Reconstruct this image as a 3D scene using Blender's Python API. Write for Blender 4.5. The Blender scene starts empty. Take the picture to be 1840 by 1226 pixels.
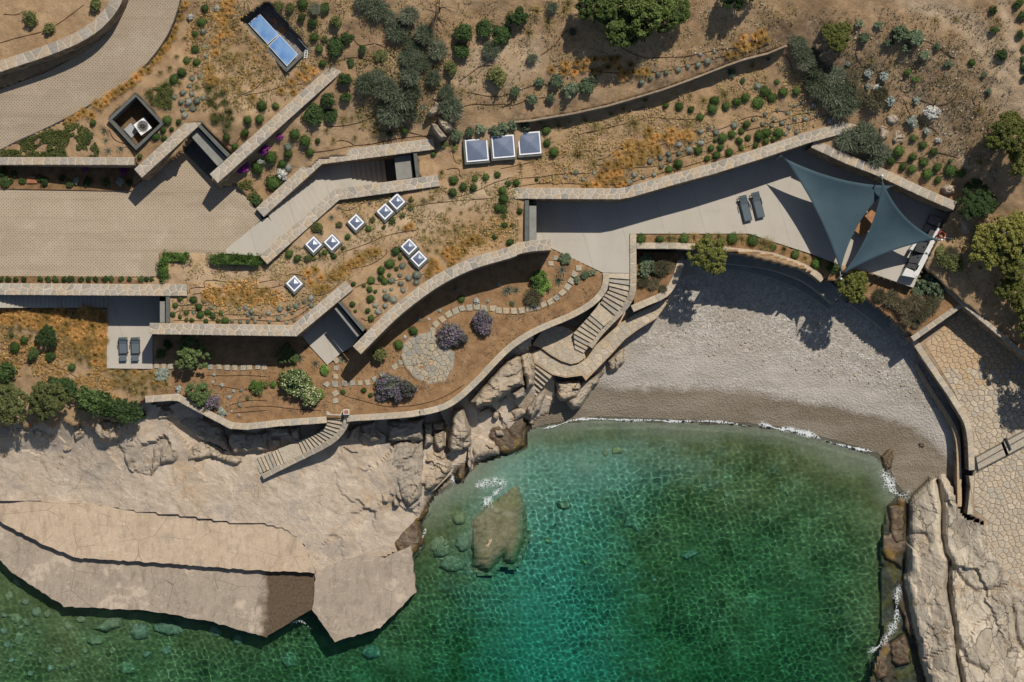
import bpy, bmesh, math, random
import numpy as np
from mathutils import Vector, Matrix, noise
random.seed(7)
PI = math.pi
sc = bpy.context.scene
COL = sc.collection

# ---------------------------------------------------------------- camera, sky, sun, exposure
CAMZ, FPX = 155.1, 3578.0
cam = bpy.data.cameras.new('camera'); cam.sensor_width = 36.0; cam.lens = 70.0; cam.clip_end = 2000.0
camo = bpy.data.objects.new('camera', cam); COL.objects.link(camo)
camo.location = (0, 0, CAMZ); sc.camera = camo

SUN = Vector((-0.34, -0.62, -1.0)).normalized()
elev = math.asin(-SUN.z); azim = math.atan2(-SUN.x, -SUN.y)
w = bpy.data.worlds.new('World'); sc.world = w; w.use_nodes = True
nt = w.node_tree
sky = nt.nodes.new('ShaderNodeTexSky'); sky.sky_type = 'NISHITA'; sky.sun_disc = False
sky.sun_elevation = elev; sky.sun_rotation = azim; sky.air_density = 1.0; sky.dust_density = 1.0
nt.links.new(sky.outputs[0], nt.nodes['Background'].inputs[0])
nt.nodes['Background'].inputs[1].default_value = 0.068
sun = bpy.data.lights.new('sun', 'SUN'); sun.energy = 4.2; sun.angle = math.radians(0.5); sun.color = (1.0, 0.94, 0.85)
suno = bpy.data.objects.new('sun', sun); COL.objects.link(suno)
suno.rotation_euler = SUN.to_track_quat('-Z', 'Y').to_euler(); suno.location = (20, 40, 90)
sun.cycles.is_caustics_light = True
vs = sc.view_settings; vs.view_transform = 'Standard'; vs.look = 'None'; vs.exposure = 0.0; vs.gamma = 1.0
sc.cycles.use_adaptive_sampling = True
sc.cycles.max_bounces = 6; sc.cycles.diffuse_bounces = 2; sc.cycles.glossy_bounces = 2
sc.cycles.transmission_bounces = 4; sc.cycles.transparent_max_bounces = 4

# ---------------------------------------------------------------- pixel survey -> metres
TILES = {'A1': (0, 0, 2.919), 'A2': (440, 0, 2.919), 'A3': (900, 0, 2.919), 'A4': (1360, 0, 2.919),
         'B1': (0, 400, 2.919), 'B2': (440, 400, 2.919), 'B3': (900, 400, 2.919), 'B4': (1360, 400, 2.919),
         'C1': (0, 800, 2.877), 'C2': (440, 800, 2.877), 'C3': (900, 800, 2.877), 'C4': (1360, 800, 2.877),
         'D1': (1380, 240, 4.086), 'D2': (930, 440, 3.83), 'D3': (440, 720, 5.109), 'D4': (720, 600, 4.38),
         'D5': (0, 620, 3.833), 'D6': (440, 250, 5.111), 'D7': (1560, 620, 4.379), 'D8': (180, 500, 3.833), 'P': (0, 0, 1.0)}
def T(t, *pts):
    ox, oy, s = TILES[t]
    return [(ox + p[0] / s, oy + p[1] / s) + tuple(p[2:]) for p in pts]
def P(px, py, z):
    k = (CAMZ - z) / FPX
    return Vector(((px - 920.0) * k, (613.0 - py) * k, z))
def mpp(z): return (CAMZ - z) / FPX       # metres per photo pixel at height z

# ---------------------------------------------------------------- node materials
class N:
    def __init__(s, name, rough=0.9, spec=0.25):
        s.m = bpy.data.materials.new(name); s.m.use_nodes = True; s.t = s.m.node_tree; s.n = s.t.nodes
        s.b = s.n['Principled BSDF']; s.b.inputs['Roughness'].default_value = rough
        s.b.inputs['Specular IOR Level'].default_value = spec
        s.co = s.n.new('ShaderNodeTexCoord').outputs['Object']
    def L(s, a, b): s.t.links.new(a, b)
    def val(s, inp, v):
        if hasattr(v, 'is_linked') or isinstance(v, bpy.types.NodeSocket): s.L(v, inp)
        else: inp.default_value = v
    def mapping(s, scale=(1, 1, 1), rot=(0, 0, 0), co=None):
        m = s.n.new('ShaderNodeMapping'); m.inputs['Scale'].default_value = scale; m.inputs['Rotation'].default_value = rot
        s.L(co or s.co, m.inputs['Vector']); return m.outputs[0]
    def noise(s, scale, detail=4, rough=0.6, co=None, dist=0.0):
        x = s.n.new('ShaderNodeTexNoise'); x.inputs['Scale'].default_value = scale; x.inputs['Detail'].default_value = detail
        x.inputs['Roughness'].default_value = rough; x.inputs['Distortion'].default_value = dist
        s.L(co or s.co, x.inputs['Vector']); return x.outputs['Fac']
    def vor(s, scale, feature='F1', out='Distance', co=None, rnd=1.0):
        x = s.n.new('ShaderNodeTexVoronoi'); x.feature = feature; x.inputs['Scale'].default_value = scale
        x.inputs['Randomness'].default_value = rnd
        s.L(co or s.co, x.inputs['Vector']); return x.outputs[out]
    def ramp(s, fac, *stops):
        r = s.n.new('ShaderNodeValToRGB'); e = r.color_ramp.elements
        while len(e) < len(stops): e.new(0.5)
        for i, (p, c) in enumerate(stops):
            e[i].position = p; e[i].color = (c if hasattr(c, '__len__') else (c, c, c)) + (1,) if not (hasattr(c, '__len__') and len(c) == 4) else c
        s.L(fac, r.inputs[0]); return r.outputs[0]
    def mix(s, f, a, b, mode='MIX'):
        m = s.n.new('ShaderNodeMix'); m.data_type = 'RGBA'; m.blend_type = mode; m.clamp_factor = True
        s.val(m.inputs[0], f)
        for i, v in ((6, a), (7, b)):
            s.val(m.inputs[i], v if isinstance(v, bpy.types.NodeSocket) else tuple(v) + (1,))
        return m.outputs[2]
    def math(s, op, a, b=0.0):
        m = s.n.new('ShaderNodeMath'); m.operation = op; s.val(m.inputs[0], a); s.val(m.inputs[1], b); return m.outputs[0]
    def attr(s, name, out='Fac'):
        a = s.n.new('ShaderNodeAttribute'); a.attribute_name = name; return a.outputs[out]
    def orand(s): return s.n.new('ShaderNodeObjectInfo').outputs['Random']
    def irand(s): return s.n.new('ShaderNodeNewGeometry').outputs['Random Per Island']
    def color(s, c): s.val(s.b.inputs['Base Color'], c if isinstance(c, bpy.types.NodeSocket) else tuple(c) + (1,)); return s
    def bump(s, h, strength=0.5, dist=0.03):
        b = s.n.new('ShaderNodeBump'); b.inputs['Strength'].default_value = strength; b.inputs['Distance'].default_value = dist
        s.L(h, b.inputs['Height']); s.L(b.outputs[0], s.b.inputs['Normal']); return s

M = {}
def simple(name, c, rough=0.8, spec=0.25, var=0.25, scale=3.0, bump=0.0, bscale=30.0, metal=0.0):
    n = N(name, rough, spec); f = n.noise(scale, 5)
    d = tuple(x * (1 - var) for x in c); l = tuple(min(1, x * (1 + var)) for x in c)
    n.color(n.ramp(f, (0.3, d), (0.7, l))); n.b.inputs['Metallic'].default_value = metal
    if bump: n.bump(n.noise(bscale, 4), bump)
    M[name] = n.m; return n.m

# soil: warm dusty earth, stony in places
n = N('soil', 1.0, 0.1)
a = n.ramp(n.noise(0.22, 6, 0.62), (0.32, (0.31, 0.19, 0.10)), (0.5, (0.46, 0.305, 0.17)), (0.68, (0.58, 0.41, 0.255)))
b = n.ramp(n.noise(2.3, 8, 0.75), (0.3, (0.24, 0.145, 0.075)), (0.52, (0.44, 0.29, 0.16)), (0.78, (0.60, 0.44, 0.275)))
c = n.mix(0.55, a, b)
c = n.mix(n.attr('dry'), c, n.ramp(n.noise(1.1, 7, 0.7), (0.3, (0.46, 0.325, 0.20)), (0.7, (0.62, 0.47, 0.315))))
c = n.mix(n.attr('scree'), c, n.ramp(n.vor(5.5, 'F1', 'Color'), (0.2, (0.17, 0.115, 0.07)), (0.6, (0.32, 0.225, 0.14)), (0.9, (0.45, 0.36, 0.26))))
st = n.ramp(n.vor(9.0), (0.05, 1.0), (0.13, 0.0))
stm = n.math('MULTIPLY', st, n.ramp(n.noise(1.7, 3), (0.52, 0.0), (0.62, 0.8)))
c = n.mix(n.attr('bed'), c, n.ramp(n.noise(1.6, 8, 0.75), (0.28, (0.15, 0.08, 0.038)), (0.52, (0.31, 0.18, 0.088)), (0.76, (0.45, 0.29, 0.16))))
c = n.mix(stm, c, (0.52, 0.45, 0.35)); lm = n.ramp(n.noise(0.9, 6, 0.7), (0.56, 0.0), (0.68, 0.4))
c = n.mix(lm, c, (0.19, 0.11, 0.055)); n.color(c)
n.bump(n.math('ADD', n.noise(3.5, 8, 0.75), n.math('MULTIPLY', n.noise(16, 6, 0.8), 0.7)), 1.0, 0.11); M['soil'] = n.m

# beach: pebbles above, wet dark sand by the water
n = N('pebbles', 0.95, 0.2)
pc = n.ramp(n.math('ADD', n.math('MULTIPLY', n.vor(7.0, 'F1', 'Color'), 0.5), n.math('MULTIPLY', n.vor(17.0, 'F1', 'Color'), 0.5)),
            (0.1, (0.21, 0.182, 0.15)), (0.4, (0.36, 0.32, 0.27)), (0.65, (0.48, 0.435, 0.38)), (0.9, (0.66, 0.63, 0.58)))
fine = n.ramp(n.noise(9, 6, 0.8), (0.3, (0.36, 0.315, 0.272)), (0.7, (0.56, 0.505, 0.45)))
c = n.mix(n.attr('fine'), pc, fine)
c = n.mix(n.ramp(n.noise(0.35, 5), (0.4, 0.0), (0.65, 0.3)), c, (0.34, 0.305, 0.255))
wetc = n.ramp(n.noise(5, 7, 0.8), (0.3, (0.15, 0.12, 0.082)), (0.7, (0.25, 0.205, 0.15)))
wf = n.ramp(n.math('ADD', n.attr('wet'), n.math('MULTIPLY', n.math('SUBTRACT', n.noise(0.8, 6, 0.7), 0.5), 1.0)), (0.25, 0.0), (0.8, 1.0))
stk = n.ramp(n.noise(0.5, 7, 0.7, n.mapping((0.35, 1.5, 1), (0, 0, -0.25)), 0.5), (0.46, 0.0), (0.62, 0.55)); c = n.mix(stk, c, (0.31, 0.27, 0.215)); wetc = n.mix(n.ramp(n.noise(0.4, 6, 0.7, n.mapping((0.4, 1.3, 1))), (0.45, 0.0), (0.62, 0.6)), wetc, (0.30, 0.255, 0.20))
n.color(n.mix(wf, c, wetc))
n.bump(n.math('ADD', n.vor(7.0), n.math('MULTIPLY', n.noise(14, 5, 0.8), 0.8)), 0.9, 0.06); M['pebbles'] = n.m

# shore rock with old concrete spread over it
n = N('shore_rock', 0.95, 0.15)
co = n.mapping((1, 1, 1), (0, 0, 0.5))
a = n.ramp(n.noise(0.45, 8, 0.68, co, 0.6), (0.3, (0.41, 0.315, 0.225)), (0.5, (0.56, 0.45, 0.335)), (0.7, (0.66, 0.555, 0.435)))
b = n.ramp(n.noise(3.2, 8, 0.75, co, 0.3), (0.28, (0.33, 0.255, 0.185)), (0.5, (0.55, 0.445, 0.335)), (0.75, (0.69, 0.595, 0.48)))
c = n.mix(0.5, a, b)
c = n.mix(n.ramp(n.noise(0.3, 5), (0.52, 0.0), (0.66, 0.5)), c, (0.52, 0.35, 0.19))
c = n.mix(n.ramp(n.noise(0.52, 4, 0.55), (0.56, 0.0), (0.62, 0.5)), c, (0.38, 0.335, 0.285)); c = n.mix(n.ramp(n.noise(0.8, 6, 0.7, n.mapping((1.4, 0.6, 1), (0, 0, -0.3)), 0.8), (0.55, 0.0), (0.66, 0.55)), c, (0.42, 0.27, 0.14)); c = n.mix(n.ramp(n.noise(0.65, 6, 0.7, n.mapping((1, 1, 1), (0.4, 0, 2.0)), 0.5), (0.57, 0.0), (0.64, 0.5)), c, (0.66, 0.56, 0.44))
ck = n.ramp(n.vor(0.45, 'DISTANCE_TO_EDGE', 'Distance', n.mapping((1, 1.7, 1), (0, 0, 0.9))), (0.0, 0.6), (0.012, 0.0))
ckm = n.math('MULTIPLY', ck, n.ramp(n.noise(0.5, 4), (0.48, 0.0), (0.56, 1.0))); c = n.mix(ckm, c, (0.15, 0.11, 0.075))
c = n.mix(n.ramp(n.noise(6, 8, 0.8), (0.56, 0.0), (0.7, 0.5)), c, (0.25, 0.18, 0.12))
n.color(n.mix(n.attr('wet'), c, (0.075, 0.052, 0.03)))
n.bump(n.math('ADD', n.noise(2.0, 9, 0.8), n.math('MULTIPLY', n.noise(11, 7, 0.8), 0.5)), 1.0, 0.12); M['shore_rock'] = n.m

n = N('pale_rock', 0.95, 0.15)
co = n.mapping((1, 1, 1), (0, 0, 0.2))
a = n.ramp(n.noise(0.4, 8, 0.66, co, 0.8), (0.3, (0.36, 0.305, 0.235)), (0.5, (0.54, 0.475, 0.38)), (0.7, (0.66, 0.595, 0.49)))
b = n.ramp(n.noise(2.6, 8, 0.75, n.mapping((2.0, 0.7, 1), (0, 0, -0.2)), 0.5), (0.3, (0.35, 0.28, 0.20)), (0.52, (0.55, 0.47, 0.36)), (0.75, (0.66, 0.58, 0.47)))
c = n.mix(0.5, a, b)
c = n.mix(n.ramp(n.noise(0.6, 5), (0.56, 0.0), (0.68, 0.5)), c, (0.40, 0.28, 0.16))
wv = n.n.new('ShaderNodeVectorMath'); wv.operation = 'ADD'; nz = n.n.new('ShaderNodeTexNoise'); nz.inputs['Scale'].default_value = 1.3; nz.inputs['Detail'].default_value = 5; n.L(n.co, nz.inputs['Vector']); n.L(n.co, wv.inputs[0]); n.L(nz.outputs['Color'], wv.inputs[1]); wco = wv.outputs[0]
cv1 = n.vor(0.42, 'DISTANCE_TO_EDGE', 'Distance', n.mapping((2.3, 0.8, 1), (0, 0, -0.12), wco)); cv2 = n.vor(1.3, 'DISTANCE_TO_EDGE', 'Distance', n.mapping((1.6, 0.8, 1), (0, 0, 0.5), wco))
k1 = n.math('MULTIPLY', n.ramp(cv1, (0.0, 0.8), (0.02, 0.0)), n.ramp(n.noise(0.45, 4), (0.42, 0.0), (0.52, 1.0)))
k2 = n.math('MULTIPLY', n.ramp(cv2, (0.0, 0.6), (0.025, 0.0)), n.ramp(n.noise(0.6, 4), (0.5, 0.0), (0.58, 1.0)))
cell = n.ramp(n.vor(0.42, 'F1', 'Color', n.mapping((2.3, 0.8, 1), (0, 0, -0.12), wco)), (0.2, (0.82, 0.8, 0.78)), (0.8, (1.12, 1.1, 1.06))); c = n.mix(1.0, c, cell, 'MULTIPLY')
c = n.mix(k1, c, (0.16, 0.125, 0.09)); c = n.mix(k2, c, (0.22, 0.175, 0.13)); c = n.mix(n.ramp(n.noise(5, 8, 0.8), (0.56, 0.0), (0.7, 0.45)), c, (0.30, 0.24, 0.175))
n.color(n.mix(n.attr('wet'), c, (0.075, 0.052, 0.03)))
hgt = n.math('SUBTRACT', n.math('ADD', n.noise(2.0, 9, 0.8), n.math('MULTIPLY', n.noise(11, 7, 0.8), 0.5)), n.math('ADD', k1, k2))
n.bump(hgt, 1.0, 0.14); M['pale_rock'] = n.m

n = N('boulder', 0.95, 0.15)
rr = n.orand()
co = n.mapping((1.0, 1.0, 2.4), (0.35, 0.2, 0.4))
a = n.ramp(n.noise(1.1, 9, 0.7, co, 0.8), (0.26, (0.20, 0.155, 0.105)), (0.48, (0.43, 0.345, 0.25)), (0.72, (0.58, 0.48, 0.36)))
b = n.mix(n.ramp(n.noise(0.7, 4), (0.5, 0.0), (0.68, 0.6)), a, (0.44, 0.31, 0.185))
b = n.mix(n.ramp(rr, (0.3, 0.0), (1.0, 0.45)), b, (0.30, 0.275, 0.24))
crk = n.ramp(n.vor(0.9, 'DISTANCE_TO_EDGE', 'Distance', n.mapping((1, 2.2, 1), (0, 0, 1.1))), (0.0, 0.55), (0.022, 0.0))
n.color(n.mix(crk, b, (0.10, 0.08, 0.06)))
n.bump(n.math('ADD', n.noise(1.8, 9, 0.75, co, 0.8), n.math('MULTIPLY', n.noise(9, 6, 0.75), 0.35)), 1.0, 0.14); M['boulder'] = n.m

n = N('wet_rock', 0.45, 0.5)
a = n.ramp(n.noise(1.6, 8, 0.7), (0.3, (0.045, 0.03, 0.015)), (0.55, (0.12, 0.08, 0.045)), (0.75, (0.22, 0.16, 0.1)))
c = n.mix(n.ramp(n.noise(0.8, 4), (0.52, 0.0), (0.62, 0.8)), a, (0.17, 0.10, 0.008)); n.color(c)
n.bump(n.noise(3, 8, 0.75), 0.9, 0.1); M['wet_rock'] = n.m

n = N('sea_rock', 1.0, 0.1)
a = n.ramp(n.noise(1.6, 8, 0.7), (0.3, (0.24, 0.215, 0.10)), (0.55, (0.42, 0.375, 0.20)), (0.75, (0.58, 0.54, 0.36)))
n.color(n.mix(n.orand(), a, n.mix(0.5, a, (0.30, 0.31, 0.30)))); n.bump(n.noise(3, 8, 0.75), 0.9, 0.1); M['sea_rock'] = n.m

n = N('reef_rock', 0.9, 0.2)
a = n.ramp(n.noise(1.1, 8, 0.72), (0.3, (0.20, 0.155, 0.085)), (0.52, (0.40, 0.31, 0.19)), (0.75, (0.58, 0.49, 0.36)))
n.color(n.mix(n.ramp(n.noise(0.7, 5), (0.5, 0.0), (0.62, 0.6)), a, (0.30, 0.27, 0.12))); n.bump(n.noise(3, 8, 0.75), 1.0, 0.12); M['reef_rock'] = n.m
n = N('seabed', 1.0, 0.05)
al = n.ramp(n.noise(0.55, 7, 0.65), (0.3, (0.12, 0.115, 0.04)), (0.55, (0.235, 0.215, 0.095)), (0.75, (0.37, 0.335, 0.17)))
sa = n.ramp(n.noise(1.4, 6, 0.6), (0.3, (0.30, 0.36, 0.28)), (0.7, (0.42, 0.46, 0.37)))
sh = n.ramp(n.noise(4.0, 7, 0.75), (0.3, (0.24, 0.23, 0.16)), (0.7, (0.44, 0.42, 0.32)))
f = n.math('ADD', n.attr('sand'), n.math('MULTIPLY', n.math('SUBTRACT', n.noise(0.6, 6, 0.65), 0.5), 1.1))
c = n.mix(n.ramp(f, (0.2, 0.0), (1.1, 1.0)), al, sa); c = n.mix(n.attr('shal'), c, sh)
n.color(c); n.bump(n.noise(4, 7, 0.75), 0.8, 0.08); M['seabed'] = n.m

# permeable pavers: close rows of small dark holes
n = N('pavers', 0.95, 0.15)
def paver(n, rot):
    co = n.mapping((1, 1, 1), (0, 0, rot)); x = n.n.new('ShaderNodeSeparateXYZ'); n.L(co, x.inputs[0])
    k = 2 * PI / 0.25
    sx = n.math('COSINE', n.math('MULTIPLY', x.outputs[0], k)); sy = n.math('COSINE', n.math('MULTIPLY', x.outputs[1], k))
    return n.math('MULTIPLY', sx, sy), x
pat, xyz = paver(n, 0.0)
hole = n.ramp(pat, (0.45, 0.0), (0.8, 1.0))
base = n.mix(0.5, n.ramp(n.noise(0.35, 6, 0.6), (0.3, (0.33, 0.26, 0.18)), (0.7, (0.44, 0.355, 0.26))), n.ramp(n.noise(6, 5, 0.7), (0.3, (0.32, 0.25, 0.18)), (0.7, (0.45, 0.37, 0.27))))
base = n.mix(n.ramp(n.noise(0.7, 4, 0.5, n.mapping((0.12, 3.2, 1))), (0.55, 0.0), (0.68, 0.35)), base, (0.24, 0.19, 0.13))
base = n.mix(n.ramp(n.noise(0.28, 7, 0.7, n.mapping((0.5, 1.6, 1), (0, 0, 0.25))), (0.5, 0.0), (0.68, 0.4)), base, (0.23, 0.18, 0.125)); base = n.mix(n.ramp(n.noise(0.5, 6, 0.65), (0.56, 0.0), (0.7, 0.45)), base, (0.50, 0.42, 0.32))
n.color(n.mix(n.math('MULTIPLY', hole, 0.75), base, (0.13, 0.10, 0.065)))
n.bump(n.math('SUBTRACT', n.noise(25, 3), hole), 0.5, 0.03); M['pavers'] = n.m

# poured terrace concrete
n = N('terrace_concrete', 0.75, 0.25)
f1 = n.ramp(n.noise(0.6, 6, 0.6, n.mapping((1.0, 0.35, 1))), (0.3, (0.36, 0.325, 0.27)), (0.7, (0.455, 0.415, 0.35)))
f2 = n.ramp(n.noise(11, 5, 0.7), (0.3, (0.38, 0.345, 0.29)), (0.7, (0.45, 0.41, 0.345)))
c = n.mix(0.45, f1, f2); c = n.mix(n.ramp(n.noise(0.9, 7, 0.75), (0.52, 0.0), (0.7, 0.35)), c, (0.31, 0.275, 0.225))
x = n.n.new('ShaderNodeSeparateXYZ'); n.L(n.mapping((1, 1, 1), (0, 0, -0.28)), x.inputs[0])
jx = n.math('LESS_THAN', n.math('ABSOLUTE', n.math('SUBTRACT', n.math('FRACT', n.math('MULTIPLY', x.outputs[0], 0.34)), 0.5)), 0.006)
c = n.mix(n.math('MULTIPLY', jx, 0.5), c, (0.2, 0.18, 0.15)); n.color(c); n.bump(n.noise(40, 4, 0.7), 0.25, 0.01); M['terrace_concrete'] = n.m
# weathered quay concrete
def quay(name, lo, hi, patch):
    n = N(name, 0.95, 0.15)
    a = n.ramp(n.noise(0.4, 7, 0.66, None, 0.4), (0.3, lo), (0.7, hi)); b = n.ramp(n.noise(7, 7, 0.8), (0.3, tuple(x * .72 for x in lo)), (0.7, hi))
    c = n.mix(0.5, a, b)
    c = n.mix(n.ramp(n.noise(0.55, 5, 0.6), (0.56, 0.0), (0.63, 0.6)), c, patch)
    c = n.mix(n.ramp(n.noise(1.7, 8, 0.8), (0.52, 0.0), (0.7, 0.55)), c, tuple(x*.6 for x in lo)); c = n.mix(n.ramp(n.noise(0.9, 8, 0.75, n.mapping((1, 1.6, 1))), (0.58, 0.0), (0.66, 0.5)), c, tuple(min(1, x*1.2) for x in hi))
    c = n.mix(n.ramp(n.noise(1.3, 7, 0.7, n.mapping((1.5, 0.45, 1), (0, 0, 0.1)), 0.6), (0.5, 0.0), (0.66, 0.6)), c, tuple(x*.62 for x in lo))
    c = n.mix(n.ramp(n.noise(2.4, 7, 0.75, None, 0.5), (0.56, 0.0), (0.64, 0.45)), c, (0.56, 0.46, 0.35))
    cq = n.math('MULTIPLY', n.ramp(n.vor(0.3, 'DISTANCE_TO_EDGE', 'Distance', n.mapping((1, 1.3, 1), (0, 0, 0.35))), (0.0, 0.8), (0.008, 0.0)), n.ramp(n.noise(0.5, 3), (0.45, 0.0), (0.5, 1.0)))
    c = n.mix(cq, c, (0.10, 0.075, 0.05))
    dmp = n.ramp(n.math('ADD', n.attr('damp'), n.math('MULTIPLY', n.math('SUBTRACT', n.noise(0.9, 7, 0.75), 0.5), 0.9)), (0.3, 0.0), (0.6, 1.0))
    c = n.mix(n.math('MULTIPLY', dmp, n.math('GREATER_THAN', n.attr('damp'), 0.02)), c, n.ramp(n.noise(5, 8, 0.8), (0.3, (0.055, 0.038, 0.022)), (0.7, (0.15, 0.108, 0.07)))); n.color(c)
    n.bump(n.math('ADD', n.noise(6, 8, 0.8), n.math('MULTIPLY', n.noise(30, 5, 0.7), 0.4)), 0.7, 0.04); M[name] = n.m
quay('quay_pale', (0.42, 0.315, 0.215), (0.57, 0.445, 0.32), (0.36, 0.295, 0.225))
quay('quay_grey', (0.29, 0.235, 0.18), (0.42, 0.345, 0.265), (0.56, 0.46, 0.35))

# wall stones: colour differs from stone to stone
def stone(name, cs, bump=0.7):
    n = N(name, 0.95, 0.15)
    base = n.ramp(n.orand(), *[(i / (len(cs) - 1), c) for i, c in enumerate(cs)])
    g = n.ramp(n.noise(5, 7, 0.75), (0.3, (0.62, 0.62, 0.62)), (0.7, (1.15, 1.13, 1.1)))
    n.color(n.mix(1.0, base, g, 'MULTIPLY')); n.bump(n.noise(9, 7, 0.75), bump, 0.04); M[name] = n.m
stone('cap_stone', [(0.31, 0.28, 0.235), (0.44, 0.375, 0.295), (0.36, 0.315, 0.255), (0.49, 0.385, 0.27), (0.40, 0.345, 0.275), (0.46, 0.41, 0.34), (0.30, 0.28, 0.25)])
stone('pale_stone', [(0.42, 0.36, 0.28), (0.50, 0.42, 0.31), (0.38, 0.335, 0.27), (0.54, 0.46, 0.35), (0.45, 0.365, 0.26), (0.40, 0.37, 0.31)])
stone('sand_stone', [(0.47, 0.33, 0.19), (0.51, 0.375, 0.235), (0.45, 0.325, 0.205), (0.50, 0.385, 0.26)])
stone('slate_stone', [(0.33, 0.31, 0.26), (0.41, 0.37, 0.29), (0.28, 0.275, 0.245), (0.45, 0.38, 0.27), (0.35, 0.33, 0.27), (0.47, 0.36, 0.22)])
simple('mortar', (0.50, 0.425, 0.33), 1.0, 0.1, 0.2, 4, 0.5)
simple('grout', (0.30, 0.225, 0.15), 1.0, 0.1, 0.3, 3, 0.5)
n = N('masonry', 1.0, 0.1)
cc = n.ramp(n.vor(2.4, 'F1', 'Color'), (0.1, (0.12, 0.085, 0.055)), (0.5, (0.23, 0.165, 0.11)), (0.9, (0.33, 0.27, 0.2)))
j = n.ramp(n.vor(2.4, 'DISTANCE_TO_EDGE'), (0.02, 1.0), (0.06, 0.0)); n.color(n.mix(j, cc, (0.24, 0.2, 0.15)))
n.bump(n.vor(2.4, 'DISTANCE_TO_EDGE'), 0.8, 0.1); M['masonry'] = n.m
simple('dark_concrete', (0.105, 0.108, 0.098), 0.8, 0.25, 0.2, 2, 0.3)
simple('grey_slab', (0.22, 0.215, 0.19), 0.8, 0.25, 0.15, 1.5, 0.3)
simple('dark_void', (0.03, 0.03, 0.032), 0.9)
simple('kerb_steel', (0.06, 0.055, 0.05), 0.6)
simple('brown_wall', (0.14, 0.09, 0.05), 0.95, 0.1, 0.4, 1.5, 0.4)
simple('white_metal', (0.78, 0.78, 0.78), 0.35, 0.5, 0.05)
simple('grey_metal', (0.32, 0.33, 0.34), 0.4, 0.5, 0.1)
simple('black_metal', (0.02, 0.02, 0.022), 0.4, 0.5, 0.2)
simple('lounger_fabric', (0.095, 0.12, 0.135), 0.85, 0.2, 0.12, 20, 0.3, 120)
simple('wood', (0.32, 0.15, 0.06), 0.6, 0.3, 0.35, 6)
simple('terracotta', (0.32, 0.13, 0.07), 0.9)
simple('gravel_dark', (0.20, 0.185, 0.17), 1.0, 0.1, 0.6, 9, 0.9, 14)
simple('kitchen_white', (0.55, 0.54, 0.51), 0.5, 0.4, 0.06)
simple('hose_rubber', (0.075, 0.038, 0.018), 0.8)
simple('red_hose', (0.28, 0.05, 0.04), 0.6)
simple('bark', (0.13, 0.09, 0.06), 1.0, 0.1, 0.3, 8, 0.6, 20)
simple('pale_bark', (0.34, 0.31, 0.27), 1.0, 0.1, 0.3, 8, 0.6, 20)
n = N('sail_cloth', 0.75, 0.25); n.color(n.ramp(n.noise(0.5, 5), (0.3, (0.036, 0.064, 0.080)), (0.7, (0.050, 0.084, 0.103)))); n.bump(n.noise(90, 2), 0.15, 0.005); M['sail_cloth'] = n.m
n = N('skylight_glass', 0.22, 0.6); n.color(n.ramp(n.noise(0.8, 3), (0.3, (0.13, 0.155, 0.22)), (0.7, (0.17, 0.20, 0.27)))); n.b.inputs['Coat Weight'].default_value = 0.6; M['skylight_glass'] = n.m
n = N('solar_glass', 0.16, 0.6); n.color(n.ramp(n.noise(0.9, 4), (0.3, (0.10, 0.25, 0.56)), (0.7, (0.34, 0.52, 0.74)))); n.b.inputs['Coat Weight'].default_value = 0.7; M['solar_glass'] = n.m  # bright sky reflected in the panels is put into the blue to pale colour
n = N('foam', 0.7, 0.3); n.color((0.80, 0.84, 0.84))
lc = n.math('ADD', n.math('MULTIPLY', n.vor(5.0, 'DISTANCE_TO_EDGE', 'Distance', n.mapping((1, 1, 0.01))), -2.2), n.math('MULTIPLY', n.noise(2.2, 7, 0.75), 1.1))
n.L(n.math('MULTIPLY', n.ramp(n.math('ADD', lc, n.math('MULTIPLY', n.attr('edge'), 0.75)), (0.6, 0.0), (1.2, 0.7)), n.ramp(n.attr('edge'), (0.0, 0.0), (0.4, 1.0))), n.b.inputs['Alpha']); M['foam'] = n.m
simple('damp_soil', (0.20, 0.118, 0.058), 1.0, 0.1, 0.4, 2, 0.8)

def leafmat(name, lo, mid, hi, trans=0.15):
    n = N(name, 0.75, 0.25)
    c = n.ramp(n.irand(), (0.0, lo), (0.5, mid), (1.0, hi))
    v = n.ramp(n.orand(), (0.0, (0.62, 0.66, 0.58)), (0.6, (1.0, 1.0, 1.0)), (1.0, (1.5, 1.35, 1.4)))
    n.color(n.mix(1.0, c, v, 'MULTIPLY')); M[name] = n.m
leafmat('leaf_ball', (0.022, 0.048, 0.008), (0.042, 0.082, 0.015), (0.082, 0.13, 0.03))
leafmat('leaf_hedge', (0.025, 0.05, 0.007), (0.05, 0.095, 0.015), (0.09, 0.15, 0.03))
leafmat('leaf_grey', (0.095, 0.115, 0.085), (0.165, 0.19, 0.145), (0.26, 0.28, 0.23))
leafmat('leaf_silver', (0.19, 0.22, 0.18), (0.33, 0.36, 0.31), (0.52, 0.54, 0.49))
leafmat('leaf_shag', (0.05, 0.066, 0.036), (0.095, 0.118, 0.068), (0.17, 0.19, 0.13))
leafmat('leaf_carob', (0.03, 0.055, 0.01), (0.07, 0.105, 0.02), (0.125, 0.16, 0.045))
leafmat('leaf_brownshag', (0.05, 0.045, 0.022), (0.10, 0.09, 0.05), (0.17, 0.15, 0.085))
leafmat('leaf_dense', (0.018, 0.04, 0.009), (0.038, 0.07, 0.017), (0.075, 0.115, 0.035))
leafmat('leaf_olive', (0.055, 0.07, 0.018), (0.105, 0.12, 0.035), (0.17, 0.18, 0.07))
leafmat('leaf_pine', (0.065, 0.08, 0.014), (0.135, 0.145, 0.028), (0.22, 0.22, 0.06))
leafmat('leaf_bright', (0.06, 0.13, 0.018), (0.11, 0.2, 0.035), (0.18, 0.27, 0.07))
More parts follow.
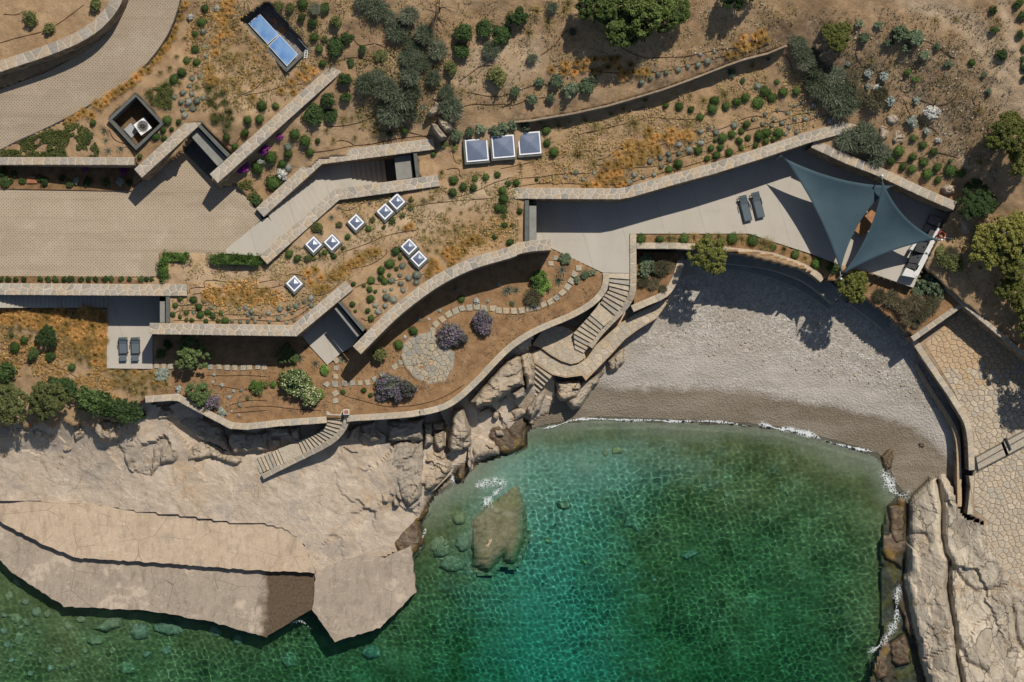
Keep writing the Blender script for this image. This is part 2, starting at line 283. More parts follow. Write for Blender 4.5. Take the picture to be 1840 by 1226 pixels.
leafmat('leaf_tree', (0.045, 0.08, 0.02), (0.09, 0.135, 0.04), (0.16, 0.20, 0.08))
leafmat('leaf_euph', (0.055, 0.085, 0.045), (0.105, 0.14, 0.075), (0.19, 0.23, 0.14))
leafmat('leaf_agave', (0.045, 0.07, 0.045), (0.085, 0.115, 0.08), (0.15, 0.18, 0.14))
leafmat('grass_gold', (0.30, 0.155, 0.036), (0.50, 0.285, 0.078), (0.66, 0.43, 0.16))
leafmat('grass_olive', (0.18, 0.14, 0.05), (0.30, 0.235, 0.088), (0.42, 0.33, 0.14))
leafmat('grass_green', (0.04, 0.06, 0.012), (0.085, 0.10, 0.025), (0.15, 0.15, 0.05))
leafmat('flower_purple', (0.07, 0.048, 0.08), (0.13, 0.095, 0.145), (0.27, 0.21, 0.28))
leafmat('flower_magenta', (0.18, 0.015, 0.16), (0.30, 0.03, 0.26), (0.4, 0.07, 0.34))
leafmat('flower_cream', (0.32, 0.36, 0.15), (0.45, 0.48, 0.24), (0.6, 0.6, 0.36))

# ---------------------------------------------------------------- geometry helpers
def link(o): COL.objects.link(o); return o
def mesh_obj(name, verts, faces, mat, parent=None, smooth=False):
    me = bpy.data.meshes.new(name); me.from_pydata([tuple(v) for v in verts], [], faces)
    if smooth: me.polygons.foreach_set('use_smooth', [True] * len(me.polygons))
    for m in (mat if isinstance(mat, (list, tuple)) else [mat]): me.materials.append(M[m] if isinstance(m, str) else m)
    o = link(bpy.data.objects.new(name, me))
    if parent: o.parent = parent
    return o
def tag(o, label=None, cat=None, group=None, kind=None):
    if label: o['label'] = label
    if cat: o['category'] = cat
    if group: o['group'] = group
    if kind: o['kind'] = kind
    return o
def empty(name, loc, rz=0.0):
    o = link(bpy.data.objects.new(name, None)); o.location = loc; o.rotation_euler = (0, 0, rz); o.empty_display_size = 0.2; return o
class MB:
    def __init__(s): s.v = []; s.f = []
    def box(s, c, d, R=None):
        i = len(s.v); R = R or Matrix.Identity(3)
        for x, y, z in ((-1,-1,-1),(1,-1,-1),(1,1,-1),(-1,1,-1),(-1,-1,1),(1,-1,1),(1,1,1),(-1,1,1)):
            s.v.append(Vector(c) + R @ Vector((x*d[0]/2, y*d[1]/2, z*d[2]/2)))
        s.f += [tuple(i+k for k in q) for q in ((3,2,1,0),(4,5,6,7),(0,1,5,4),(1,2,6,5),(2,3,7,6),(3,0,4,7))]; return s
    def prism(s, pts, z0, z1):          # pts: world xy
        if sum(a[0]*b[1]-b[0]*a[1] for a, b in zip(pts, pts[1:]+pts[:1])) < 0: pts = pts[::-1]
        i = len(s.v); k = len(pts); zt = z1 if hasattr(z1, '__len__') else [z1]*k
        s.v += [Vector((p[0], p[1], z0)) for p in pts] + [Vector((p[0], p[1], z)) for p, z in zip(pts, zt)]
        s.f.append(tuple(range(i+k-1, i-1, -1))); s.f.append(tuple(range(i+k, i+2*k)))
        s.f += [(i+j, i+(j+1) % k, i+k+(j+1) % k, i+k+j) for j in range(k)]; return s
    def tube(s, pts, rs, n=6):
        i = len(s.v); pts = [Vector(p) for p in pts]
        for k, p in enumerate(pts):
            d = (pts[min(k+1, len(pts)-1)] - pts[max(k-1, 0)]).normalized()
            u = d.orthogonal().normalized() if abs(d.z) > .9 else d.cross(Vector((0, 0, 1))).normalized(); v = d.cross(u)
            r = rs[k] if hasattr(rs, '__len__') else rs
            for a in range(n): s.v.append(p + r*(math.cos(2*PI*a/n)*u + math.sin(2*PI*a/n)*v))
        for k in range(len(pts)-1):
            for a in range(n): s.f.append((i+k*n+a, i+k*n+(a+1) % n, i+(k+1)*n+(a+1) % n, i+(k+1)*n+a))
        s.f.append(tuple(i+a for a in range(n))[::-1]); s.f.append(tuple(i+(len(pts)-1)*n+a for a in range(n))); return s
    def build(s, name, mat, parent=None, smooth=False): return mesh_obj(name, s.v, s.f, mat, parent, smooth)
def W(pts, z): return [tuple(P(p[0], p[1], z))[:2] for p in pts]      # photo points -> world xy at height z
def slab(name, pts, ztop, thick, mat, parent=None): return MB().prism(W(pts, ztop), ztop-thick, ztop).build(name, mat, parent)
def resample(pts, step, closed=False):
    out = []; q = list(pts) + ([pts[0]] if closed else [])
    for a, b in zip(q, q[1:]):
        d = math.dist(a[:2], b[:2]); k = max(1, int(round(d/step)))
        for j in range(k): out.append(tuple(x+(y-x)*j/k for x, y in zip(a, b)))
    if not closed: out.append(tuple(q[-1]))
    return out
def smooth_line(pts, it=2):
    for _ in range(it):
        q = [pts[0]]
        for a, b in zip(pts, pts[1:]):
            q += [tuple(.75*x+.25*y for x, y in zip(a, b)), tuple(.25*x+.75*y for x, y in zip(a, b))]
        pts = q + [pts[-1]]
    return pts

# ---------------------------------------------------------------- ground survey
STEP, MARG = 4.0, 240.0
gx = np.arange(-MARG, 1840+MARG+1, STEP); gy = np.arange(-MARG, 1226+MARG+1, STEP)
GX, GY = np.meshgrid(gx, gy)
def inpoly(X, Y, poly):
    r = np.zeros(X.shape, bool); j = len(poly)-1
    for i in range(len(poly)):
        xi, yi = poly[i][:2]; xj, yj = poly[j][:2]
        c = (yi > Y) != (yj > Y)
        r ^= c & (X < (xj-xi)*(Y-yi)/((yj-yi) if yj != yi else 1e-9)+xi); j = i
    return r
def tps(pts, X, Y, lam=1e-3):
    A = np.array(pts, float); s = 400.0; p = A[:, :2]/s; k = len(p)
    d = np.hypot(p[:, None, 0]-p[None, :, 0], p[:, None, 1]-p[None, :, 1])
    U = lambda r: np.where(r > 1e-9, r*r*np.log(np.maximum(r, 1e-9)), 0)
    K = np.zeros((k+3, k+3)); K[:k, :k] = U(d)+lam*np.eye(k); K[:k, k] = 1; K[k, :k] = 1; K[:k, k+1:] = p; K[k+1:, :k] = p.T
    c = np.linalg.solve(K, np.concatenate([A[:, 2], np.zeros(3)]))
    out = c[k]+c[k+1]*X/s+c[k+2]*Y/s
    for i in range(k): out = out+c[i]*U(np.hypot(X/s-p[i, 0], Y/s-p[i, 1]))
    return out
def distline(X, Y, pts):
    D = np.full(X.shape, 1e9); S = np.zeros(X.shape)
    for a, b in zip(pts, pts[1:]):
        dx, dy = b[0]-a[0], b[1]-a[1]; L2 = dx*dx+dy*dy
        t = np.clip(((X-a[0])*dx+(Y-a[1])*dy)/L2, 0, 1); d = np.hypot(X-a[0]-t*dx, Y-a[1]-t*dy)
        m = d < D; D = np.where(m, d, D); S = np.where(m, np.sign(dx*(Y-a[1])-dy*(X-a[0])), S)
    return D, S
def vnoise(X, Y, cell, seed):
    r = np.random.default_rng(seed).random((512, 512)); x = X/cell+1000; y = Y/cell+1000
    xi = np.floor(x).astype(int); yi = np.floor(y).astype(int); fx = x-xi; fy = y-yi; fx = fx*fx*(3-2*fx); fy = fy*fy*(3-2*fy)
    g = lambda a, b: r[(yi+b) % 512, (xi+a) % 512]
    return (g(0,0)*(1-fx)+g(1,0)*fx)*(1-fy)+(g(0,1)*(1-fx)+g(1,1)*fx)*fy-0.5
def fbm(X, Y, cell, seed, oct=4):
    o = 0; a = 1.0
    for k in range(oct): o = o+a*vnoise(X, Y, cell/2**k, seed+k); a *= .55
    return o
def facets(X, Y, cell, ang, stretch, seed, amp, tilt):
    wx = X+fbm(X, Y, cell*1.2, seed+50, 3)*cell*.5; wy = Y+fbm(X, Y, cell*1.2, seed+60, 3)*cell*.5
    c, s = math.cos(ang), math.sin(ang); u = (wx*c+wy*s)/(cell*stretch); v = (-wx*s+wy*c)/cell
    R = np.random.default_rng(seed).random((128, 128, 5)); ui = np.floor(u).astype(int); vi = np.floor(v).astype(int)
    best = np.full(X.shape, 1e9); out = np.zeros(X.shape)
    for a in (-1, 0, 1):
        for b in (-1, 0, 1):
            r = R[(vi+b) % 128, (ui+a) % 128]; du = u-(ui+a+r[..., 0]); dv = v-(vi+b+r[..., 1]); d = du*du+dv*dv
            h = (r[..., 2]-.5)*amp+((r[..., 3]-.5)*du+(r[..., 4]-.5)*dv)*tilt
            m = d < best; best = np.where(m, d, best); out = np.where(m, h, out)
    return out

def drive_z(px, py): return 10.7+.0065*np.clip(px, -150, 400)+(215-py)*.0045
# lines and outlines taken from the survey
L_drive = smooth_line(T('A1', (-120,395),(0,348),(100,315),(200,282),(320,238),(420,192),(500,140),(560,80),(600,25),(625,-40),(640,-200)), 1)
L_dry = T('A3', (70,640),(160,632),(380,595),(560,555),(700,515),(850,470),(960,430),(1080,385),(1180,345),(1280,310),(1401,280))+T('A4', (155,240))
L_curve = T('B2', (587,670),(685,570),(790,467),(900,380),(1000,310),(1100,255),(1200,212),(1300,182),(1401,155))+T('B3', (80,138),(160,122),(262,116))
L_gard_e = T('D3', (935,168),(1000,160),(1200,150),(1500,128),(1635,105))+T('D4', (150,622),(270,598),(370,562),(460,502),(560,410),(650,320),(740,220),(840,120),(940,45))+T('D2', (120,592),(220,548),(330,505),(440,450),(530,390),(590,320),(608,260),(609,195))
L_gard_w = T('D5', (1000,375),(1220,358),(1290,398),(1450,482),(1590,555),(1700,562),(1840,548))+T('D3', (300,207),(750,176))
L_beach = smooth_line(T('B4', (560,385),(660,445),(740,515),(800,575),(835,635))+T('D7', (470,130),(560,262),(650,392),(730,522),(785,620),(805,740),(812,850),(816,985)), 1)
L_plant = smooth_line(T('B3', (712,122),(985,122),(1210,148),(1401,168))+T('B4', (120,186),(230,225),(300,262),(345,302)), 1)
POLY_drive = T('A1', (-300,560),(0,470),(250,378),(400,298),(520,215),(600,125),(655,0),(690,-300),(1000,-300),(950,0),(900,150),(840,250),(760,350),(660,440),(560,500),(440,570),(350,620),(230,680),(80,745),(0,790),(-300,900))
POLY_court = T('A1', (-300,985),(680,1000),(752,945),(962,792),(1112,942),(1160,985),(1235,965),(1365,1125))+T('P', (470,393),(406,456),(285,456),(285,497),(-100,497))
POLY_recess = T('A1', (1030,640),(1050,650),(1215,815),(1110,944),(960,790))
POLY_stairpit = T('D6', (-60,830),(160,680),(690,185),(1560,85),(1600,370),(850,500),(170,1100),(-120,1060))
POLY_well = T('A1', (713,495),(855,648),(713,780),(571,627))
POLY_solar = T('P', (434,36),(482,4),(554,88),(514,126))
POLY_terr = T('P', (948,350),(948,436),(990,446),(1083,490),(1131,491),(1131,420),(1345,420),(1459,457),(1505,475),(1560,489),(1641,517),(1692,410),(1715,372),(1463,259),(1449,247),(1281,303),(1130,345))
POLY_hill = [(-300,-300),(2200,-300),(2200,860),(1840,636),(1733,546),(1661,482),(1641,517),(1500,500),(1100,400),(980,440)]+L_curve[::-1]+T('P', (655,594),(607,540),(530,594),(270,590),(272,520),(-300,520))
POLY_gard = T('P', (-300,518),(272,518),(272,590),(530,592),(605,538),(657,596))+L_curve+T('P', (1083,490))+L_gard_e[::-1]+L_gard_w[::-1]+T('P', (250,728),(236,745),(222,742),(208,760),(190,752),(170,772),(150,760),(132,770),(110,752),(92,770),(70,756),(48,772),(25,758),(0,770),(-40,755),(-300,758))
POLY_stE = T('D2', (609,195),(690,60),(800,40),(1130,40),(1130,150),(1050,360),(905,505),(805,562),(610,755),(458,900),(285,890),(120,810),(60,760),(120,592),(330,505),(530,390),(600,300))
POLY_shore = T('P', (-300,758),(-40,755),(0,770),(25,758),(48,772),(70,756),(92,770),(110,752),(132,770),(150,760),(170,772),(190,752),(208,760),(222,742),(236,745),(250,728))+L_gard_w+L_gard_e[:20]+T('P', (985,625),(1000,660),(1000,700),(985,740),(962,752),(948,775),(945,800),(900,820),(850,835),(812,856),(795,868),(770,905),(757,940),(745,980),(690,1003),(640,1015),(580,1040),(566,1030),(560,1018),(542,974),(509,951),(473,943),(417,941),(334,929),(243,920),(160,909),(55,902),(0,900),(-300,892))
POLY_plant5 = T('P', (1500,490),(1560,492),(1641,517),(1661,482),(1733,546),(1641,607),(1600,575),(1545,530))
POLY_plaza = T('P', (1641,612),(1733,546),(1840,636),(2200,860),(2200,1040),(1840,1062),(1815,1048),(1790,995),(1770,967),(1775,945),(1738,925),(1745,860),(1742,780),(1705,700),(1670,650))
POLY_rockR = T('C4', (770,300),(800,250),(880,175),(960,140),(1010,200),(1040,320),(1075,375))+T('P', (1775,945),(1770,967),(1790,995),(1815,1048),(1840,1062),(2200,1040),(2200,1500),(1690,1500))+T('C4', (875,1226),(830,1100),(790,900),(750,690),(770,640),(770,500))
POLY_bedtop = [(-300,-300)]+[(640,-300)][:0]+T('A1', (640,-300))+L_drive[::-1]+[(-300,200)]

sea_cp = [(-240,950,-.8),(-240,1200,-2),(0,1060,-.7),(60,1150,-1.0),(0,1226,-1.3),(200,1150,-1.2),(400,1226,-2.0),(600,1210,-2.6),(760,1100,-1.9),(800,1000,-1.1),(860,900,-.55),(960,800,-.5),(1000,880,-1.3),(980,1000,-2.5),(1000,1226,-4.2),(1150,1226,-3.6),
  (1100,772,-.3),(1300,785,-.35),(1300,900,-1.5),(1300,1100,-2.6),(1500,825,-.3),(1500,1000,-1.8),(1500,1226,-2.8),(1600,930,-.5),(1590,1100,-1.2),(1620,1226,-1),(1000,1480,-6),(-200,1480,-3.4),(2000,1480,-3),(600,1480,-4),
  (950,770,.02),(1040,754,0),(1130,751,0),(1300,760,0),(1400,769,0),(1500,792,0),(1580,817,0),(1612,872,0),(1040,705,.5),(1200,692,.72),(1400,706,.75),(1550,735,.75),(1640,770,.62),(1660,810,.42),(1690,850,.42),(1200,610,1.25),(1400,610,1.3),(1250,510,1.7),(1500,570,1.7),(1620,680,1.5),(1690,760,1.1),(1000,742,.22),(1080,690,.72),(1150,610,1.35),(1350,470,2.0),(1640,620,1.8)]
hill_cp = [(350,20,13.4),(330,150,12.75),(100,270,11.05),(0,285,10.35),(230,280,11.85),(-240,290,9.5),(-240,150,9.9),(100,150,11.6),(420,100,12.9),(500,150,12.45),(600,50,13.6),(625,120,12.3),(350,250,12.0),(440,240,12.0),(620,175,11.6),(560,230,10.9),(480,300,10.0),(440,350,9.5),(650,255,9.8),(780,245,9.8),(640,420,9.4),(540,400,9.55),(480,490,9.25),(350,500,9.25),(300,545,9.25),(600,520,9.25),(700,560,9.2),(750,480,9.3),(900,420,9.3),(930,380,9.35),(820,330,9.6),(870,300,9.8),(1000,330,9.45),(1200,310,9.45),(1200,230,10.4),(1400,255,9.5),(1500,215,9.6),(1400,180,10.2),(1400,110,11.4),(1000,200,11.0),(1000,150,11.9),(820,200,11.0),(700,150,12),(800,50,13.4),(1000,30,13.9),(1200,60,13.5),(1400,40,13.5),(1600,80,12.9),(1840,60,14.6),(1700,200,11.5),(1840,250,11.8),(1600,230,9.9),(1650,300,9.1),(1720,340,8.9),(1580,295,9.0),(1780,420,7.9),(1740,500,6.4),(1790,570,5.3),(1840,620,5.1),(2000,760,5.4),(1950,400,9),(700,-240,17),(1400,-240,17),(2080,-240,19),(300,-240,17),(0,400,9.1),(-240,400,9.1)]
gard_cp = [(0,545,8.1),(0,570,7.6),(100,565,7.0),(180,565,6.3),(190,650,5.85),(0,650,6.3),(100,700,5.4),(0,740,4.9),(150,745,4.9),(250,720,5.4),(300,690,5.85),(-240,560,8.8),(-240,740,5.0),(400,600,5.95),(400,700,5.85),(600,700,5.9),(600,740,5.95),(800,700,5.9),(900,560,5.9),(1000,500,5.9),(1050,530,5.9),(700,650,5.9)]
shore_cp = [(-240,800,2.9),(-240,870,2.3),(100,805,2.7),(300,830,2.6),(480,865,2.45),(620,850,2.4),(700,810,2.5),(760,870,1.9),(0,890,2.15),(300,915,2.0),(500,945,1.8),(600,990,1.4),(720,950,1.0),(762,890,.9),(330,765,3.1),(420,795,2.9),(660,775,2.9),(740,760,2.8),(800,750,2.2),(820,800,1.2),(880,700,2.6),(900,790,.4),(950,660,3.1),(960,730,.8),(0,765,4.2),(100,768,4.1),(200,768,3.8)]
rock_cp = [(1630,920,.9),(1625,1050,1.0),(1650,1200,1.1),(1665,860,1.1),(1690,900,1.8),(1740,950,2.4),(1700,1050,2.1),(1780,1060,2.5),(1840,1090,2.7),(1700,1200,2.2),(1800,1200,2.6),(2080,1200,2.9),(2080,1060,2.9),(1700,1480,2.2),(1772,965,2.8),(1790,1000,2.8),(1815,1048,2.8),(1760,930,2.75),(1742,928,2.7)]
Z = tps(sea_cp, GX, GY); REG = np.zeros(GX.shape, int)                 # 0 beach and sea floor
def setreg(poly, code, z):
    global Z, REG
    m = inpoly(GX, GY, poly); Z = np.where(m, z, Z); REG = np.where(m, code, REG)
Z += np.where(Z < -.2, fbm(GX, GY, 60, 3)*np.clip(-Z*.5, 0, .5), fbm(GX, GY, 40, 9)*.12*np.clip(Z, 0, 1))
zh = tps(hill_cp, GX, GY)
D, S = distline(GX, GY, L_dry); zh = zh-np.where(S > 0, .95*np.exp(-D/90), 0)*np.clip((1413-GX)/45, 0, 1)*np.clip((GX-915)/40, 0, 1)
zh += fbm(GX, GY, 70, 11)*.35+fbm(GX, GY, 14, 12, 2)*.07
setreg(POLY_hill, 1, zh); setreg(POLY_bedtop, 1, drive_z(GX, GY)+1.75+fbm(GX, GY, 50, 13)*.2)
setreg(POLY_gard, 2, tps(gard_cp, GX, GY)+fbm(GX, GY, 40, 14)*.14+fbm(GX, GY, 12, 15, 2)*.05)
zs = tps(shore_cp, GX, GY)
dsea, _ = distline(GX, GY, T('P', (948,775),(945,800),(900,820),(850,835),(812,856),(795,868),(770,905),(757,940),(745,980)))
rk = np.clip((GX-600)/120, 0, 1)*np.clip((960-GY)/40, 0, 1); rk = np.maximum(rk, np.clip((835-GY)/25, 0, 1)*np.clip((GX-180)/40, 0, 1)*.7)
zs = zs+facets(GX, GY, 42, 1.1, 1.9, 21, .9, .7)*(.2+.8*rk)*(1-.75*np.clip((GY-835)/30, 0, 1)*np.clip((600-GX)/60, 0, 1))+fbm(GX, GY, 18, 22, 3)*.10
zs = np.where(dsea < 30, np.minimum(zs, -.3+dsea*.09+zs*.25), zs)
setreg(POLY_shore, 3, zs)
setreg(POLY_stE, 3, 2.6+0*GX)
setreg(POLY_plant5, 2, 4.9+(560-GY)*.004+fbm(GX, GY, 30, 31)*.15)
setreg(POLY_plaza, 4, 2.9+(700-GY)*.0008)
fr = tps(rock_cp, GX, GY)
dl, _ = distline(GX, GY, T('C4', (1005,200),(960,140),(880,175),(800,250),(770,300),(770,500),(770,640),(750,690),(790,900),(830,1100),(875,1226))); 
fr = fr+facets(GX, GY, 75, 1.4, 2.4, 41, .24, .5)+facets(GX, GY, 22, 1.2, 2.0, 42, .10, .2)+fbm(GX, GY, 30, 43)*.16+fbm(GX, GY, 9, 44, 2)*.08
for crack, dep, wd in ((T('C4', (935,190),(960,330),(955,450),(975,560),(1000,600),(985,720),(1000,830),(1020,930),(1030,1080),(1060,1226)), 1.0, 5),
                       (T('C4', (1000,600),(1060,700),(1130,760),(1250,740),(1310,720)), .35, 4), (T('C4', (1040,1000),(1080,1120),(1180,1170)), .4, 5),
                       (T('C4', (870,1105),(930,1080),(1010,1050)), .35, 3), (T('C4', (800,460),(870,465),(890,510)), .3, 4), (T('C4', (1320,840),(1340,1000),(1390,1090)), .4, 4),
                       (T('C4', (940,190),(990,310)), .35, 4), (T('C4', (1230,880),(1120,940)), .25, 4)):
    d, _ = distline(GX, GY, crack); fr = fr-dep*np.exp(-(d/wd)**2)
fr = fr-1.0*np.exp(-(dl/9)**2)
setreg(POLY_rockR, 5, fr)
POLY_wet = T('P', (1592,905),(1615,885),(1630,905),(1628,980),(1620,1030),(1640,1130),(1665,1226),(1690,1500),(1570,1500),(1560,1226),(1585,1150),(1580,1020))
m = inpoly(GX, GY, POLY_wet) & (REG == 0); Z = np.where(m, -.28+facets(GX, GY, 34, 1.4, 1.8, 51, .75, .5)+fbm(GX, GY, 20, 52)*.2, Z); REG = np.where(m, 6, REG)
setreg(T('P', (1131,418),(1345,418),(1459,455),(1508,474),(1515,512))+L_plant[::-1]+T('P', (1131,442)), 2, 5.88+fbm(GX, GY, 20, 33)*.05)
# levels under slabs, pits and stairs
for poly, z in ((POLY_court, 8.95), (POLY_terr, 5.4), (POLY_recess, 8.95), (POLY_stairpit, 6.2), (POLY_well, 8.9), (POLY_solar, 11.3), (T('A1', (-300,850),(708,850),(752,945),(680,1003),(-300,988)), 9.2)):
    m = inpoly(GX, GY, poly); Z = np.where(m, z, Z)

m = inpoly(GX, GY, POLY_drive); Z = np.where(m, drive_z(GX, GY)-.3, Z)
for poly in (T('D8', (1390,395),(1640,168),(1815,365),(1730,475),(1565,598),(1447,470)), T('B1', (563,380),(885,380),(885,535),(800,590),(800,768),(560,765)), T('B1', (-300,372),(570,372),(570,450),(-300,450))):
    m = inpoly(GX, GY, poly); Z = np.where(m, 5.55, Z)
def gz(px, py):
    fx = (px-gx[0])/STEP; fy = (py-gy[0])/STEP; i = int(min(max(fx, 0), len(gx)-2)); j = int(min(max(fy, 0), len(gy)-2)); a = min(max(fx-i, 0), 1); b = min(max(fy-j, 0), 1)
    return float(Z[j, i]*(1-a)*(1-b)+Z[j, i+1]*a*(1-b)+Z[j+1, i]*(1-a)*b+Z[j+1, i+1]*a*b)

K = (CAMZ-Z)/FPX
VX = (GX-920)*K; VY = (613-GY)*K
ny, nx = GX.shape
IDX = np.arange(nx*ny).reshape(ny, nx)
CODE = REG[:-1, :-1].copy(); Zc = (Z[:-1, :-1]+Z[1:, 1:]+Z[:-1, 1:]+Z[1:, :-1])/4
CODE = np.where((CODE == 0) & (Zc < -.06), 7, CODE)
# surface traits
dpath, _ = distline(GX, GY, T('P', (480,470),(600,440),(700,405),(800,370),(900,330)))
dp2, _ = distline(GX, GY, T('P', (1640,0),(1740,40),(1790,110),(1810,180),(1830,220)))
dp3, _ = distline(GX, GY, T('P', (1800,0),(1820,80),(1830,180),(1845,230)))
dp4, _ = distline(GX, GY, T('P', (1660,190),(1700,230),(1720,270),(1730,290)))
dp5, _ = distline(GX, GY, T('P', (835,150),(870,100),(930,85),(960,100),(900,150)))
dry = np.exp(-(dpath/26)**2)*.8+np.exp(-(dp2/22)**2)*1.3+np.exp(-(dp3/11)**2)*1.2+np.exp(-(dp4/14)**2)*.7+np.exp(-(dp5/22)**2)*.9+np.exp(-((np.hypot(GX-390, (GY-485)*1.8)/80)**2))*.7
dry = np.clip(dry+fbm(GX, GY, 30, 71)*.3*(dry > .05), 0, 1)
scree = np.clip((inpoly(GX, GY, T('P', (1430,20),(1560,60),(1640,60),(1760,90),(1800,230),(1790,330),(1740,290),(1690,200),(1600,160),(1480,120)))*1.0), 0, 1)
Dd, Sd = distline(GX, GY, L_dry); scree = np.maximum(scree, np.where(Sd < 0, np.exp(-(Dd/26)**2), 0)); scree = np.maximum(scree, np.exp(-(np.hypot((GX-680)*.8, GY-170)/70)**2)*.8)
scree = np.clip(scree*(.6+fbm(GX, GY, 26, 72)), 0, 1)*.8*(1-np.clip(dry, 0, 1))
wet = np.clip((.78-Z)/.25, 0, 1)
wetr = np.clip((.42-Z+fbm(GX, GY, 30, 73)*.3)/.25, 0, 1)
fine = np.clip((690-GY)/-1, 0, 0)+np.clip(1-np.abs(Z-.95)/.38, 0, 1)
sand = np.exp(-((GX-(960+(GY-850)*.1))/150)**2)*1.0*np.clip((GY-780)/80, 0, 1)+np.exp(-(((GX-1100)/230)**2+((GY-830)/70)**2))*.6
sand = np.clip(sand, 0, 1); shal = np.clip((Z+.5)/.42, 0, 1)
damp = np.zeros_like(Z)
def grid_obj(name, codes, mat, attrs):
    m = np.isin(CODE, codes); jj, ii = np.nonzero(m)
    q = np.stack([IDX[jj, ii], IDX[jj+1, ii], IDX[jj+1, ii+1], IDX[jj, ii+1]], -1)
    u, inv = np.unique(q, return_inverse=True); q = inv.reshape(-1, 4)
    co = np.stack([VX.ravel()[u], VY.ravel()[u], Z.ravel()[u]], -1).astype(np.float32)
    me = bpy.data.meshes.new(name); me.vertices.add(len(u)); me.vertices.foreach_set('co', co.ravel())
    me.loops.add(q.size); me.loops.foreach_set('vertex_index', q.ravel().astype(np.int32))
    me.polygons.add(len(q)); me.polygons.foreach_set('loop_start', np.arange(0, q.size, 4, dtype=np.int32)); me.polygons.foreach_set('loop_total', np.full(len(q), 4, np.int32))
    me.update(calc_edges=True); me.polygons.foreach_set('use_smooth', np.full(len(q), name not in ('rock_shore', 'rock_outcrop')))
    for k, arr in attrs.items():
        at = me.attributes.new(k, 'FLOAT', 'POINT'); at.data.foreach_set('value', arr.ravel()[u].astype(np.float32))
    me.materials.append(M[mat]); o = link(bpy.data.objects.new(name, me)); o['kind'] = 'structure'; return o
g_hill = grid_obj('hillside', [1], 'soil', {'dry': dry, 'scree': scree, 'bed': dry*0})
g_gard = grid_obj('garden_ground', [2], 'soil', {'dry': dry, 'scree': scree*0, 'bed': np.clip((GX-265)/30, 0, 1)*.85})
g_shore = grid_obj('rock_shore', [3], 'shore_rock', {'wet': wetr})
g_plaza = grid_obj('plaza_ground', [4], 'grout', {})
g_rock = grid_obj('rock_outcrop', [5], 'pale_rock', {'wet': wetr})
g_wet = grid_obj('tidal_rock', [6], 'wet_rock', {})
g_beach = grid_obj('beach', [0], 'pebbles', {'wet': wet, 'fine': fine})
g_bed = grid_obj('seabed', [7], 'seabed', {'sand': sand, 'shal': shal})

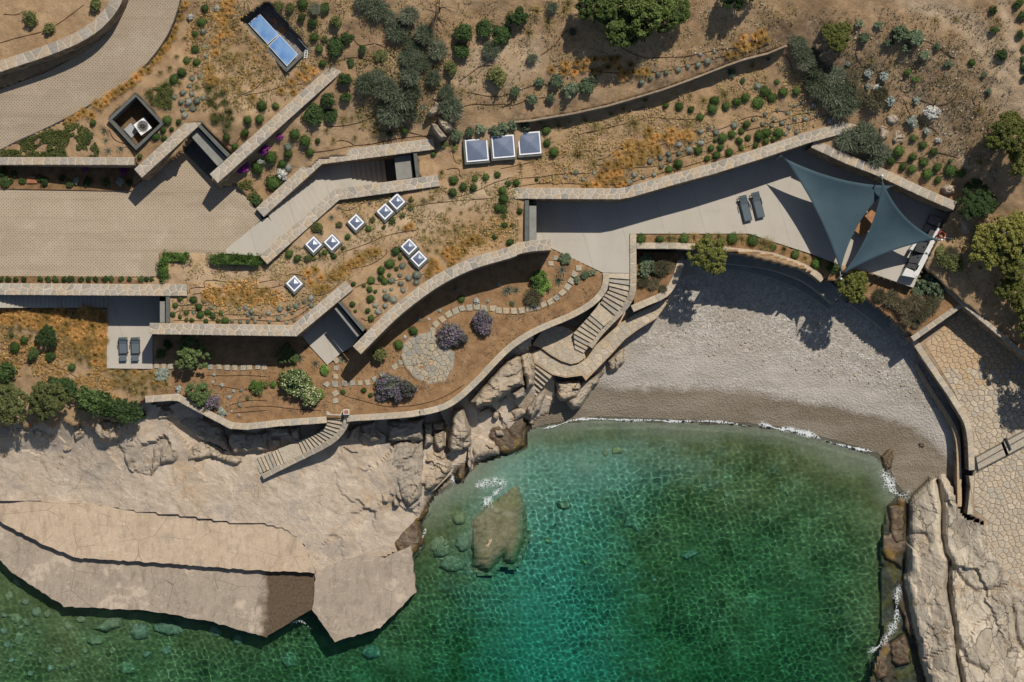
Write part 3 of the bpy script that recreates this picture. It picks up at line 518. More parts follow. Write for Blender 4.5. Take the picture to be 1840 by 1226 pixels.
# ---------------------------------------------------------------- the sea: rippled surface over the sea floor
def make_sea():
    st = 1.6; xs = np.arange(-235, 2075, st); ys = np.arange(735, 1460, st); X, Y = np.meshgrid(xs, ys)
    fi = (X-gx[0])/STEP; fj = (Y-gy[0])/STEP; i0 = fi.astype(int); j0 = fj.astype(int); a = fi-i0; b = fj-j0
    ZB = Z[j0, i0]*(1-a)*(1-b)+Z[j0, i0+1]*a*(1-b)+Z[j0+1, i0]*(1-a)*b+Z[j0+1, i0+1]*a*b
    k = CAMZ/FPX; wx = (X-920)*k; wy = (613-Y)*k; r = np.random.default_rng(5); H = np.zeros(X.shape)
    for q in range(46):
        lam = .22*(3.8**r.random()); an = r.normal(-1.5, 1.15); ph = r.random()*6.28
        H += .0030*lam**1.3*np.sin(2*PI/lam*(wx*math.cos(an)+wy*math.sin(an)+.12*np.sin(wx*.7+q)+.12*np.sin(wy*.6-q))+ph)
    calm = np.clip((-ZB+.05)/.5, .35, 1); H = H*calm*np.clip(1+.8*fbm(X, Y, 90, 81, 3), .55, 1.25)*np.minimum(1, 1.7/np.maximum(-ZB, .1))**.9
    d, _ = distline(X, Y, T('P', (1060,762),(1180,760),(1330,768),(1400,775),(1480,796),(1570,822)))
    H += .05*np.exp(-((d-5)/5)**2)
    ny2, nx2 = X.shape; ID = np.arange(nx2*ny2).reshape(ny2, nx2)
    m = (ZB[:-1, :-1] < .25); jj, ii = np.nonzero(m); q = np.stack([ID[jj, ii], ID[jj+1, ii], ID[jj+1, ii+1], ID[jj, ii+1]], -1)
    u, inv = np.unique(q, return_inverse=True); q = inv.reshape(-1, 4)
    co = np.stack([wx.ravel()[u], wy.ravel()[u], H.ravel()[u]], -1).astype(np.float32)
    me = bpy.data.meshes.new('sea'); me.vertices.add(len(u)); me.vertices.foreach_set('co', co.ravel()); me.loops.add(q.size); me.loops.foreach_set('vertex_index', q.ravel().astype(np.int32))
    me.polygons.add(len(q)); me.polygons.foreach_set('loop_start', np.arange(0, q.size, 4, dtype=np.int32)); me.polygons.foreach_set('loop_total', np.full(len(q), 4, np.int32))
    me.update(calc_edges=True); me.polygons.foreach_set('use_smooth', np.ones(len(q), bool))
    reef = [(890+(x-890)*1.08, 945+(y-945)*1.04) for x, y in T('C3', (80,165),(105,230),(115,320),(110,480),(60,610),(15,590))+T('C2', (1340,560),(1260,650),(1190,620),(1165,400),(1200,340),(1300,260),(1381,200))]
    dr, _ = distline(X, Y, reef+[reef[0]]); ins = inpoly(X, Y, reef); ZD = np.where(ins, np.maximum(ZB, ZB+(-.15-ZB)*np.clip(dr/14, 0, 1)), ZB)
    dep = np.clip(-ZD, 0, 8).ravel()[u]; at = me.attributes.new('depth', 'FLOAT', 'POINT'); at.data.foreach_set('value', dep.astype(np.float32))
    n = N('sea_water'); n.n.remove(n.b); g = n.n.new('ShaderNodeBsdfGlass'); g.inputs['IOR'].default_value = 1.33; g.inputs['Roughness'].default_value = 0.0
    dp = n.attr('depth'); cr = n.n.new('ShaderNodeCombineColor')
    for i, (k0, kk) in enumerate(((.92, .36), (.975, .082), (.98, .11))):
        n.L(n.math('MULTIPLY', n.math('EXPONENT', n.math('MULTIPLY', dp, -kk)), k0), cr.inputs[i])
    bp = n.n.new('ShaderNodeBump'); bp.inputs['Distance'].default_value = 0.04
    n.L(n.ramp(dp, (0.0, 0.75), (0.18, 0.12), (0.4, 0.05)), bp.inputs['Strength']); n.L(n.noise(4.5, 3, 0.6), bp.inputs['Height']); n.L(bp.outputs[0], g.inputs['Normal'])
    n.L(cr.outputs[0], g.inputs['Color']); n.L(g.outputs[0], n.n['Material Output'].inputs[0]); M['sea_water'] = n.m
    me.materials.append(n.m); o = link(bpy.data.objects.new('sea', me)); o['kind'] = 'structure'; o.cycles.is_caustics_caster = True
    for t in (g_bed, g_wet, g_beach, g_shore): t.cycles.is_caustics_receiver = True
    return o
sea = make_sea()

# ---------------------------------------------------------------- stone pieces
def clip(poly, a, b, c):                 # keep a*x+b*y <= c
    out = []
    for p, q in zip(poly, poly[1:]+poly[:1]):
        dp = a*p[0]+b*p[1]-c; dq = a*q[0]+b*q[1]-c
        if dp <= 0: out.append(p)
        if (dp < 0 < dq) or (dq < 0 < dp):
            t = dp/(dp-dq); out.append((p[0]+(q[0]-p[0])*t, p[1]+(q[1]-p[1])*t))
    return out
def cells(poly, seeds, gap):
    res = []
    for i, s in enumerate(seeds):
        c = list(poly)
        near = sorted(range(len(seeds)), key=lambda j: (seeds[j][0]-s[0])**2+(seeds[j][1]-s[1])**2)[1:22]
        for j in near:
            o = seeds[j]; a, b = o[0]-s[0], o[1]-s[1]; L = math.hypot(a, b) or 1e-6; a /= L; b /= L
            c = clip(c, a, b, a*(s[0]+o[0])/2+b*(s[1]+o[1])/2-gap/2)
            if len(c) < 3: break
        if len(c) < 3: continue
        d = [c[0]]
        for p in c[1:]:
            if math.dist(p, d[-1]) > .05: d.append(p)
        if len(d) > 1 and math.dist(d[0], d[-1]) <= .05: d.pop()
        if len(d) >= 3: res.append(d)
    return res
def piece(name, pts, zs, th, mat, parent, rng):
    k = len(pts)
    if sum(a[0]*b[1]-b[0]*a[1] for a, b in zip(pts, pts[1:]+pts[:1])) < 0: pts = pts[::-1]; zs = zs[::-1]
    cx = sum(p[0] for p in pts)/k; cy = sum(p[1] for p in pts)/k; cz = sum(zs)/k; lift = rng.uniform(0, .01); tx, ty = rng.uniform(-.02, .02), rng.uniform(-.02, .02)
    v = []
    for f, dz in ((1.0, -.07), (1.0, th-.008), (.93, th)):
        for p, z in zip(pts, zs):
            x, y = (p[0]-cx)*f, (p[1]-cy)*f; v.append((x, y, z-cz+dz+(lift+tx*x+ty*y if dz > 0 else 0)))
    f = [(r*k+j, r*k+(j+1) % k, (r+1)*k+(j+1) % k, (r+1)*k+j) for r in (0, 1) for j in range(k)]+[tuple(range(2*k, 3*k))]
    o = mesh_obj(name, v, f, mat, parent); o.location = (cx, cy, cz); return o
def frames(pts):                          # world polyline with mitred normals and running length
    pts = [Vector(p) for p in pts]; s = [0.0]; nn = []
    for a, b in zip(pts, pts[1:]): s.append(s[-1]+(b-a).to_2d().length)
    for i, p in enumerate(pts):
        d0 = (pts[i]-pts[i-1]).to_2d().normalized() if i else None; d1 = (pts[i+1]-pts[i]).to_2d().normalized() if i < len(pts)-1 else None
        if d0 is None: n = Vector((-d1.y, d1.x))
        elif d1 is None: n = Vector((-d0.y, d0.x))
        else:
            n0 = Vector((-d0.y, d0.x)); n1 = Vector((-d1.y, d1.x)); m = (n0+n1).normalized(); n = m/max(.5, m.dot(n0))
        nn.append(n)
    return pts, s, nn
def at(fr, s, t):
    pts, S, nn = fr; i = 0
    while i < len(S)-2 and s > S[i+1]: i += 1
    k = (s-S[i])/(S[i+1]-S[i]); p = pts[i].lerp(pts[i+1], k); n = nn[i].lerp(nn[i+1], k); return p.x+n.x*t, p.y+n.y*t, p.z
def ribbon(name, wp, wid, zb, mat, parent=None):
    fr = frames(wp); v = []; f = []
    for p, n in zip(fr[0], fr[2]):
        b = zb(p) if callable(zb) else zb
        for t, z in ((-.5, b), (.5, b), (.5, p.z), (-.5, p.z)): v.append((p.x+n.x*wid*t, p.y+n.y*wid*t, z))
    k = len(wp)
    for i in range(k-1):
        for a in range(4): f.append((4*i+a, 4*i+(a+1) % 4, 4*i+4+(a+1) % 4, 4*i+4+a))
    f += [(3, 2, 1, 0), (4*k-4, 4*k-3, 4*k-2, 4*k-1)]
    bm = mesh_obj(name, v, f, mat, parent)
    b2 = bmesh.new(); b2.from_mesh(bm.data); bmesh.ops.recalc_face_normals(b2, faces=b2.faces); b2.to_mesh(bm.data); b2.free(); return bm, fr
WALLC = [0]
def wall(name, pts, wid, ztop, drop, label, style='crazy', mat='cap_stone', size=.52, group=None):
    """pts photo points (optionally with own z), wid metres, coping of separate stones"""
    WALLC[0] += 1; rng = random.Random(WALLC[0]*31)
    wp = [P(p[0], p[1], p[2] if len(p) > 2 else ztop) for p in pts]
    root, fr = ribbon(name, wp, wid, (lambda p: p.z-drop), 'masonry'); root.data.materials.append(M['mortar'])
    for pl in root.data.polygons:
        if pl.normal.z > .5: pl.material_index = 1
    tag(root, label, 'wall', group); L = fr[1][-1]; h = wid/2-.012
    if style == 'blocks':
        s = .02; cs = []
        while s < L-.12:
            l = min(rng.uniform(.6, 1.35)*size, L-.02-s); 
            if L-.02-(s+l) < .15: l = L-.02-s
            j = rng.uniform(-.02, .02); cs.append([(s, -h), (s+l-.025, -h), (s+l-.025+j, h), (s+j, h)]); s += l
    else:
        rows = max(1, round(wid/size*1.15)); nS = int(L/size*1.0); seeds = []
        for i in range(nS):
            for r in range(rows):
                seeds.append(((i+.5+rng.uniform(-.42, .42)+(.5 if r % 2 else 0))*L/nS, (-.5+(r+.5)/rows)*wid+rng.uniform(-.3, .3)*wid/rows))
        seeds = [q for q in seeds if 0 < q[0] < L]
        cs = cells([(0, -h), (L, -h), (L, h), (0, h)], seeds, .07)
    for c in cs:
        q = [at(fr, s, t) for s, t in c]; piece('stone', [(x, y) for x, y, z in q], [z for x, y, z in q], .014, mat, root, rng)
    return root
def paving(name, poly, z, size, mat, gap, parent, seed, th=.03, zf=None):
    rng = random.Random(seed); wp = W(poly, z); xs = [p[0] for p in wp]; ys = [p[1] for p in wp]; seeds = []
    X = np.array([p[0] for p in wp]); y = min(ys)
    j = 0
    while y < max(ys):
        x = min(xs)+(size/2 if j % 2 else 0)
        while x < max(xs):
            q = (x+rng.uniform(-.38, .38)*size, y+rng.uniform(-.38, .38)*size)
            if inpoly(np.array([q[0]]), np.array([q[1]]), wp)[0]: seeds.append(q)
            x += size
        y += size*.9; j += 1
    big = list(wp)
    for c in cells(big, seeds, gap):
        cx = sum(p[0] for p in c)/len(c); cy = sum(p[1] for p in c)/len(c)
        far = max(math.dist((cx, cy), p) for p in c)
        if far > size*1.1: c = [(cx+(p[0]-cx)*min(1, size*.75/math.dist((cx, cy), p)), cy+(p[1]-cy)*min(1, size*.75/math.dist((cx, cy), p))) for p in c]
        zz = zf(cx, cy) if zf else z
        piece(name, c, [zz]*len(c), th, mat(cx, cy) if callable(mat) else mat, parent, rng)

# ---------------------------------------------------------------- paved surfaces
court = slab('court_pavement', POLY_court, 9.3, .3, 'pavers'); tag(court, kind='structure')
dp = POLY_drive
vv = W(dp, 12.8); zt = [float(drive_z(p[0], p[1])) for p in dp]
drv = MB(); drv.prism([tuple(P(p[0], p[1], z))[:2] for p, z in zip(dp, zt)], 11.0, zt)
# the driveway climbs: build it as strips so that it stays smooth
def driveway():
    up = resample(dp[0:8], 30); lo = resample(dp[8:21][::-1], 30); k = 40
    def pick(l, t): 
        x = t*(len(l)-1); i = int(min(x, len(l)-2)); a = x-i; return tuple(l[i][c]*(1-a)+l[i+1][c]*a for c in (0, 1))
    v = []; f = []
    for i in range(k+1):
        a = pick(up, i/k); b = pick(lo, i/k)
        for j in range(7):
            q = (a[0]+(b[0]-a[0])*j/6, a[1]+(b[1]-a[1])*j/6); v.append(P(q[0], q[1], float(drive_z(*q))))
        if i:
            for j in range(6): f.append(((i-1)*7+j, (i-1)*7+j+1, i*7+j+1, i*7+j))
    o = mesh_obj('driveway', v, f, 'pavers', smooth=True)
    b2 = bmesh.new(); b2.from_mesh(o.data); bmesh.ops.recalc_face_normals(b2, faces=b2.faces)
    if sum(x.normal.z for x in b2.faces) < 0: bmesh.ops.reverse_faces(b2, faces=b2.faces)
    b2.to_mesh(o.data); b2.free(); tag(o, kind='structure'); return lo
lo = driveway()
kerbw = [P(p[0], p[1], float(drive_z(p[0], p[1]))+.03) for p in smooth_line(dp[8:21], 1)]
tag(ribbon('driveway_kerb', kerbw, .09, lambda p: p.z-.3, 'kerb_steel')[0], kind='structure')
terr = slab('terrace', POLY_terr, 6.0, .45, 'terrace_concrete'); tag(terr, kind='structure')
wt = T('B1', (563,380),(880,380),(880,535),(800,590),(800,768),(560,765)); tw = slab('lounging_terrace', wt, 6.0, .35, 'terrace_concrete'); tag(tw, kind='structure')
rm = T('D8', (1385,392),(1640,168),(1815,365),(1730,475),(1660,515),(1565,598),(1447,470)); tr = slab('doorway_terrace', rm, 6.0, .35, 'terrace_concrete'); tag(tr, kind='structure')
land = slab('stair_landing_pavement', T('D6', (-176,1050),(-170,1010),(165,735),(215,720),(340,880),(150,1075)), 9.32, .3, 'terrace_concrete'); tag(land, kind='structure')

# ---------------------------------------------------------------- stone walls
wall('driveway_wall', [p+(float(drive_z(*p))+1.95,) for p in L_drive], .78, 15.0, 4.0, 'curved stone retaining wall with pale coping above the driveway, top left', size=.62)
wall('planter_wall', [p+(float(drive_z(*p))+.32,) for p in T('A1', (-300,845),(0,845),(350,845),(705,846))], .56, 12.05, 3.2, 'long low stone wall above the shaded planting strip by the paved court', size=.6)
wall('garage_wall', T('P', (376,195),(248,312)), .82, 12.3, 3.4, 'shorter diagonal stone wall beside the square sunken light well', size=.6)
wall('garage_wall', T('P', (611,117.5),(384,321)), .86, 12.35, 3.6, 'longer diagonal stone wall running from the solar panel pit to the court', size=.6)
wall('stair_wall', T('D6', (137,676),(685,180),(1737,43)), .84, 9.9, 3.6, 'angled stone wall along the upper side of the entrance stair', size=.55)
wall('stair_wall', T('D6', (170,1110),(843,510),(1780,380)), .84, 9.9, 3.6, 'angled stone wall along the lower side of the entrance stair', size=.55)
wall('terrace_wall', T('P', (912,347.5),(1112,348.5),(1132,345),(1215,321),(1281,303),(1360,278),(1449,248),(1573,214)), .80, 9.65, 4.0, 'long bent stone wall between the roof garden and the big terrace', size=.55)
wall('terrace_wall', T('P', (1461,258),(1524,287),(1583,310),(1655,344),(1716,370.5)), .66, 9.15, 3.6, 'straight stone wall behind the shade sails with a shrub hanging over', size=.7)
wall('court_wall', T('B1', (-300,347),(980,355)), .85, 9.55, 3.9, 'straight stone wall below the paved court above the shaded side stair', size=.55)
wall('roof_wall', T('D8', (340,347),(1338,362),(1718,47)), .82, 9.55, 3.9, 'bent stone wall above the shaded garden with three small trees', size=.55)
wall('curved_wall', smooth_line(L_curve, 1), .82, 9.5, 3.9, 'long curved stone wall sweeping above the round stone patio', size=.55)
wall('garden_wall', L_gard_w, .5, 6.15, 4.0, 'pale garden retaining wall above the western boulders and concrete shelf', 'crazy', 'pale_stone', .62)
wall('garden_wall', smooth_line(L_gard_e, 1), .47, 6.15, 3.8, 'pale winding garden wall above the cliff between the two outdoor stairs', 'blocks', 'pale_stone', .5)
wall('stair_parapet', smooth_line(T('D3', (938,110,6.1),(935,180,6.0),(900,270,5.6),(820,360,5.1),(700,432,4.5),(520,520,3.9),(350,602,3.45),(162,700,3.0)), 1), .42, 6, 3.2, 'curved stone parapet of the stair going down to the concrete shelf', 'crazy', 'pale_stone', .7)
wall('stair_parapet', smooth_line(T('D2', (795,-75,6.12),(796,120,6.12),(797,250,6.0),(790,345,5.6),(738,432,5.1),(640,530,4.6),(560,612,4.2),(498,702,3.9)), 1), .48, 6, 3.0, 'curved stone parapet of the stair from the big terrace to the beach', 'crazy', 'pale_stone', .7)
wall('planter_wall', L_plant, .46, 6.1, 4.5, 'pale coping wall between the planter of round shrubs and the beach', 'crazy', 'pale_stone', .7)
wall('planter_wall', smooth_line(T('D2', (1125,110),(1090,225),(1052,300),(1000,352),(900,392),(790,440)), 1), .52, 4.5, 3.0, 'low curved block wall around the planter beside the beach stair', 'blocks', 'pale_stone', .6)
wall('beach_wall', L_beach, .46, 3.25, 2.6, 'curved block wall between the pebble beach and the crazy paved terrace', 'blocks', 'pale_stone', .48)
wall('beach_wall', T('D7', (815,1032,3.05),(815,1226,3.0))+T('C4', (1108,200,3.0),(1102,358,2.95)), .42, 3, 2.2, 'short block wall continuing the beach wall beside the bare rock', 'blocks', 'pale_stone', .48)
wall('beach_ledge', smooth_line(T('D7', (370,150),(450,290),(540,430),(620,550),(682,660),(708,760),(714,870),(716,1010),(720,1226))+T('C4', (1048,318)), 1), .33, 1.95, 1.6, 'low ledge of sandy blocks along the foot of the beach wall', 'blocks', 'sand_stone', .45)
wall('cross_wall', T('B4', (815,612),(1080,424)), .42, 4.9, 2.6, 'narrow wall between the spiky planting and the crazy paved terrace', 'crazy', 'cap_stone', .6)
wall('boundary_wall', T('B4', (885,245),(1090,430),(1401,692),(1640,860)), .34, 5.4, 3.0, 'dark narrow wall below the pines along the crazy paved terrace', 'crazy', 'cap_stone', .6)
wl = [(p[0], p[1], gz(p[0], p[1]-12)+.1) for p in resample(L_dry, 40)]
wall('dry_stone_wall', wl, .13, 11, 1.9, 'thin dry stone retaining wall crossing the slope above the roof garden', 'blocks', 'grout', .42)

# tiered seat walls in the shade above the pebbles
def tier(pts, z, label):
    wp = [P(p[0], p[1], z) for p in smooth_line(pts, 1)]; o, _ = ribbon('seat_tier', wp, 1.15, z-2.6, 'grey_slab'); tag(o, label, 'seat wall'); return o
tier(T('B3', (985,150),(1210,178),(1401,200))+T('B4', (130,222),(250,265),(340,325),(425,400)), 4.3, 'upper curved seat tier in the shade above the pebble beach')
tier(T('B3', (1060,190),(1210,208),(1401,240))+T('B4', (130,268),(240,315),(330,372),(400,425)), 2.95, 'lower curved seat tier touching the shaded pebbles of the beach')
tier(T('B4', (500,390),(560,430),(640,490),(690,535)), 3.1, 'short seat tier between the round tree and the spiky planting')

# ---------------------------------------------------------------- stairs
def flight(name, left, right, zs, label, mat, thick=.6, stepmat=None, cat='stairs'):
    """left/right: matching lists of photo points of the step edges, zs top of each tread"""
    mid = P((left[0][0]+right[0][0])/2, (left[0][1]+right[0][1])/2, zs[0]); root = empty(name, mid); tag(root, label, cat)
    for i in range(len(left)-1):
        a, b, c, d = left[i], left[i+1], right[i+1], right[i]; z = zs[i]
        fwd = P(*b, z)-P(*a, z); fw2 = P(*c, z)-P(*d, z)
        q = [P(*a, z)-fwd*.1, P(*b, z)-fwd*.0, P(*c, z)-fw2*.0, P(*d, z)-fw2*.1]
        o = MB().prism([((p-mid).x, (p-mid).y) for p in q], z-mid.z-thick-i*.002, z-mid.z).build('step', mat, root)
    return root
def lerp(a, b, k): return [(a[0]+(b[0]-a[0])*i/k, a[1]+(b[1]-a[1])*i/k) for i in range(k+1)]
def path_pts(pts, k):
    fr = [0]; 
    for a, b in zip(pts, pts[1:]): fr.append(fr[-1]+math.dist(a, b))
    out = []
    for i in range(k+1):
        s = fr[-1]*i/k; j = 0
        while j < len(fr)-2 and s > fr[j+1]: j += 1
        t = (s-fr[j])/(fr[j+1]-fr[j]); out.append((pts[j][0]+(pts[j+1][0]-pts[j][0])*t, pts[j][1]+(pts[j+1][1]-pts[j][1])*t))
    return out
# entrance stair: twelve shallow steps, a landing, then six down to the door
flight('entrance_stair', lerp(T('D6', (215,690))[0], T('D6', (715,240))[0], 12), lerp(T('D6', (330,900))[0], T('D6', (830,465))[0], 12), [9.3-.11*i for i in range(12)], 'pale concrete entrance stair running down between two angled stone walls', 'terrace_concrete')
lo_st = slab('stair_landing_pavement', T('D6', (690,220),(960,190),(990,440),(825,480)), 7.95, .5, 'terrace_concrete'); tag(lo_st, kind='structure')
flight('entrance_stair', lerp(T('D6', (950,195))[0], T('D6', (1275,150))[0], 7), lerp(T('D6', (985,440))[0], T('D6', (1305,395))[0], 7), [7.8-.15*i for i in range(7)], 'short shaded flight of steps down to the dark entrance door', 'terrace_concrete')
# side stair beside the lounging terrace
flight('side_stair', T('B1', *[(-280+22.2*i, 376) for i in range(39)]), T('B1', *[(-280+22.2*i, 447) for i in range(39)]), [6.0+.105*(38-i) for i in range(38)], 'long shaded stair descending beside the golden grasses to the lounging terrace', 'terrace_concrete', .9)
# garden stair to the concrete shelf
Lp = T('D3', (750,102),(750,175),(745,225),(715,265),(670,300),(600,335),(540,352),(492,375)); Rp = T('D3', (900,98),(897,180),(890,225),(858,280),(820,325),(735,388),(620,455),(540,490))
flight('shelf_stair', path_pts(Lp, 14), path_pts(Rp, 14), [6.0-.17*i for i in range(14)], 'upper curving flight of stone steps below the square planter post', 'pale_stone', .5)
o = slab('stair_landing', T('D3', (495,372),(542,492),(362,575),(305,445)), 3.62, .9, 'pale_stone'); tag(o, kind='structure')
flight('shelf_stair', path_pts(T('D3', (312,445),(80,540)), 7), path_pts(T('D3', (365,575),(140,668)), 7), [3.5-.14*i for i in range(7)], 'lower straight flight of stone steps landing on the concrete shelf', 'pale_stone', .6)
# beach stair
flight('beach_stair', path_pts(T('D2', (630,200),(630,310),(600,345),(572,400)), 8), path_pts(T('D2', (770,198),(768,310),(745,400),(672,485)), 8), [5.95-.15*i for i in range(8)], 'upper flight of stone steps leaving the big terrace towards the beach', 'pale_stone', .6)
o = slab('stair_landing', T('D2', (568,395),(675,485),(595,560),(500,480)), 4.72, 1.6, 'pale_stone'); tag(o, kind='structure')
flight('beach_stair', path_pts(T('D2', (505,480),(385,610),(395,715)), 8), path_pts(T('D2', (592,558),(500,690),(455,745)), 8), [4.6-.145*i for i in range(8)], 'middle flight of stone steps along the curved parapet above the beach', 'pale_stone', .9)
o = slab('stone_platform', T('D2', (100,690),(190,560),(310,560),(400,600),(460,750),(470,775),(420,810),(370,822),(300,800),(230,760),(165,712)), 3.42, 1.2, 'sand_stone'); tag(o, kind='structure')
o = slab('stone_platform', T('D2', (100,740),(165,715),(230,762),(300,803),(370,826),(425,815),(480,778),(540,690),(700,545),(800,480),(1000,380),(1050,372),(960,505),(835,580),(740,650),(640,760),(470,935),(445,900),(330,915),(240,895),(115,812)), 3.12, 1.5, 'sand_stone'); tag(o, kind='structure')
flight('beach_stair', path_pts(T('D2', (115,800),(115,900),(95,1010),(65,1080)), 8), path_pts(T('D2', (240,900),(190,960),(130,1040),(100,1090)), 8), [2.95-.27*i for i in range(8)], 'lowest narrow flight of steps between the rocks down to the wet sand', 'pale_stone', 1.0)
# steps on the paved terrace at the right edge
flight('plaza_steps', lerp(T('D7', (1240,660))[0], T('D7', (850,880))[0], 2), lerp(T('D7', (1300,760))[0], T('D7', (870,990))[0], 2), [3.1, 3.1], 'pale stone step crossing the crazy paved terrace at the right edge', 'pale_stone', .3)

# ---------------------------------------------------------------- crazy paving
pl = [p for p in POLY_plaza]
PZ = T('P', (1662,618),(1733,552),(1840,642),(1990,735),(1990,1040),(1838,1056),(1812,1040),(1788,988),(1772,962),(1780,940),(1750,915),(1752,860),(1750,780),(1715,705))
def pmat(x, y):
    py = 613-y/mpp(2.9); return 'sand_stone' if py < 672+random.uniform(-30, 30) else 'pale_stone'
def plz(x, y): return 2.9+(700-(613-y/mpp(2.9)))*.0008
paving('stone', PZ, 2.9, .46, pmat, .06, g_plaza, 5, .03, plz)
pat_poly = T('B2', (818,700),(832,630),(880,592),(985,565),(1040,610),(1100,680),(1098,760),(1050,835),(960,850),(890,818),(840,760))
patio = slab('patio', pat_poly, 5.99, .1, 'grout'); tag(patio, kind='structure')
paving('stone', T('B2', (822,700),(838,635),(885,600),(985,572),(1040,615),(1094,685),(1092,758),(1046,828),(960,843),(893,812),(845,757)), 5.99, .43, 'slate_stone', .05, patio, 6, .03)
steps = T('B2', (430,848),(475,895),(475,935),(475,805),(478,765),(480,725),(522,845),(565,842),(605,840),(645,838),(683,822),(725,800),(787,757),(818,735),(985,565),(1003,532),(1035,508),(1068,482),(1105,465),(1140,450),(1178,446),(1215,443),(1255,450),(1300,452),(1333,460),(1370,463),(475,848))+T('B3', (25,463),(68,463),(108,463),(148,452),(187,442),(225,432),(260,415),(292,395),(322,368),(350,338),(370,305),(387,272),(408,238),(287,185),(262,215))+T('D8', (390,605),(437,605),(485,608),(760,612),(820,610),(873,615),(928,615),(985,617),(1030,612),(1085,612),(1130,612))
gp = empty('garden_path', P(800, 600, 5.9)); tag(gp, kind='structure'); rng = random.Random(4)
for i, p in enumerate(steps):
    nx_ = steps[min(i+1, len(steps)-1)]; pv = steps[max(i-1, 0)]; d = (nx_[0]-pv[0], nx_[1]-pv[1]); a = -math.atan2(d[1], d[0]) if math.hypot(*d) < 45 else 0
    z = gz(*p)+.05; c = P(p[0], p[1], z); r = []
    for k in range(5):
        b = a+PI/4+k*2*PI/4 if k < 4 else None
        if b is None: break
        q = rng.uniform(.23, .31)*(1.15 if 14 < i < 40 else 1); r.append((c.x+q*math.cos(b+rng.uniform(-.15, .15)), c.y+q*math.sin(b+rng.uniform(-.15, .15))))
    o = piece('stone', r, [z]*4, .02, 'slate_stone', None, rng); o.parent = gp; o.matrix_parent_inverse = Matrix.Translation(-gp.location)

# ---------------------------------------------------------------- concrete shelf and quays
def quay_slab(name, pts, z, zb, mat, label_kind='structure', damp=None):
    pts = resample(pts, 7, True); rng = random.Random(len(pts)); pts = [(p[0]+rng.uniform(-1.3, 1.3), p[1]+rng.uniform(-1.3, 1.3)) for p in pts]
    bm = bmesh.new(); wp = W(pts, z); top = [bm.verts.new((x, y, z)) for x, y in wp]
    f = bm.faces.new(top); 
    if f.normal.z < 0 or f.calc_area() and (f.normal_update() or f.normal.z < 0): f.normal_flip()
    r = bmesh.ops.extrude_face_region(bm, geom=[f]); vs_ = [g for g in r['geom'] if isinstance(g, bmesh.types.BMVert)]
    for v in vs_: v.co.z = z
    for v in top: v.co.z = zb
    bm.normal_update(); bmesh.ops.recalc_face_normals(bm, faces=bm.faces)
    tf = [x for x in bm.faces if abs(x.normal.z) > .9 and x.calc_center_median().z > (z+zb)/2]
    bmesh.ops.triangulate(bm, faces=[x for x in bm.faces if len(x.verts) > 4])
    for _ in range(3): bmesh.ops.subdivide_edges(bm, edges=[e for e in bm.edges if e.calc_length() > 1.2 and min(v.co.z for v in e.verts) > z-.05], cuts=1)
    bmesh.ops.triangulate(bm, faces=[x for x in bm.faces if len(x.verts) > 4])
    me = bpy.data.meshes.new(name); bm.to_mesh(me); bm.free(); me.materials.append(M[mat])
    at_ = me.attributes.new('damp', 'FLOAT', 'POINT')
    for i, v in enumerate(me.vertices):
        px = v.co.x/mpp(v.co.z)+920; py = 613-v.co.y/mpp(v.co.z); at_.data[i].value = damp(px, py, v.co.z) if damp else (0.0 if v.co.z > .3 else 1.0)
    o = link(bpy.data.objects.new(name, me)); tag(o, kind='structure'); return o
mid_q = T('P', (-220,890),(0,898),(55,900),(160,907),(243,918),(334,927),(417,939),(473,941),(509,949),(542,972),(563,1022),(565,1030),(440,1024),(278,1011),(139,1003),(70,975),(0,938),(-220,870))
quay_slab('concrete_shelf', mid_q, 1.62, -.5, 'quay_pale')
low_q = T('P', (-220,880),(0,930),(70,966),(139,994),(278,1003),(440,1015),(565,1022),(566,1030),(561,1095),(478,1145),(440,1135),(382,1118),(271,1098),(115,1090),(70,1061),(21,1029),(0,1007),(-220,870))
low_q = T('P', (-220,905),(0,930),(70,966),(139,994),(278,1003),(440,1015),(565,1022),(566,1030),(561,1095),(478,1145),(440,1135),(382,1118),(271,1098),(115,1090),(70,1061),(21,1029),(0,1007),(-220,960))
quay_slab('concrete_quay', low_q, .98, -2.6, 'quay_grey', damp=lambda x, y, z: 1.0 if z < .3 else max(0, min(1, (x-448+(y-1030)*.05)/62)))
blk = T('P', (567,1028),(562,1096),(601,1154),(683,1128),(747,1064),(739,981),(715,990),(690,1003),(650,996),(610,1008),(585,1020))
quay_slab('concrete_quay', blk, 1.12, -2.8, 'quay_grey', damp=lambda x, y, z: 1.0 if z < .3 else 0.0)

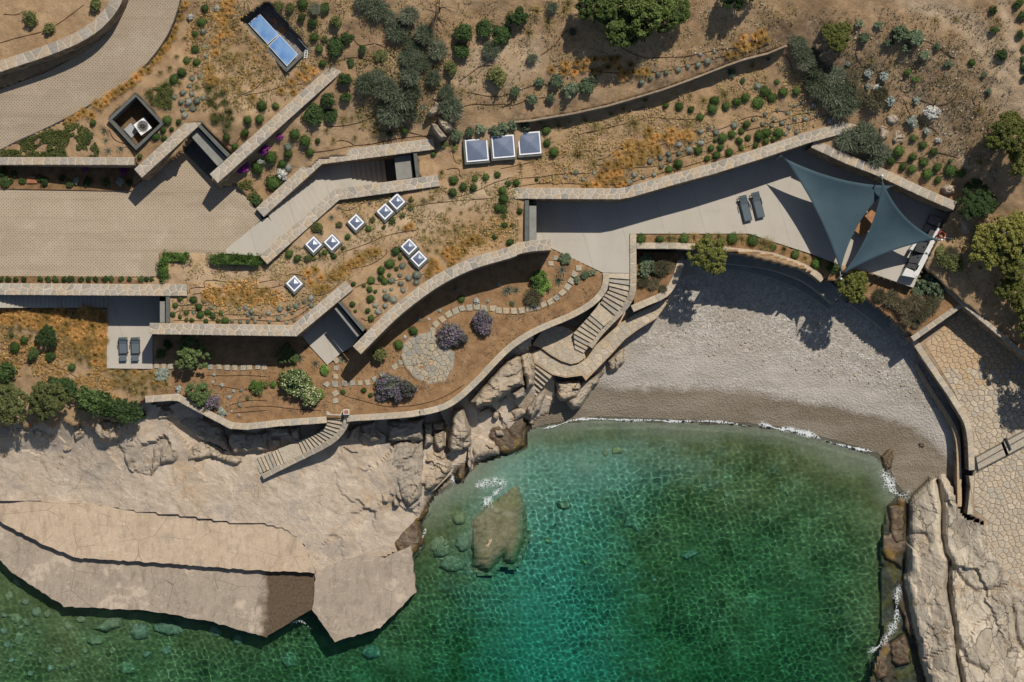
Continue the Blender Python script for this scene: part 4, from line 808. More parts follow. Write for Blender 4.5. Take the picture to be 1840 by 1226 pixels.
# ---------------------------------------------------------------- boulders
def rock(name, poly, zt, label, mat='boulder', z0=None, seed=0, tilt=.12, group=None, sub=1):
    rng = random.Random(seed*17+3)
    cx = sum(p[0] for p in poly)/len(poly); cy = sum(p[1] for p in poly)/len(poly)
    zb = min(gz(cx, cy), zt)-(.8 if mat not in ('sea_rock', 'reef_rock') else .3) if z0 is None else z0
    q = resample(poly, 8, True); q = [(p[0]+rng.uniform(-1.6, 1.6), p[1]+rng.uniform(-1.6, 1.6)) for p in q]; wp = W(q, zt)
    xs = [p[0] for p in wp]; ys = [p[1] for p in wp]; ox, oy = sum(xs)/len(xs), sum(ys)/len(ys); h = zt-zb
    span = max(max(xs)-min(xs), max(ys)-min(ys)); stp = max(.09, span/34) if sub else max(.12, span/10)
    X, Y = np.meshgrid(np.arange(min(xs)-.4, max(xs)+.4, stp), np.arange(min(ys)-.4, max(ys)+.4, stp))
    d, _ = distline(X, Y, wp+[wp[0]]); ins = inpoly(X, Y, wp); sd = np.where(ins, d, -d); rad = max(.12, float(sd.max()))
    bev = min(.42, rad*.8) if mat not in ('sea_rock', 'reef_rock') else rad*.9; s = np.clip((sd+.06)/bev, 0, 1); prof = np.sqrt(np.clip(1-(1-s)**2.2, 0, 1)); ta = rng.uniform(0, 6.28); k = min(1.0, rad/.7)
    ang = rng.uniform(0, 3.1); Zr = h*prof+(facets(X, Y, .75+.35*rad, ang, 2.0, seed+500, .5, .55)*k+facets(X, Y, .33, ang, 2.2, seed+700, .16, .2)+fbm(X, Y, .5, seed+900, 3)*.12)*prof*min(1, h)*(1.0 if mat == 'boulder' else .45)
    Zr += tilt*(math.cos(ta)*(X-ox)+math.sin(ta)*(Y-oy))*prof
    Zr = np.where(sd < -.05, np.minimum(Zr, 0), np.maximum(Zr, 0)); keep = sd > -stp*1.6
    m = keep[:-1, :-1] | keep[1:, 1:] | keep[:-1, 1:] | keep[1:, :-1]; ID = np.arange(X.size).reshape(X.shape); jj, ii = np.nonzero(m)
    f = np.stack([ID[jj, ii], ID[jj, ii+1], ID[jj+1, ii+1], ID[jj+1, ii]], -1); u, inv = np.unique(f, return_inverse=True)
    v = np.stack([X.ravel()[u]-ox, Y.ravel()[u]-oy, Zr.ravel()[u]], -1)
    o = mesh_obj(name, v.tolist(), inv.reshape(-1, 4).tolist(), mat, None, False); o.location = (ox, oy, zb); tag(o, label, 'rock', group); return o
def blob(t, x, y, rx, ry=None, rot=0.0, n=9, seed=1):
    rng = random.Random(seed); ry = ry or rx
    return T(t, *[(x+math.cos(a)*rx*rng.uniform(.75, 1.1)*math.cos(rot)-math.sin(a)*ry*rng.uniform(.75, 1.1)*math.sin(rot), y+math.cos(a)*rx*math.sin(rot)*.95+math.sin(a)*ry*rng.uniform(.75, 1.1)*math.cos(rot)) for a in [2*PI*i/n for i in range(n)]])
R = [('D4', [(540,540),(620,450),(700,350),(800,240),(900,150),(950,170),(960,260),(975,400),(900,415),(800,500),(680,560),(600,580)], 4.3, 'large smooth beige rock slab under the curving garden wall', 'boulder'),
 ('D4', [(930,150),(1000,120),(1040,160),(1060,250),(1045,400),(1000,440),(985,350),(950,300)], 3.9, 'tall pale rock beside the lowest beach stair', 'boulder'),
 ('D4', [(860,470),(960,410),(990,440),(980,500),(900,520)], 2.9, 'small angular rock wedged left of the lowest beach stair', 'boulder'),
 ('D4', [(985,600),(1040,500),(1130,410),(1148,450),(1100,600),(1030,680)], 1.7, 'rounded grey rock carrying the foot of the beach stair', 'boulder'),
 ('D4', [(410,590),(490,575),(530,680),(545,800),(500,860),(470,920),(400,950),(370,900),(390,750),(400,650)], 3.5, 'tall ribbed rock pillar under the bend of the garden wall', 'boulder'),
 ('D4', [(245,700),(340,690),(345,760),(260,762)], 3.0, 'upper of two stacked grey blocks under the garden wall', 'boulder'),
 ('D4', [(250,775),(340,765),(355,890),(290,925),(250,860)], 2.8, 'lower of two stacked grey blocks under the garden wall', 'boulder'),
 ('D4', [(170,700),(240,700),(250,860),(180,905),(190,800)], 3.0, 'narrow upright rock left of the two stacked grey blocks', 'boulder'),
 ('D4', [(470,840),(545,760),(550,880),(490,915)], 2.3, 'small rock leaning on the foot of the ribbed pillar', 'boulder'),
 ('D4', [(555,900),(600,840),(700,870),(775,890),(770,950),(620,975),(560,1035)], 1.1, 'pale rounded rock beside the yellow algae pool', 'boulder'),
 ('D4', [(600,740),(700,690),(850,700),(960,640),(1000,700),(960,800),(970,880),(860,945),(780,930),(700,830),(560,830)], .65, 'wet brown rock with yellow algae at the corner of the cove', 'wet_rock'),
 ('D4', [(735,600),(765,580),(780,640),(750,680),(730,650)], 1.6, 'small oval stone above the yellow algae', 'boulder'),
 ('D4', [(625,610),(700,580),(720,620),(640,640)], 2.0, 'small pale stone in the shaded gap under the big slab', 'boulder'),
 ('D4', [(740,760),(800,760),(810,800),(750,810)], .95, 'small pale stone lying on the yellow algae', 'boulder'),
 ('D4', [(820,600),(960,560),(1000,620),(880,700),(780,690)], 1.2, 'brownish jagged rock above the corner of the cove', 'boulder'),
 ('D4', [(380,940),(470,920),(530,1000),(520,1060),(480,1150),(430,1150),(440,1060),(400,1000)], .8, 'wet brown rock beside the white splash', 'wet_rock'),
 ('D4', [(527,890),(552,890),(552,1050),(530,1060)], 1.6, 'thin upright rock fin at the water edge', 'boulder'),
 ('D2', [(255,935),(440,925),(450,1000),(420,1060),(330,1085),(280,1060)], 2.5, 'cracked beige rock under the lower walkway beside the beach', 'boulder'),
 ('D2', [(440,940),(560,880),(600,820),(612,880),(520,1000),(430,1130),(380,1135),(330,1088)], 1.7, 'orange tinted rock foot reaching onto the wet sand', 'boulder'),
 ('D2', [(620,800),(740,685),(742,800),(690,865),(628,878)], 1.8, 'ribbed rock under the lower walkway at the pebbles', 'boulder'),
 ('D5', [(630,520),(720,510),(860,540),(875,590),(800,650),(700,670),(640,610)], 4.5, 'large blocky boulder below the dark bushes on the western cliff', 'boulder'),
 ('D5', [(470,510),(600,540),(620,600),(510,665),(490,600)], 3.9, 'tilted layered boulder left of the large blocky one', 'boulder'),
 ('D5', [(380,620),(440,580),(500,620),(470,640)], 3.2, 'small flat stone below the olive tree on the cliff', 'boulder'),
 ('D5', [(425,637),(490,630),(500,652),(430,656)], 3.0, 'thin slab stone at the top of the concrete shelf', 'boulder'),
 ('D5', [(425,708),(495,708),(500,727),(430,727)], 2.85, 'loose thin stone lying on the concrete shelf', 'boulder'),
 ('D5', [(880,560),(1000,500),(1060,520),(1030,580),(950,640),(890,650)], 3.5, 'shaded boulder right of the dark bushes', 'boulder'),
 ('D5', [(1060,450),(1170,440),(1180,490),(1090,515)], 4.3, 'sunlit boulder just under the corner of the garden wall', 'boulder'),
 ('D5', [(1190,470),(1290,440),(1500,520),(1560,640),(1590,740),(1500,700),(1350,640),(1240,560)], 3.3, 'long shaded rock face under the western garden wall', 'boulder'),
 ('D5', [(830,690),(950,640),(1100,600),(1180,540),(1250,700),(1230,800),(1100,830),(1030,910),(900,880),(840,800)], 2.95, 'broad crumpled rock outcrop in the concrete shelf', 'boulder'),
 ('D5', [(1270,720),(1400,640),(1560,740),(1700,780),(1680,840),(1560,820),(1450,770),(1290,810)], 2.95, 'low beige rock between the outcrop and the shelf stair', 'boulder'),
 ('D5', [(100,570),(180,560),(190,610),(130,640)], 4.1, 'small boulder between the two olive trees on the cliff', 'boulder'),
 ('D5', [(200,560),(330,570),(400,600),(350,650),(230,640)], 3.9, 'shaded boulder under the second olive tree', 'boulder'),
 ('D5', [(-20,560),(50,550),(95,590),(60,640),(-20,640)], 4.4, 'dark boulder at the left edge under the first olive tree', 'boulder'),
 ('D5', [(520,500),(620,490),(640,540),(560,560)], 4.6, 'pale boulder top showing between the dark cliff bushes', 'boulder'),
 ('D5', [(330,640),(420,650),(400,700),(320,690)], 3.1, 'low shaded stone at the edge of the concrete shelf', 'boulder'),
 ('D5', [(1590,600),(1840,590),(1840,730),(1600,745),(1560,650)], 3.7, 'rounded rock in the shade left of the shelf stair', 'boulder'),
 ('D3', [(220,240),(400,235),(410,320),(230,330)], 4.2, 'square shaded rock under the garden wall by the shelf stair', 'boulder'),
 ('D3', [(415,240),(505,240),(500,375),(420,330)], 4.0, 'narrow block beside the upper steps of the shelf stair', 'boulder'),
 ('D3', [(230,350),(330,350),(330,420),(260,445)], 3.5, 'broken stones at the top of the lower shelf steps', 'boulder'),
 ('D3', [(1060,200),(1190,190),(1200,300),(1240,370),(1150,380),(1060,310)], 3.7, 'rock right of the shelf stair under the garden wall', 'boulder'),
 ('D3', [(1300,190),(1630,170),(1630,360),(1320,370)], 3.6, 'wide dark rock in the shadow of the winding garden wall', 'boulder'),
 ('D3', [(1250,400),(1500,370),(1635,380),(1640,620),(1600,900),(1500,970),(1420,880),(1380,720),(1300,520)], 2.75, 'big smooth pale slab sloping to the inlet with a long crack', 'boulder'),
 ('D3', [(890,430),(1010,380),(1050,490),(980,475)], 3.0, 'layered brown stone below the shelf stair parapet', 'boulder'),
 ('D3', [(980,240),(1050,215),(1050,380),(930,370)], 3.8, 'shaded block at the outer foot of the curved parapet', 'boulder'),
 ('D3', [(1370,740),(1410,760),(1430,910),(1400,900)], 2.45, 'long thin stone sliver beside the big smooth slab', 'boulder'),
 ('D3', [(1320,780),(1360,790),(1370,870),(1330,862)], 2.4, 'small stone sliver left of the long thin one', 'boulder'),
 ('D3', [(1360,890),(1400,900),(1405,970),(1370,970)], 2.3, 'lowest of the stone slivers beside the smooth slab', 'boulder'),
 ('D3', [(1250,860),(1320,870),(1310,940),(1255,930)], 2.35, 'flat squarish stone on the shelf near the inlet', 'boulder'),
 ('D4', [(175,915),(300,930),(385,965),(400,1050),(360,1110),(250,1226),(190,1226)], 2.1, 'pale rock slab at the shore left of the white splash', 'boulder'),
 ('C2', [(800,430),(900,370),(950,300),(940,350),(900,400),(915,520),(870,580),(790,560),(760,500)], .9, 'wet brown ledge between the concrete quay and the inlet', 'wet_rock'),
 ('A2', [(955,590),(1000,530),(1020,540),(1010,590),(975,605)], 11.7, 'upper grey boulder at the end of the dry stone wall', 'boulder'),
 ('A2', [(1010,600),(1085,640),(1090,680),(1040,690),(1015,650)], 11.5, 'middle flat boulder at the end of the dry stone wall', 'boulder'),
 ('A2', [(975,645),(1000,640),(1055,715),(1030,735),(995,700)], 11.2, 'lower long boulder at the end of the dry stone wall', 'boulder'),
 ('A4', [(650,620),(690,590),(760,590),(755,640),(715,660)], 10.4, 'upper pale boulder at the end of the terrace wall', 'boulder'),
 ('A4', [(635,670),(660,645),(705,690),(690,720),(655,735)], 10.1, 'left pale boulder touching the end of the terrace wall', 'boulder'),
 ('A4', [(715,680),(750,665),(790,710),(775,755),(725,755),(710,720)], 10.0, 'lower pale boulder right of the hanging shrub', 'boulder'),
 ('A4', [(970,985),(1010,960),(1055,975),(1040,1015),(990,1018)], 9.4, 'rounded boulder above the lower end of the sail wall', 'boulder'),
 ('A4', [(1050,1040),(1100,1000),(1150,1040),(1150,1100),(1090,1130)], 8.6, 'grey boulder below the corner of the sail wall', 'boulder'),
 ('A4', [(1060,1140),(1120,1130),(1160,1226),(1080,1226)], 7.9, 'dark boulder beside the outdoor kitchen', 'boulder'),
 ('C4', [(640,60),(690,10),(718,20),(705,120),(660,150)], .35, 'pointed wet brown rock at the right end of the beach', 'wet_rock'),
 ('D7', [(395,775),(450,765),(455,800),(410,805)], .62, 'small brown rock in the wet sand', 'wet_rock'),
 ('C4', [(680,310),(770,310),(770,500),(720,520),(690,480)], .2, 'brown tidal rock along the outcrop near the beach', 'wet_rock'),
 ('C4', [(680,1030),(770,970),(800,1040),(800,1130),(730,1150),(690,1120)], .25, 'ochre tidal rock along the outcrop near the lower edge', 'wet_rock'),
 ('C4', [(600,1130),(650,1100),(690,1130),(680,1200),(620,1226)], .12, 'ochre tidal rock at the lower picture edge with foam', 'wet_rock')]
for i, (t, pts, zt, lab, mt) in enumerate(R): rock('boulder' if mt == 'boulder' else 'tidal_boulder', T(t, *pts), zt, lab, mt, seed=i, tilt=.1 if mt == 'boulder' else .03).cycles.is_caustics_receiver = mt != 'boulder'
# rocks under water
big0 = T('C3', (80,165),(105,230),(115,320),(110,480),(60,610),(15,590))+T('C2', (1340,560),(1260,650),(1190,620),(1165,400),(1200,340),(1300,260),(1381,200))
big = [(890+(x-890)*1.08, 945+(y-945)*1.04) for x, y in big0]
U = [(big, -.08, 'large half submerged brown rock with foam in the cove'), (T('C3', (650,300),(740,430),(720,460),(675,425),(630,425),(640,350)), None, 'arrow shaped pale rock under the green water'),
 (T('C3', (920,575),(980,540),(1035,550),(960,595)), -1.2, 'grey lens shaped rock under the green water'), (blob('C3', 330, 310, 38, 30), -.7, 'small olive rock under the turquoise shallows'),
 (blob('C2', 1110, 380, 42, 38), -.35, 'grey rock under water in the inlet'), (blob('C2', 1080, 610, 75, 55), -.6, 'broad dark rock under water below the inlet'), (blob('C2', 1010, 520, 60, 70), -.6, 'dim brown rock under water left of the half submerged rock'), (blob('C2', 1130, 500, 45, 60), -.5, 'brown rock under water touching the half submerged rock'), (blob('C2', 660, 1065, 60, 50), -1.1, 'pale rock under water beside the quay block'),
 (blob('C2', 235, 1105, 45, 55), -1.3, 'dark rock under water below the quay corner'), (T('C1', (480,950),(560,890),(640,885),(620,940),(550,965)), -.7, 'flat pale slab under water along the low quay'), (blob('C1', 500, 1012, 58, 28), -.9, 'oval rock under water below the flat slab'),
 (blob('C1', 880, 945, 95, 45), -.6, 'pale bluish rock under water against the low quay'), (blob('C1', 720, 960, 60, 55), -.9, 'greenish rock under water near the low quay'), (blob('C1', 660, 1150, 55, 45), -1.2, 'wide dim rock in the lower left water')]
for i, (pl_, zt, lab) in enumerate(U):
    o = rock('submerged_rock', pl_, zt if i == 0 else gz(sum(p[0] for p in pl_)/len(pl_), sum(p[1] for p in pl_)/len(pl_))+.45, lab, 'sea_rock' if i else 'reef_rock', seed=200+i, tilt=.05); o.cycles.is_caustics_receiver = True
ORDS = ['leftmost']+[f'{w_} from left' for w_ in 'second third fourth fifth sixth seventh eighth ninth tenth eleventh twelfth thirteenth fourteenth fifteenth sixteenth seventeenth eighteenth nineteenth twentieth twenty-first twenty-second twenty-third twenty-fourth twenty-fifth twenty-sixth twenty-seventh twenty-eighth twenty-ninth thirtieth'.split()]
small = [(90,705,30),(45,785,30),(190,860,35),(130,810,25),(245,870,25),(85,895,35),(205,965,22),(100,1000,40),(40,1030,22),(160,1070,17),(300,1060,25),(580,1060,20),(265,1155,25),(210,1110,18),(350,930,30),(420,900,30),(520,1110,18),(20,960,25),(140,920,22),(60,1110,20),(440,1060,22),(380,1130,26),(860,1060,30),(1110,960,40),(1230,1000,32),(20,880,18),(110,940,20),(330,1150,18),(760,1080,22),(160,1180,20)]
for i, (x, y, r) in enumerate(sorted(small)):
    p = blob('C1', x, y, r, r*.75, i*.7, 8, i); c = T('C1', (x, y))[0]
    o = rock('submerged_stone', p, gz(*c)+.22, 'grey stone under water off the low quay, '+ORDS[i], 'sea_rock', seed=300+i, tilt=.05, group='stones on the sea floor off the low quay', sub=0); o.cycles.is_caustics_receiver = True
for i, (x, y, r) in enumerate(sorted([(1453,220,20),(1483,250,15),(620,600,22),(560,420,25),(240,490,20),(1290,790,45),(1050,220,25),(540,40,25),(600,30,30),(1170,250,22),(430,600,25),(560,970,35),(790,690,18)])):
    p = blob('C3', x, y, r, r*.8, i*.6, 8, i+70); c = T('C3', (x, y))[0]
    o = rock('submerged_stone', p, gz(*c)+.18, 'dark stone under the green water of the cove, '+ORDS[i], 'sea_rock', seed=400+i, tilt=.05, group='stones on the sea floor of the cove', sub=0); o.cycles.is_caustics_receiver = True

# white water: thin lacy sheets of foam lying on the sea
def foam(pts, width, label, seed, z=.05, den=1.0):
    rng = random.Random(seed); L = resample(smooth_line(pts, 2), 4); v = []; f = []; e = []; k = 9
    for i, p in enumerate(L):
        a = L[max(0, i-1)]; b = L[min(len(L)-1, i+1)]; d = Vector((b[0]-a[0], b[1]-a[1])).normalized(); n_ = Vector((-d.y, d.x)); wob = 1+.45*math.sin(i*.31+seed)+.3*math.sin(i*.83+2*seed); end = min(1, i/5, (len(L)-1-i)/5)
        for j in range(k):
            t = (j/(k-1)-.5)*width*wob; x, y = p[0]+n_.x*t, p[1]+n_.y*t; v.append(P(x, y, max(z, gz(x, y)+.02))); e.append((1-abs(2*j/(k-1)-1))*end*den)
        if i:
            for j in range(k-1): f.append(((i-1)*k+j, (i-1)*k+j+1, i*k+j+1, i*k+j))
    o = mesh_obj('sea_foam', v, f, 'foam', None, True); at_ = o.data.attributes.new('edge', 'FLOAT', 'POINT'); at_.data.foreach_set('value', e); tag(o, label, 'foam', kind='stuff'); return o
foam(T('B3', (205,1085),(300,1065),(370,1035),(470,1028),(570,1032),(680,1038),(810,1035),(900,1045),(1080,1040),(1200,1050),(1330,1075)), 5.5, 'thin white foam line along the wet sand', 1)
foam(T('B4', (0,1050),(50,1060),(110,1085),(170,1080),(230,1100),(300,1115),(340,1140)), 15, 'white breaking wave on the right half of the beach', 2)
foam(T('B4', (340,1140),(430,1165),(540,1190),(640,1205)), 6, 'thin foam at the right end of the beach', 3)
foam(T('D4', (400,1060),(408,1130),(420,1200)), 12, 'white splash beside the wet brown rock', 4)
foam(T('D4', (560,1215),(640,1185),(740,1160),(830,1190))+T('P', (905,872),(880,897),(862,918)), 24, 'foam around the half submerged rock', 5, den=.7)
foam(T('C4', (640,110),(680,180),(700,240),(760,270),(800,220)), 30, 'foam among the tidal rocks at the right end of the cove', 6, den=.7)
foam(T('C4', (740,700),(720,800),(730,900),(690,960),(640,1040),(560,1080)), 22, 'foam strip along the foot of the bare rock', 7, den=.7)
foam(T('C2', (220,930),(290,900),(350,960)), 9, 'foam between the two concrete quays', 8, den=.7)
foam(T('C2', (900,560),(920,470),(950,400)), 8, 'foam at the wet ledge by the inlet', 9, den=.7)

# stone paving of the walkway and platform by the beach stair
for o_ in [x for x in bpy.data.objects if x.name.startswith('stone_platform')]:
    pass
paving('stone', T('D2', (110,690),(192,566),(305,566),(395,606),(452,748),(460,772),(418,802),(370,815),(305,795),(235,755),(170,710)), 3.42, .5, 'pale_stone', .03, bpy.data.objects['stone_platform'], 61, .015)
paving('stone', T('D2', (112,745),(165,722),(230,768),(300,809),(370,832),(430,820),(488,780),(545,695),(702,552),(802,488),(1000,388),(1040,382),(955,500),(830,575),(735,645),(635,755),(470,925),(445,892),(330,907),(242,888),(122,808)), 3.12, .5, 'pale_stone', .03, bpy.data.objects['stone_platform.001'], 62, .015)

# ---------------------------------------------------------------- openings, canopies and pits
def quadbox(name, t, pts, z0, z1, mat, parent=None, off=None):
    q = T(t, *pts); m = MB(); w_ = W(q, z1)
    if off is not None: w_ = [(x-off.x, y-off.y) for x, y in w_]; z0 -= off.z; z1 -= off.z
    return m.prism(w_, z0, z1).build(name, mat, parent)
def canopy(label, t, parapet, roof, zp, zr, face=None, zf=None, extra=()):
    c = T(t, parapet[0])[0]; root = empty('door_canopy', P(c[0], c[1], zf)); tag(root, label, 'canopy'); o = root.location
    quadbox('parapet', t, parapet, zf, zp, 'dark_concrete', root, o); quadbox('roof_slab', t, roof, zr-.22, zr, 'grey_slab', root, o)
    if face: quadbox('door', t, face, zf, zr-.22, 'black_metal', root, o)
    for nm, pts, za, zb, mt in extra: quadbox(nm, t, pts, za, zb, mt, root, o)
    return root
canopy('grey green flat canopy over the garage door between two diagonal walls', 'A1', [(1040,665),(1052,652),(1206,812),(1192,826)], [(1000,714),(1040,678),(1188,832),(1142,872)], 12.2, 11.6, [(996,722),(1002,716),(1146,868),(1138,878)], 9.3,
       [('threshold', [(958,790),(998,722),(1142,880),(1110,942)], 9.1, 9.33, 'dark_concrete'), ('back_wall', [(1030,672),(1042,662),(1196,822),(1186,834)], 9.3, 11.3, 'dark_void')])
canopy('flat grey canopy over the entrance door at the foot of the stair', 'D6', [(1545,118),(1578,114),(1605,345),(1572,350)], [(1372,165),(1525,140),(1548,352),(1395,378)], 9.75, 9.0, [(1366,170),(1374,168),(1397,375),(1389,378)], 6.7,
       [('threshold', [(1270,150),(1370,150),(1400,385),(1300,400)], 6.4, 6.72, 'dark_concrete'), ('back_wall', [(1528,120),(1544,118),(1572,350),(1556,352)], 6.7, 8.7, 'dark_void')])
canopy('flat grey canopy at the left end of the big terrace', 'A3', [(125,1047),(147,1047),(147,1290),(125,1290)], [(149,1080),(186,1080),(186,1262),(149,1262)], 9.5, 9.1, [(183,1060),(187,1060),(187,1262),(183,1262)], 6.0)
canopy('flat grey canopy at the right side of the lounging terrace', 'D8', [(452,120),(478,120),(478,306),(452,306)], [(411,160),(446,160),(446,306),(411,306)], 9.45, 9.0, [(408,125),(412,125),(412,306),(408,306)], 6.0)
canopy('thin pale lintel over the glass door between the bent and curved walls', 'D8', [(1638,168),(1655,160),(1825,350),(1808,368)], [(1614,210),(1626,204),(1782,396),(1770,404)], 9.45, 9.1, [(1640,190),(1645,186),(1798,374),(1793,378)], 6.0)
# square light well
lw = empty('light_well', P(*T('A1', (713,640))[0], 9.3)); tag(lw, 'square sunken light well with a dark frame and a fan unit inside', 'light well'); lo_ = lw.location
Q = [(713,487),(862,648),(713,788),(563,627)]; Qi = [(713,508),(840,648),(713,766),(587,627)]
for i in range(4):
    quadbox('frame', 'A1', [Q[i], Q[(i+1) % 4], Qi[(i+1) % 4], Qi[i]], 11.6, 12.55, 'dark_concrete', lw, lo_)
    a, b = Qi[i], Qi[(i+1) % 4]; mx, my = 713, 637; sh = lambda p: (p[0]+(mx-p[0])*-.03, p[1]+(my-p[1])*-.03)
    quadbox('side_wall', 'A1', [sh(a), sh(b), b, a], 9.0, 11.6, 'brown_wall', lw, lo_)
quadbox('floor', 'A1', Qi, 9.0, 10.6, 'brown_wall', lw, lo_); quadbox('floor_panel', 'A1', [(650,680),(685,645),(720,690),(690,725)], 10.6, 10.75, 'grey_metal', lw, lo_)
c = P(*T('A1', (760,670))[0], 10.6); fu = empty('fan_unit', c, .62); tag(fu, 'white square fan unit standing inside the light well', 'fan unit')
mb = MB().box((0, 0, .45), (.95, .95, .9)); hs_ = mb.build('housing', 'white_metal', fu)
mb = MB(); 
for k in range(16): a = k*PI/8; mb.tube([(.06*math.cos(a), .06*math.sin(a), .93), (.38*math.cos(a+.5), .38*math.sin(a+.5), .93)], .016, 4)
mb.build('grille', 'black_metal', hs_); mb = MB().tube([(.4*math.cos(k*PI/12), .4*math.sin(k*PI/12), .92) for k in range(25)], .03, 5); mb.build('ring', 'grey_metal', hs_)
MB().prism([(.36*math.cos(k*PI/10), .36*math.sin(k*PI/10)) for k in range(20)], .9, .905).build('fan_opening', 'gravel_dark', hs_)
# solar pit
sp = empty('solar_pit', P(500, 60, 11.5)); tag(sp, 'sunken dark pit holding two blue solar panels on gravel', 'pit'); so = sp.location
Q = [(430,36),(482,1),(558,88),(514,130)]; Qi = [(437,36),(482,8),(551,88),(514,122)]
for i in range(4): quadbox('frame', 'P', [Q[i], Q[(i+1) % 4], Qi[(i+1) % 4], Qi[i]], 11.2, 13.0 if i != 3 else 12.85, 'dark_concrete', sp, so)
quadbox('gravel_floor', 'P', Qi, 11.2, 12.4, 'gravel_dark', sp, so); quadbox('plank', 'A2', [(135,105),(155,90),(178,118),(160,132)], 12.4, 12.48, 'wood', sp, so); quadbox('plank', 'A2', [(175,150),(200,135),(222,165),(198,182)], 12.4, 12.48, 'wood', sp, so)
for nm, pts in (('upper', [(83,80),(183,188),(122,235),(20,125)]), ('lower', [(187,190),(283,292),(222,350),(125,242)])):
    q = T('A2', *pts); zz = [12.95, 12.95, 12.6, 12.6]; c = sum((P(*p, 12.4) for p in q), Vector())/4
    root = empty('blue_collector', c-Vector((0, 0, .5))); tag(root, nm+' blue solar panel in a white frame inside the dark pit', 'solar panel', 'solar panels in the pit'); ro = root.location
    def ring(f, dz): return [Vector((c.x+(P(*p, 12.4).x-c.x)*f-ro.x, c.y+(P(*p, 12.4).y-c.y)*f-ro.y, z+dz-ro.z)) for p, z in zip(q, zz)]
    a, b, d = ring(1, -.08), ring(1, .02), ring(.955, .02)
    pf = mesh_obj('frame', a+b+d, [(0,1,5,4),(1,2,6,5),(2,3,7,6),(3,0,4,7),(4,5,9,8),(5,6,10,9),(6,7,11,10),(7,4,8,11),(3,2,1,0)], 'white_metal', root)
    mesh_obj('glass', ring(.955, .012), [(0,1,2,3)], 'solar_glass', pf)
    MB().box((0, 0, -.05), (.08, .08, .9)).build('support_leg', 'grey_metal', root)
lad = empty('short_ladder', P(*T('A2', (325,290))[0], gz(551, 98))); tag(lad, 'short white ladder leaning at the lower corner of the solar pit', 'ladder')
mb = MB(); mb.box((-.1, 0, .55), (.03, .03, 1.1), Matrix.Rotation(.7, 3, 'X')); mb.box((.1, 0, .55), (.03, .03, 1.1), Matrix.Rotation(.7, 3, 'X')); mb.build('rail', 'white_metal', lad)
for k in range(4): MB().box((0, .27-.18*k, .25+.2*k), (.2, .03, .03)).build('rung', 'white_metal', lad)

# ---------------------------------------------------------------- skylights
def skylight(px, py, size, rot, label, group):
    z = gz(px, py)-.05; root = empty('skylight', P(px, py, z), rot); tag(root, label, 'skylight', group); s = size/2
    MB().box((-.04, -.06, .1), (size+.2, size+.2, .44)).build('kerb', 'dark_concrete', root)
    fw = .1 if size < 1.3 else .085; zz = .40; a = [(-s, -s), (s, -s), (s, s), (-s, s)]; v = []; f = []
    for r, z_ in ((1, zz-.12), (1, zz), (1-fw/s, zz)): v += [(x*r, y*r, z_) for x, y in a]
    for k in (0, 4): f += [(k+i, k+(i+1) % 4, k+4+(i+1) % 4, k+4+i) for i in range(4)]
    fr_ = mesh_obj('frame', v, f, 'white_metal', root)
    r = s-fw; hh = .13 if size < 1.3 else .22; n_ = 8; v = []; f = []
    for i in range(n_+1):
        for j in range(n_+1):
            x = -1+2*i/n_; y = -1+2*j/n_; m_ = max(abs(x), abs(y)); v.append((x*r, y*r, zz-.01+hh*(1-m_)**.85*(1.0)))
    for i in range(n_):
        for j in range(n_):
            k = i*(n_+1)+j; f.append((k, k+n_+1, k+n_+2, k+1))
    mesh_obj('dome', v, f, 'skylight_glass', fr_); return root
for (px, py), lab in zip([(857,271),(904.5,264.5),(951.5,258.5)], ['left', 'middle', 'right']): skylight(px, py, 1.62, .085, lab+' one of the three large square skylights in a row', 'large skylights')
for (px, py), lab in zip([(564.4,440),(597.5,436),(640.4,400),(692.5,381),(714,363),(735.5,444),(753,465.5),(530,510)],
    ['small skylight nearest the lower end of the entrance stair wall', 'small skylight just right of the one nearest the stair wall', 'single small skylight midway along the entrance stair wall', 'lower small skylight of the pair below the entrance stair wall', 'upper small skylight of the pair below the entrance stair wall', 'upper small skylight of the pair above the long curved wall', 'lower small skylight of the pair above the long curved wall', 'lone small skylight above the bent wall at the lower left']):
    skylight(px, py, .86, .76, lab, 'small diamond set skylights')

# ---------------------------------------------------------------- shade sails
def sail(name, A, B, C, label, cs):
    A, B, C = [P(p[0], p[1], p[2]) for p in (A, B, C)]; base = (A+B+C)/3; base.z = 6.0; root = empty(name, base); tag(root, label, 'shade sail', 'shade sails')
    G = (A+B+C)/3; n_ = 22; v = []; idx = {}; f = []
    for i in range(n_+1):
        for j in range(n_+1-i):
            u, w_ = i/n_, j/n_; t = 1-u-w_; p = A*u+B*w_+C*t
            for a, b, q, c_, m_ in ((u, w_, t, cs[0], (A+B)/2), (w_, t, u, cs[1], (B+C)/2), (t, u, w_, cs[2], (C+A)/2)):
                p = p+(G-m_)*c_*4*a*b*(1-q)
            p.z -= .35*27*u*w_*t; idx[i, j] = len(v); v.append(p-base)
    for i in range(n_):
        for j in range(n_-i):
            f.append((idx[i, j], idx[i+1, j], idx[i, j+1]))
            if j < n_-i-1: f.append((idx[i+1, j], idx[i+1, j+1], idx[i, j+1]))
    o = mesh_obj('cloth', v, f, 'sail_cloth', root, True); md = o.modifiers.new('thick', 'SOLIDIFY'); md.thickness = .012
    for p in (A, B, C):
        out = (p-G); out.z = 0; e = p+out.normalized()*.3; MB().tube([p-base, e+Vector((0, 0, .05))-base], .022, 5).build('rope', 'grey_metal', o)
    return root, (A, B, C)
s1, c1 = sail('shade_sail', T('D1', (115,178,8.75))[0], T('D1', (908,384,8.9))[0], T('D1', (530,1012,8.1))[0], 'larger teal grey triangular shade sail over the terrace, on the left', (.2, .24, .2))
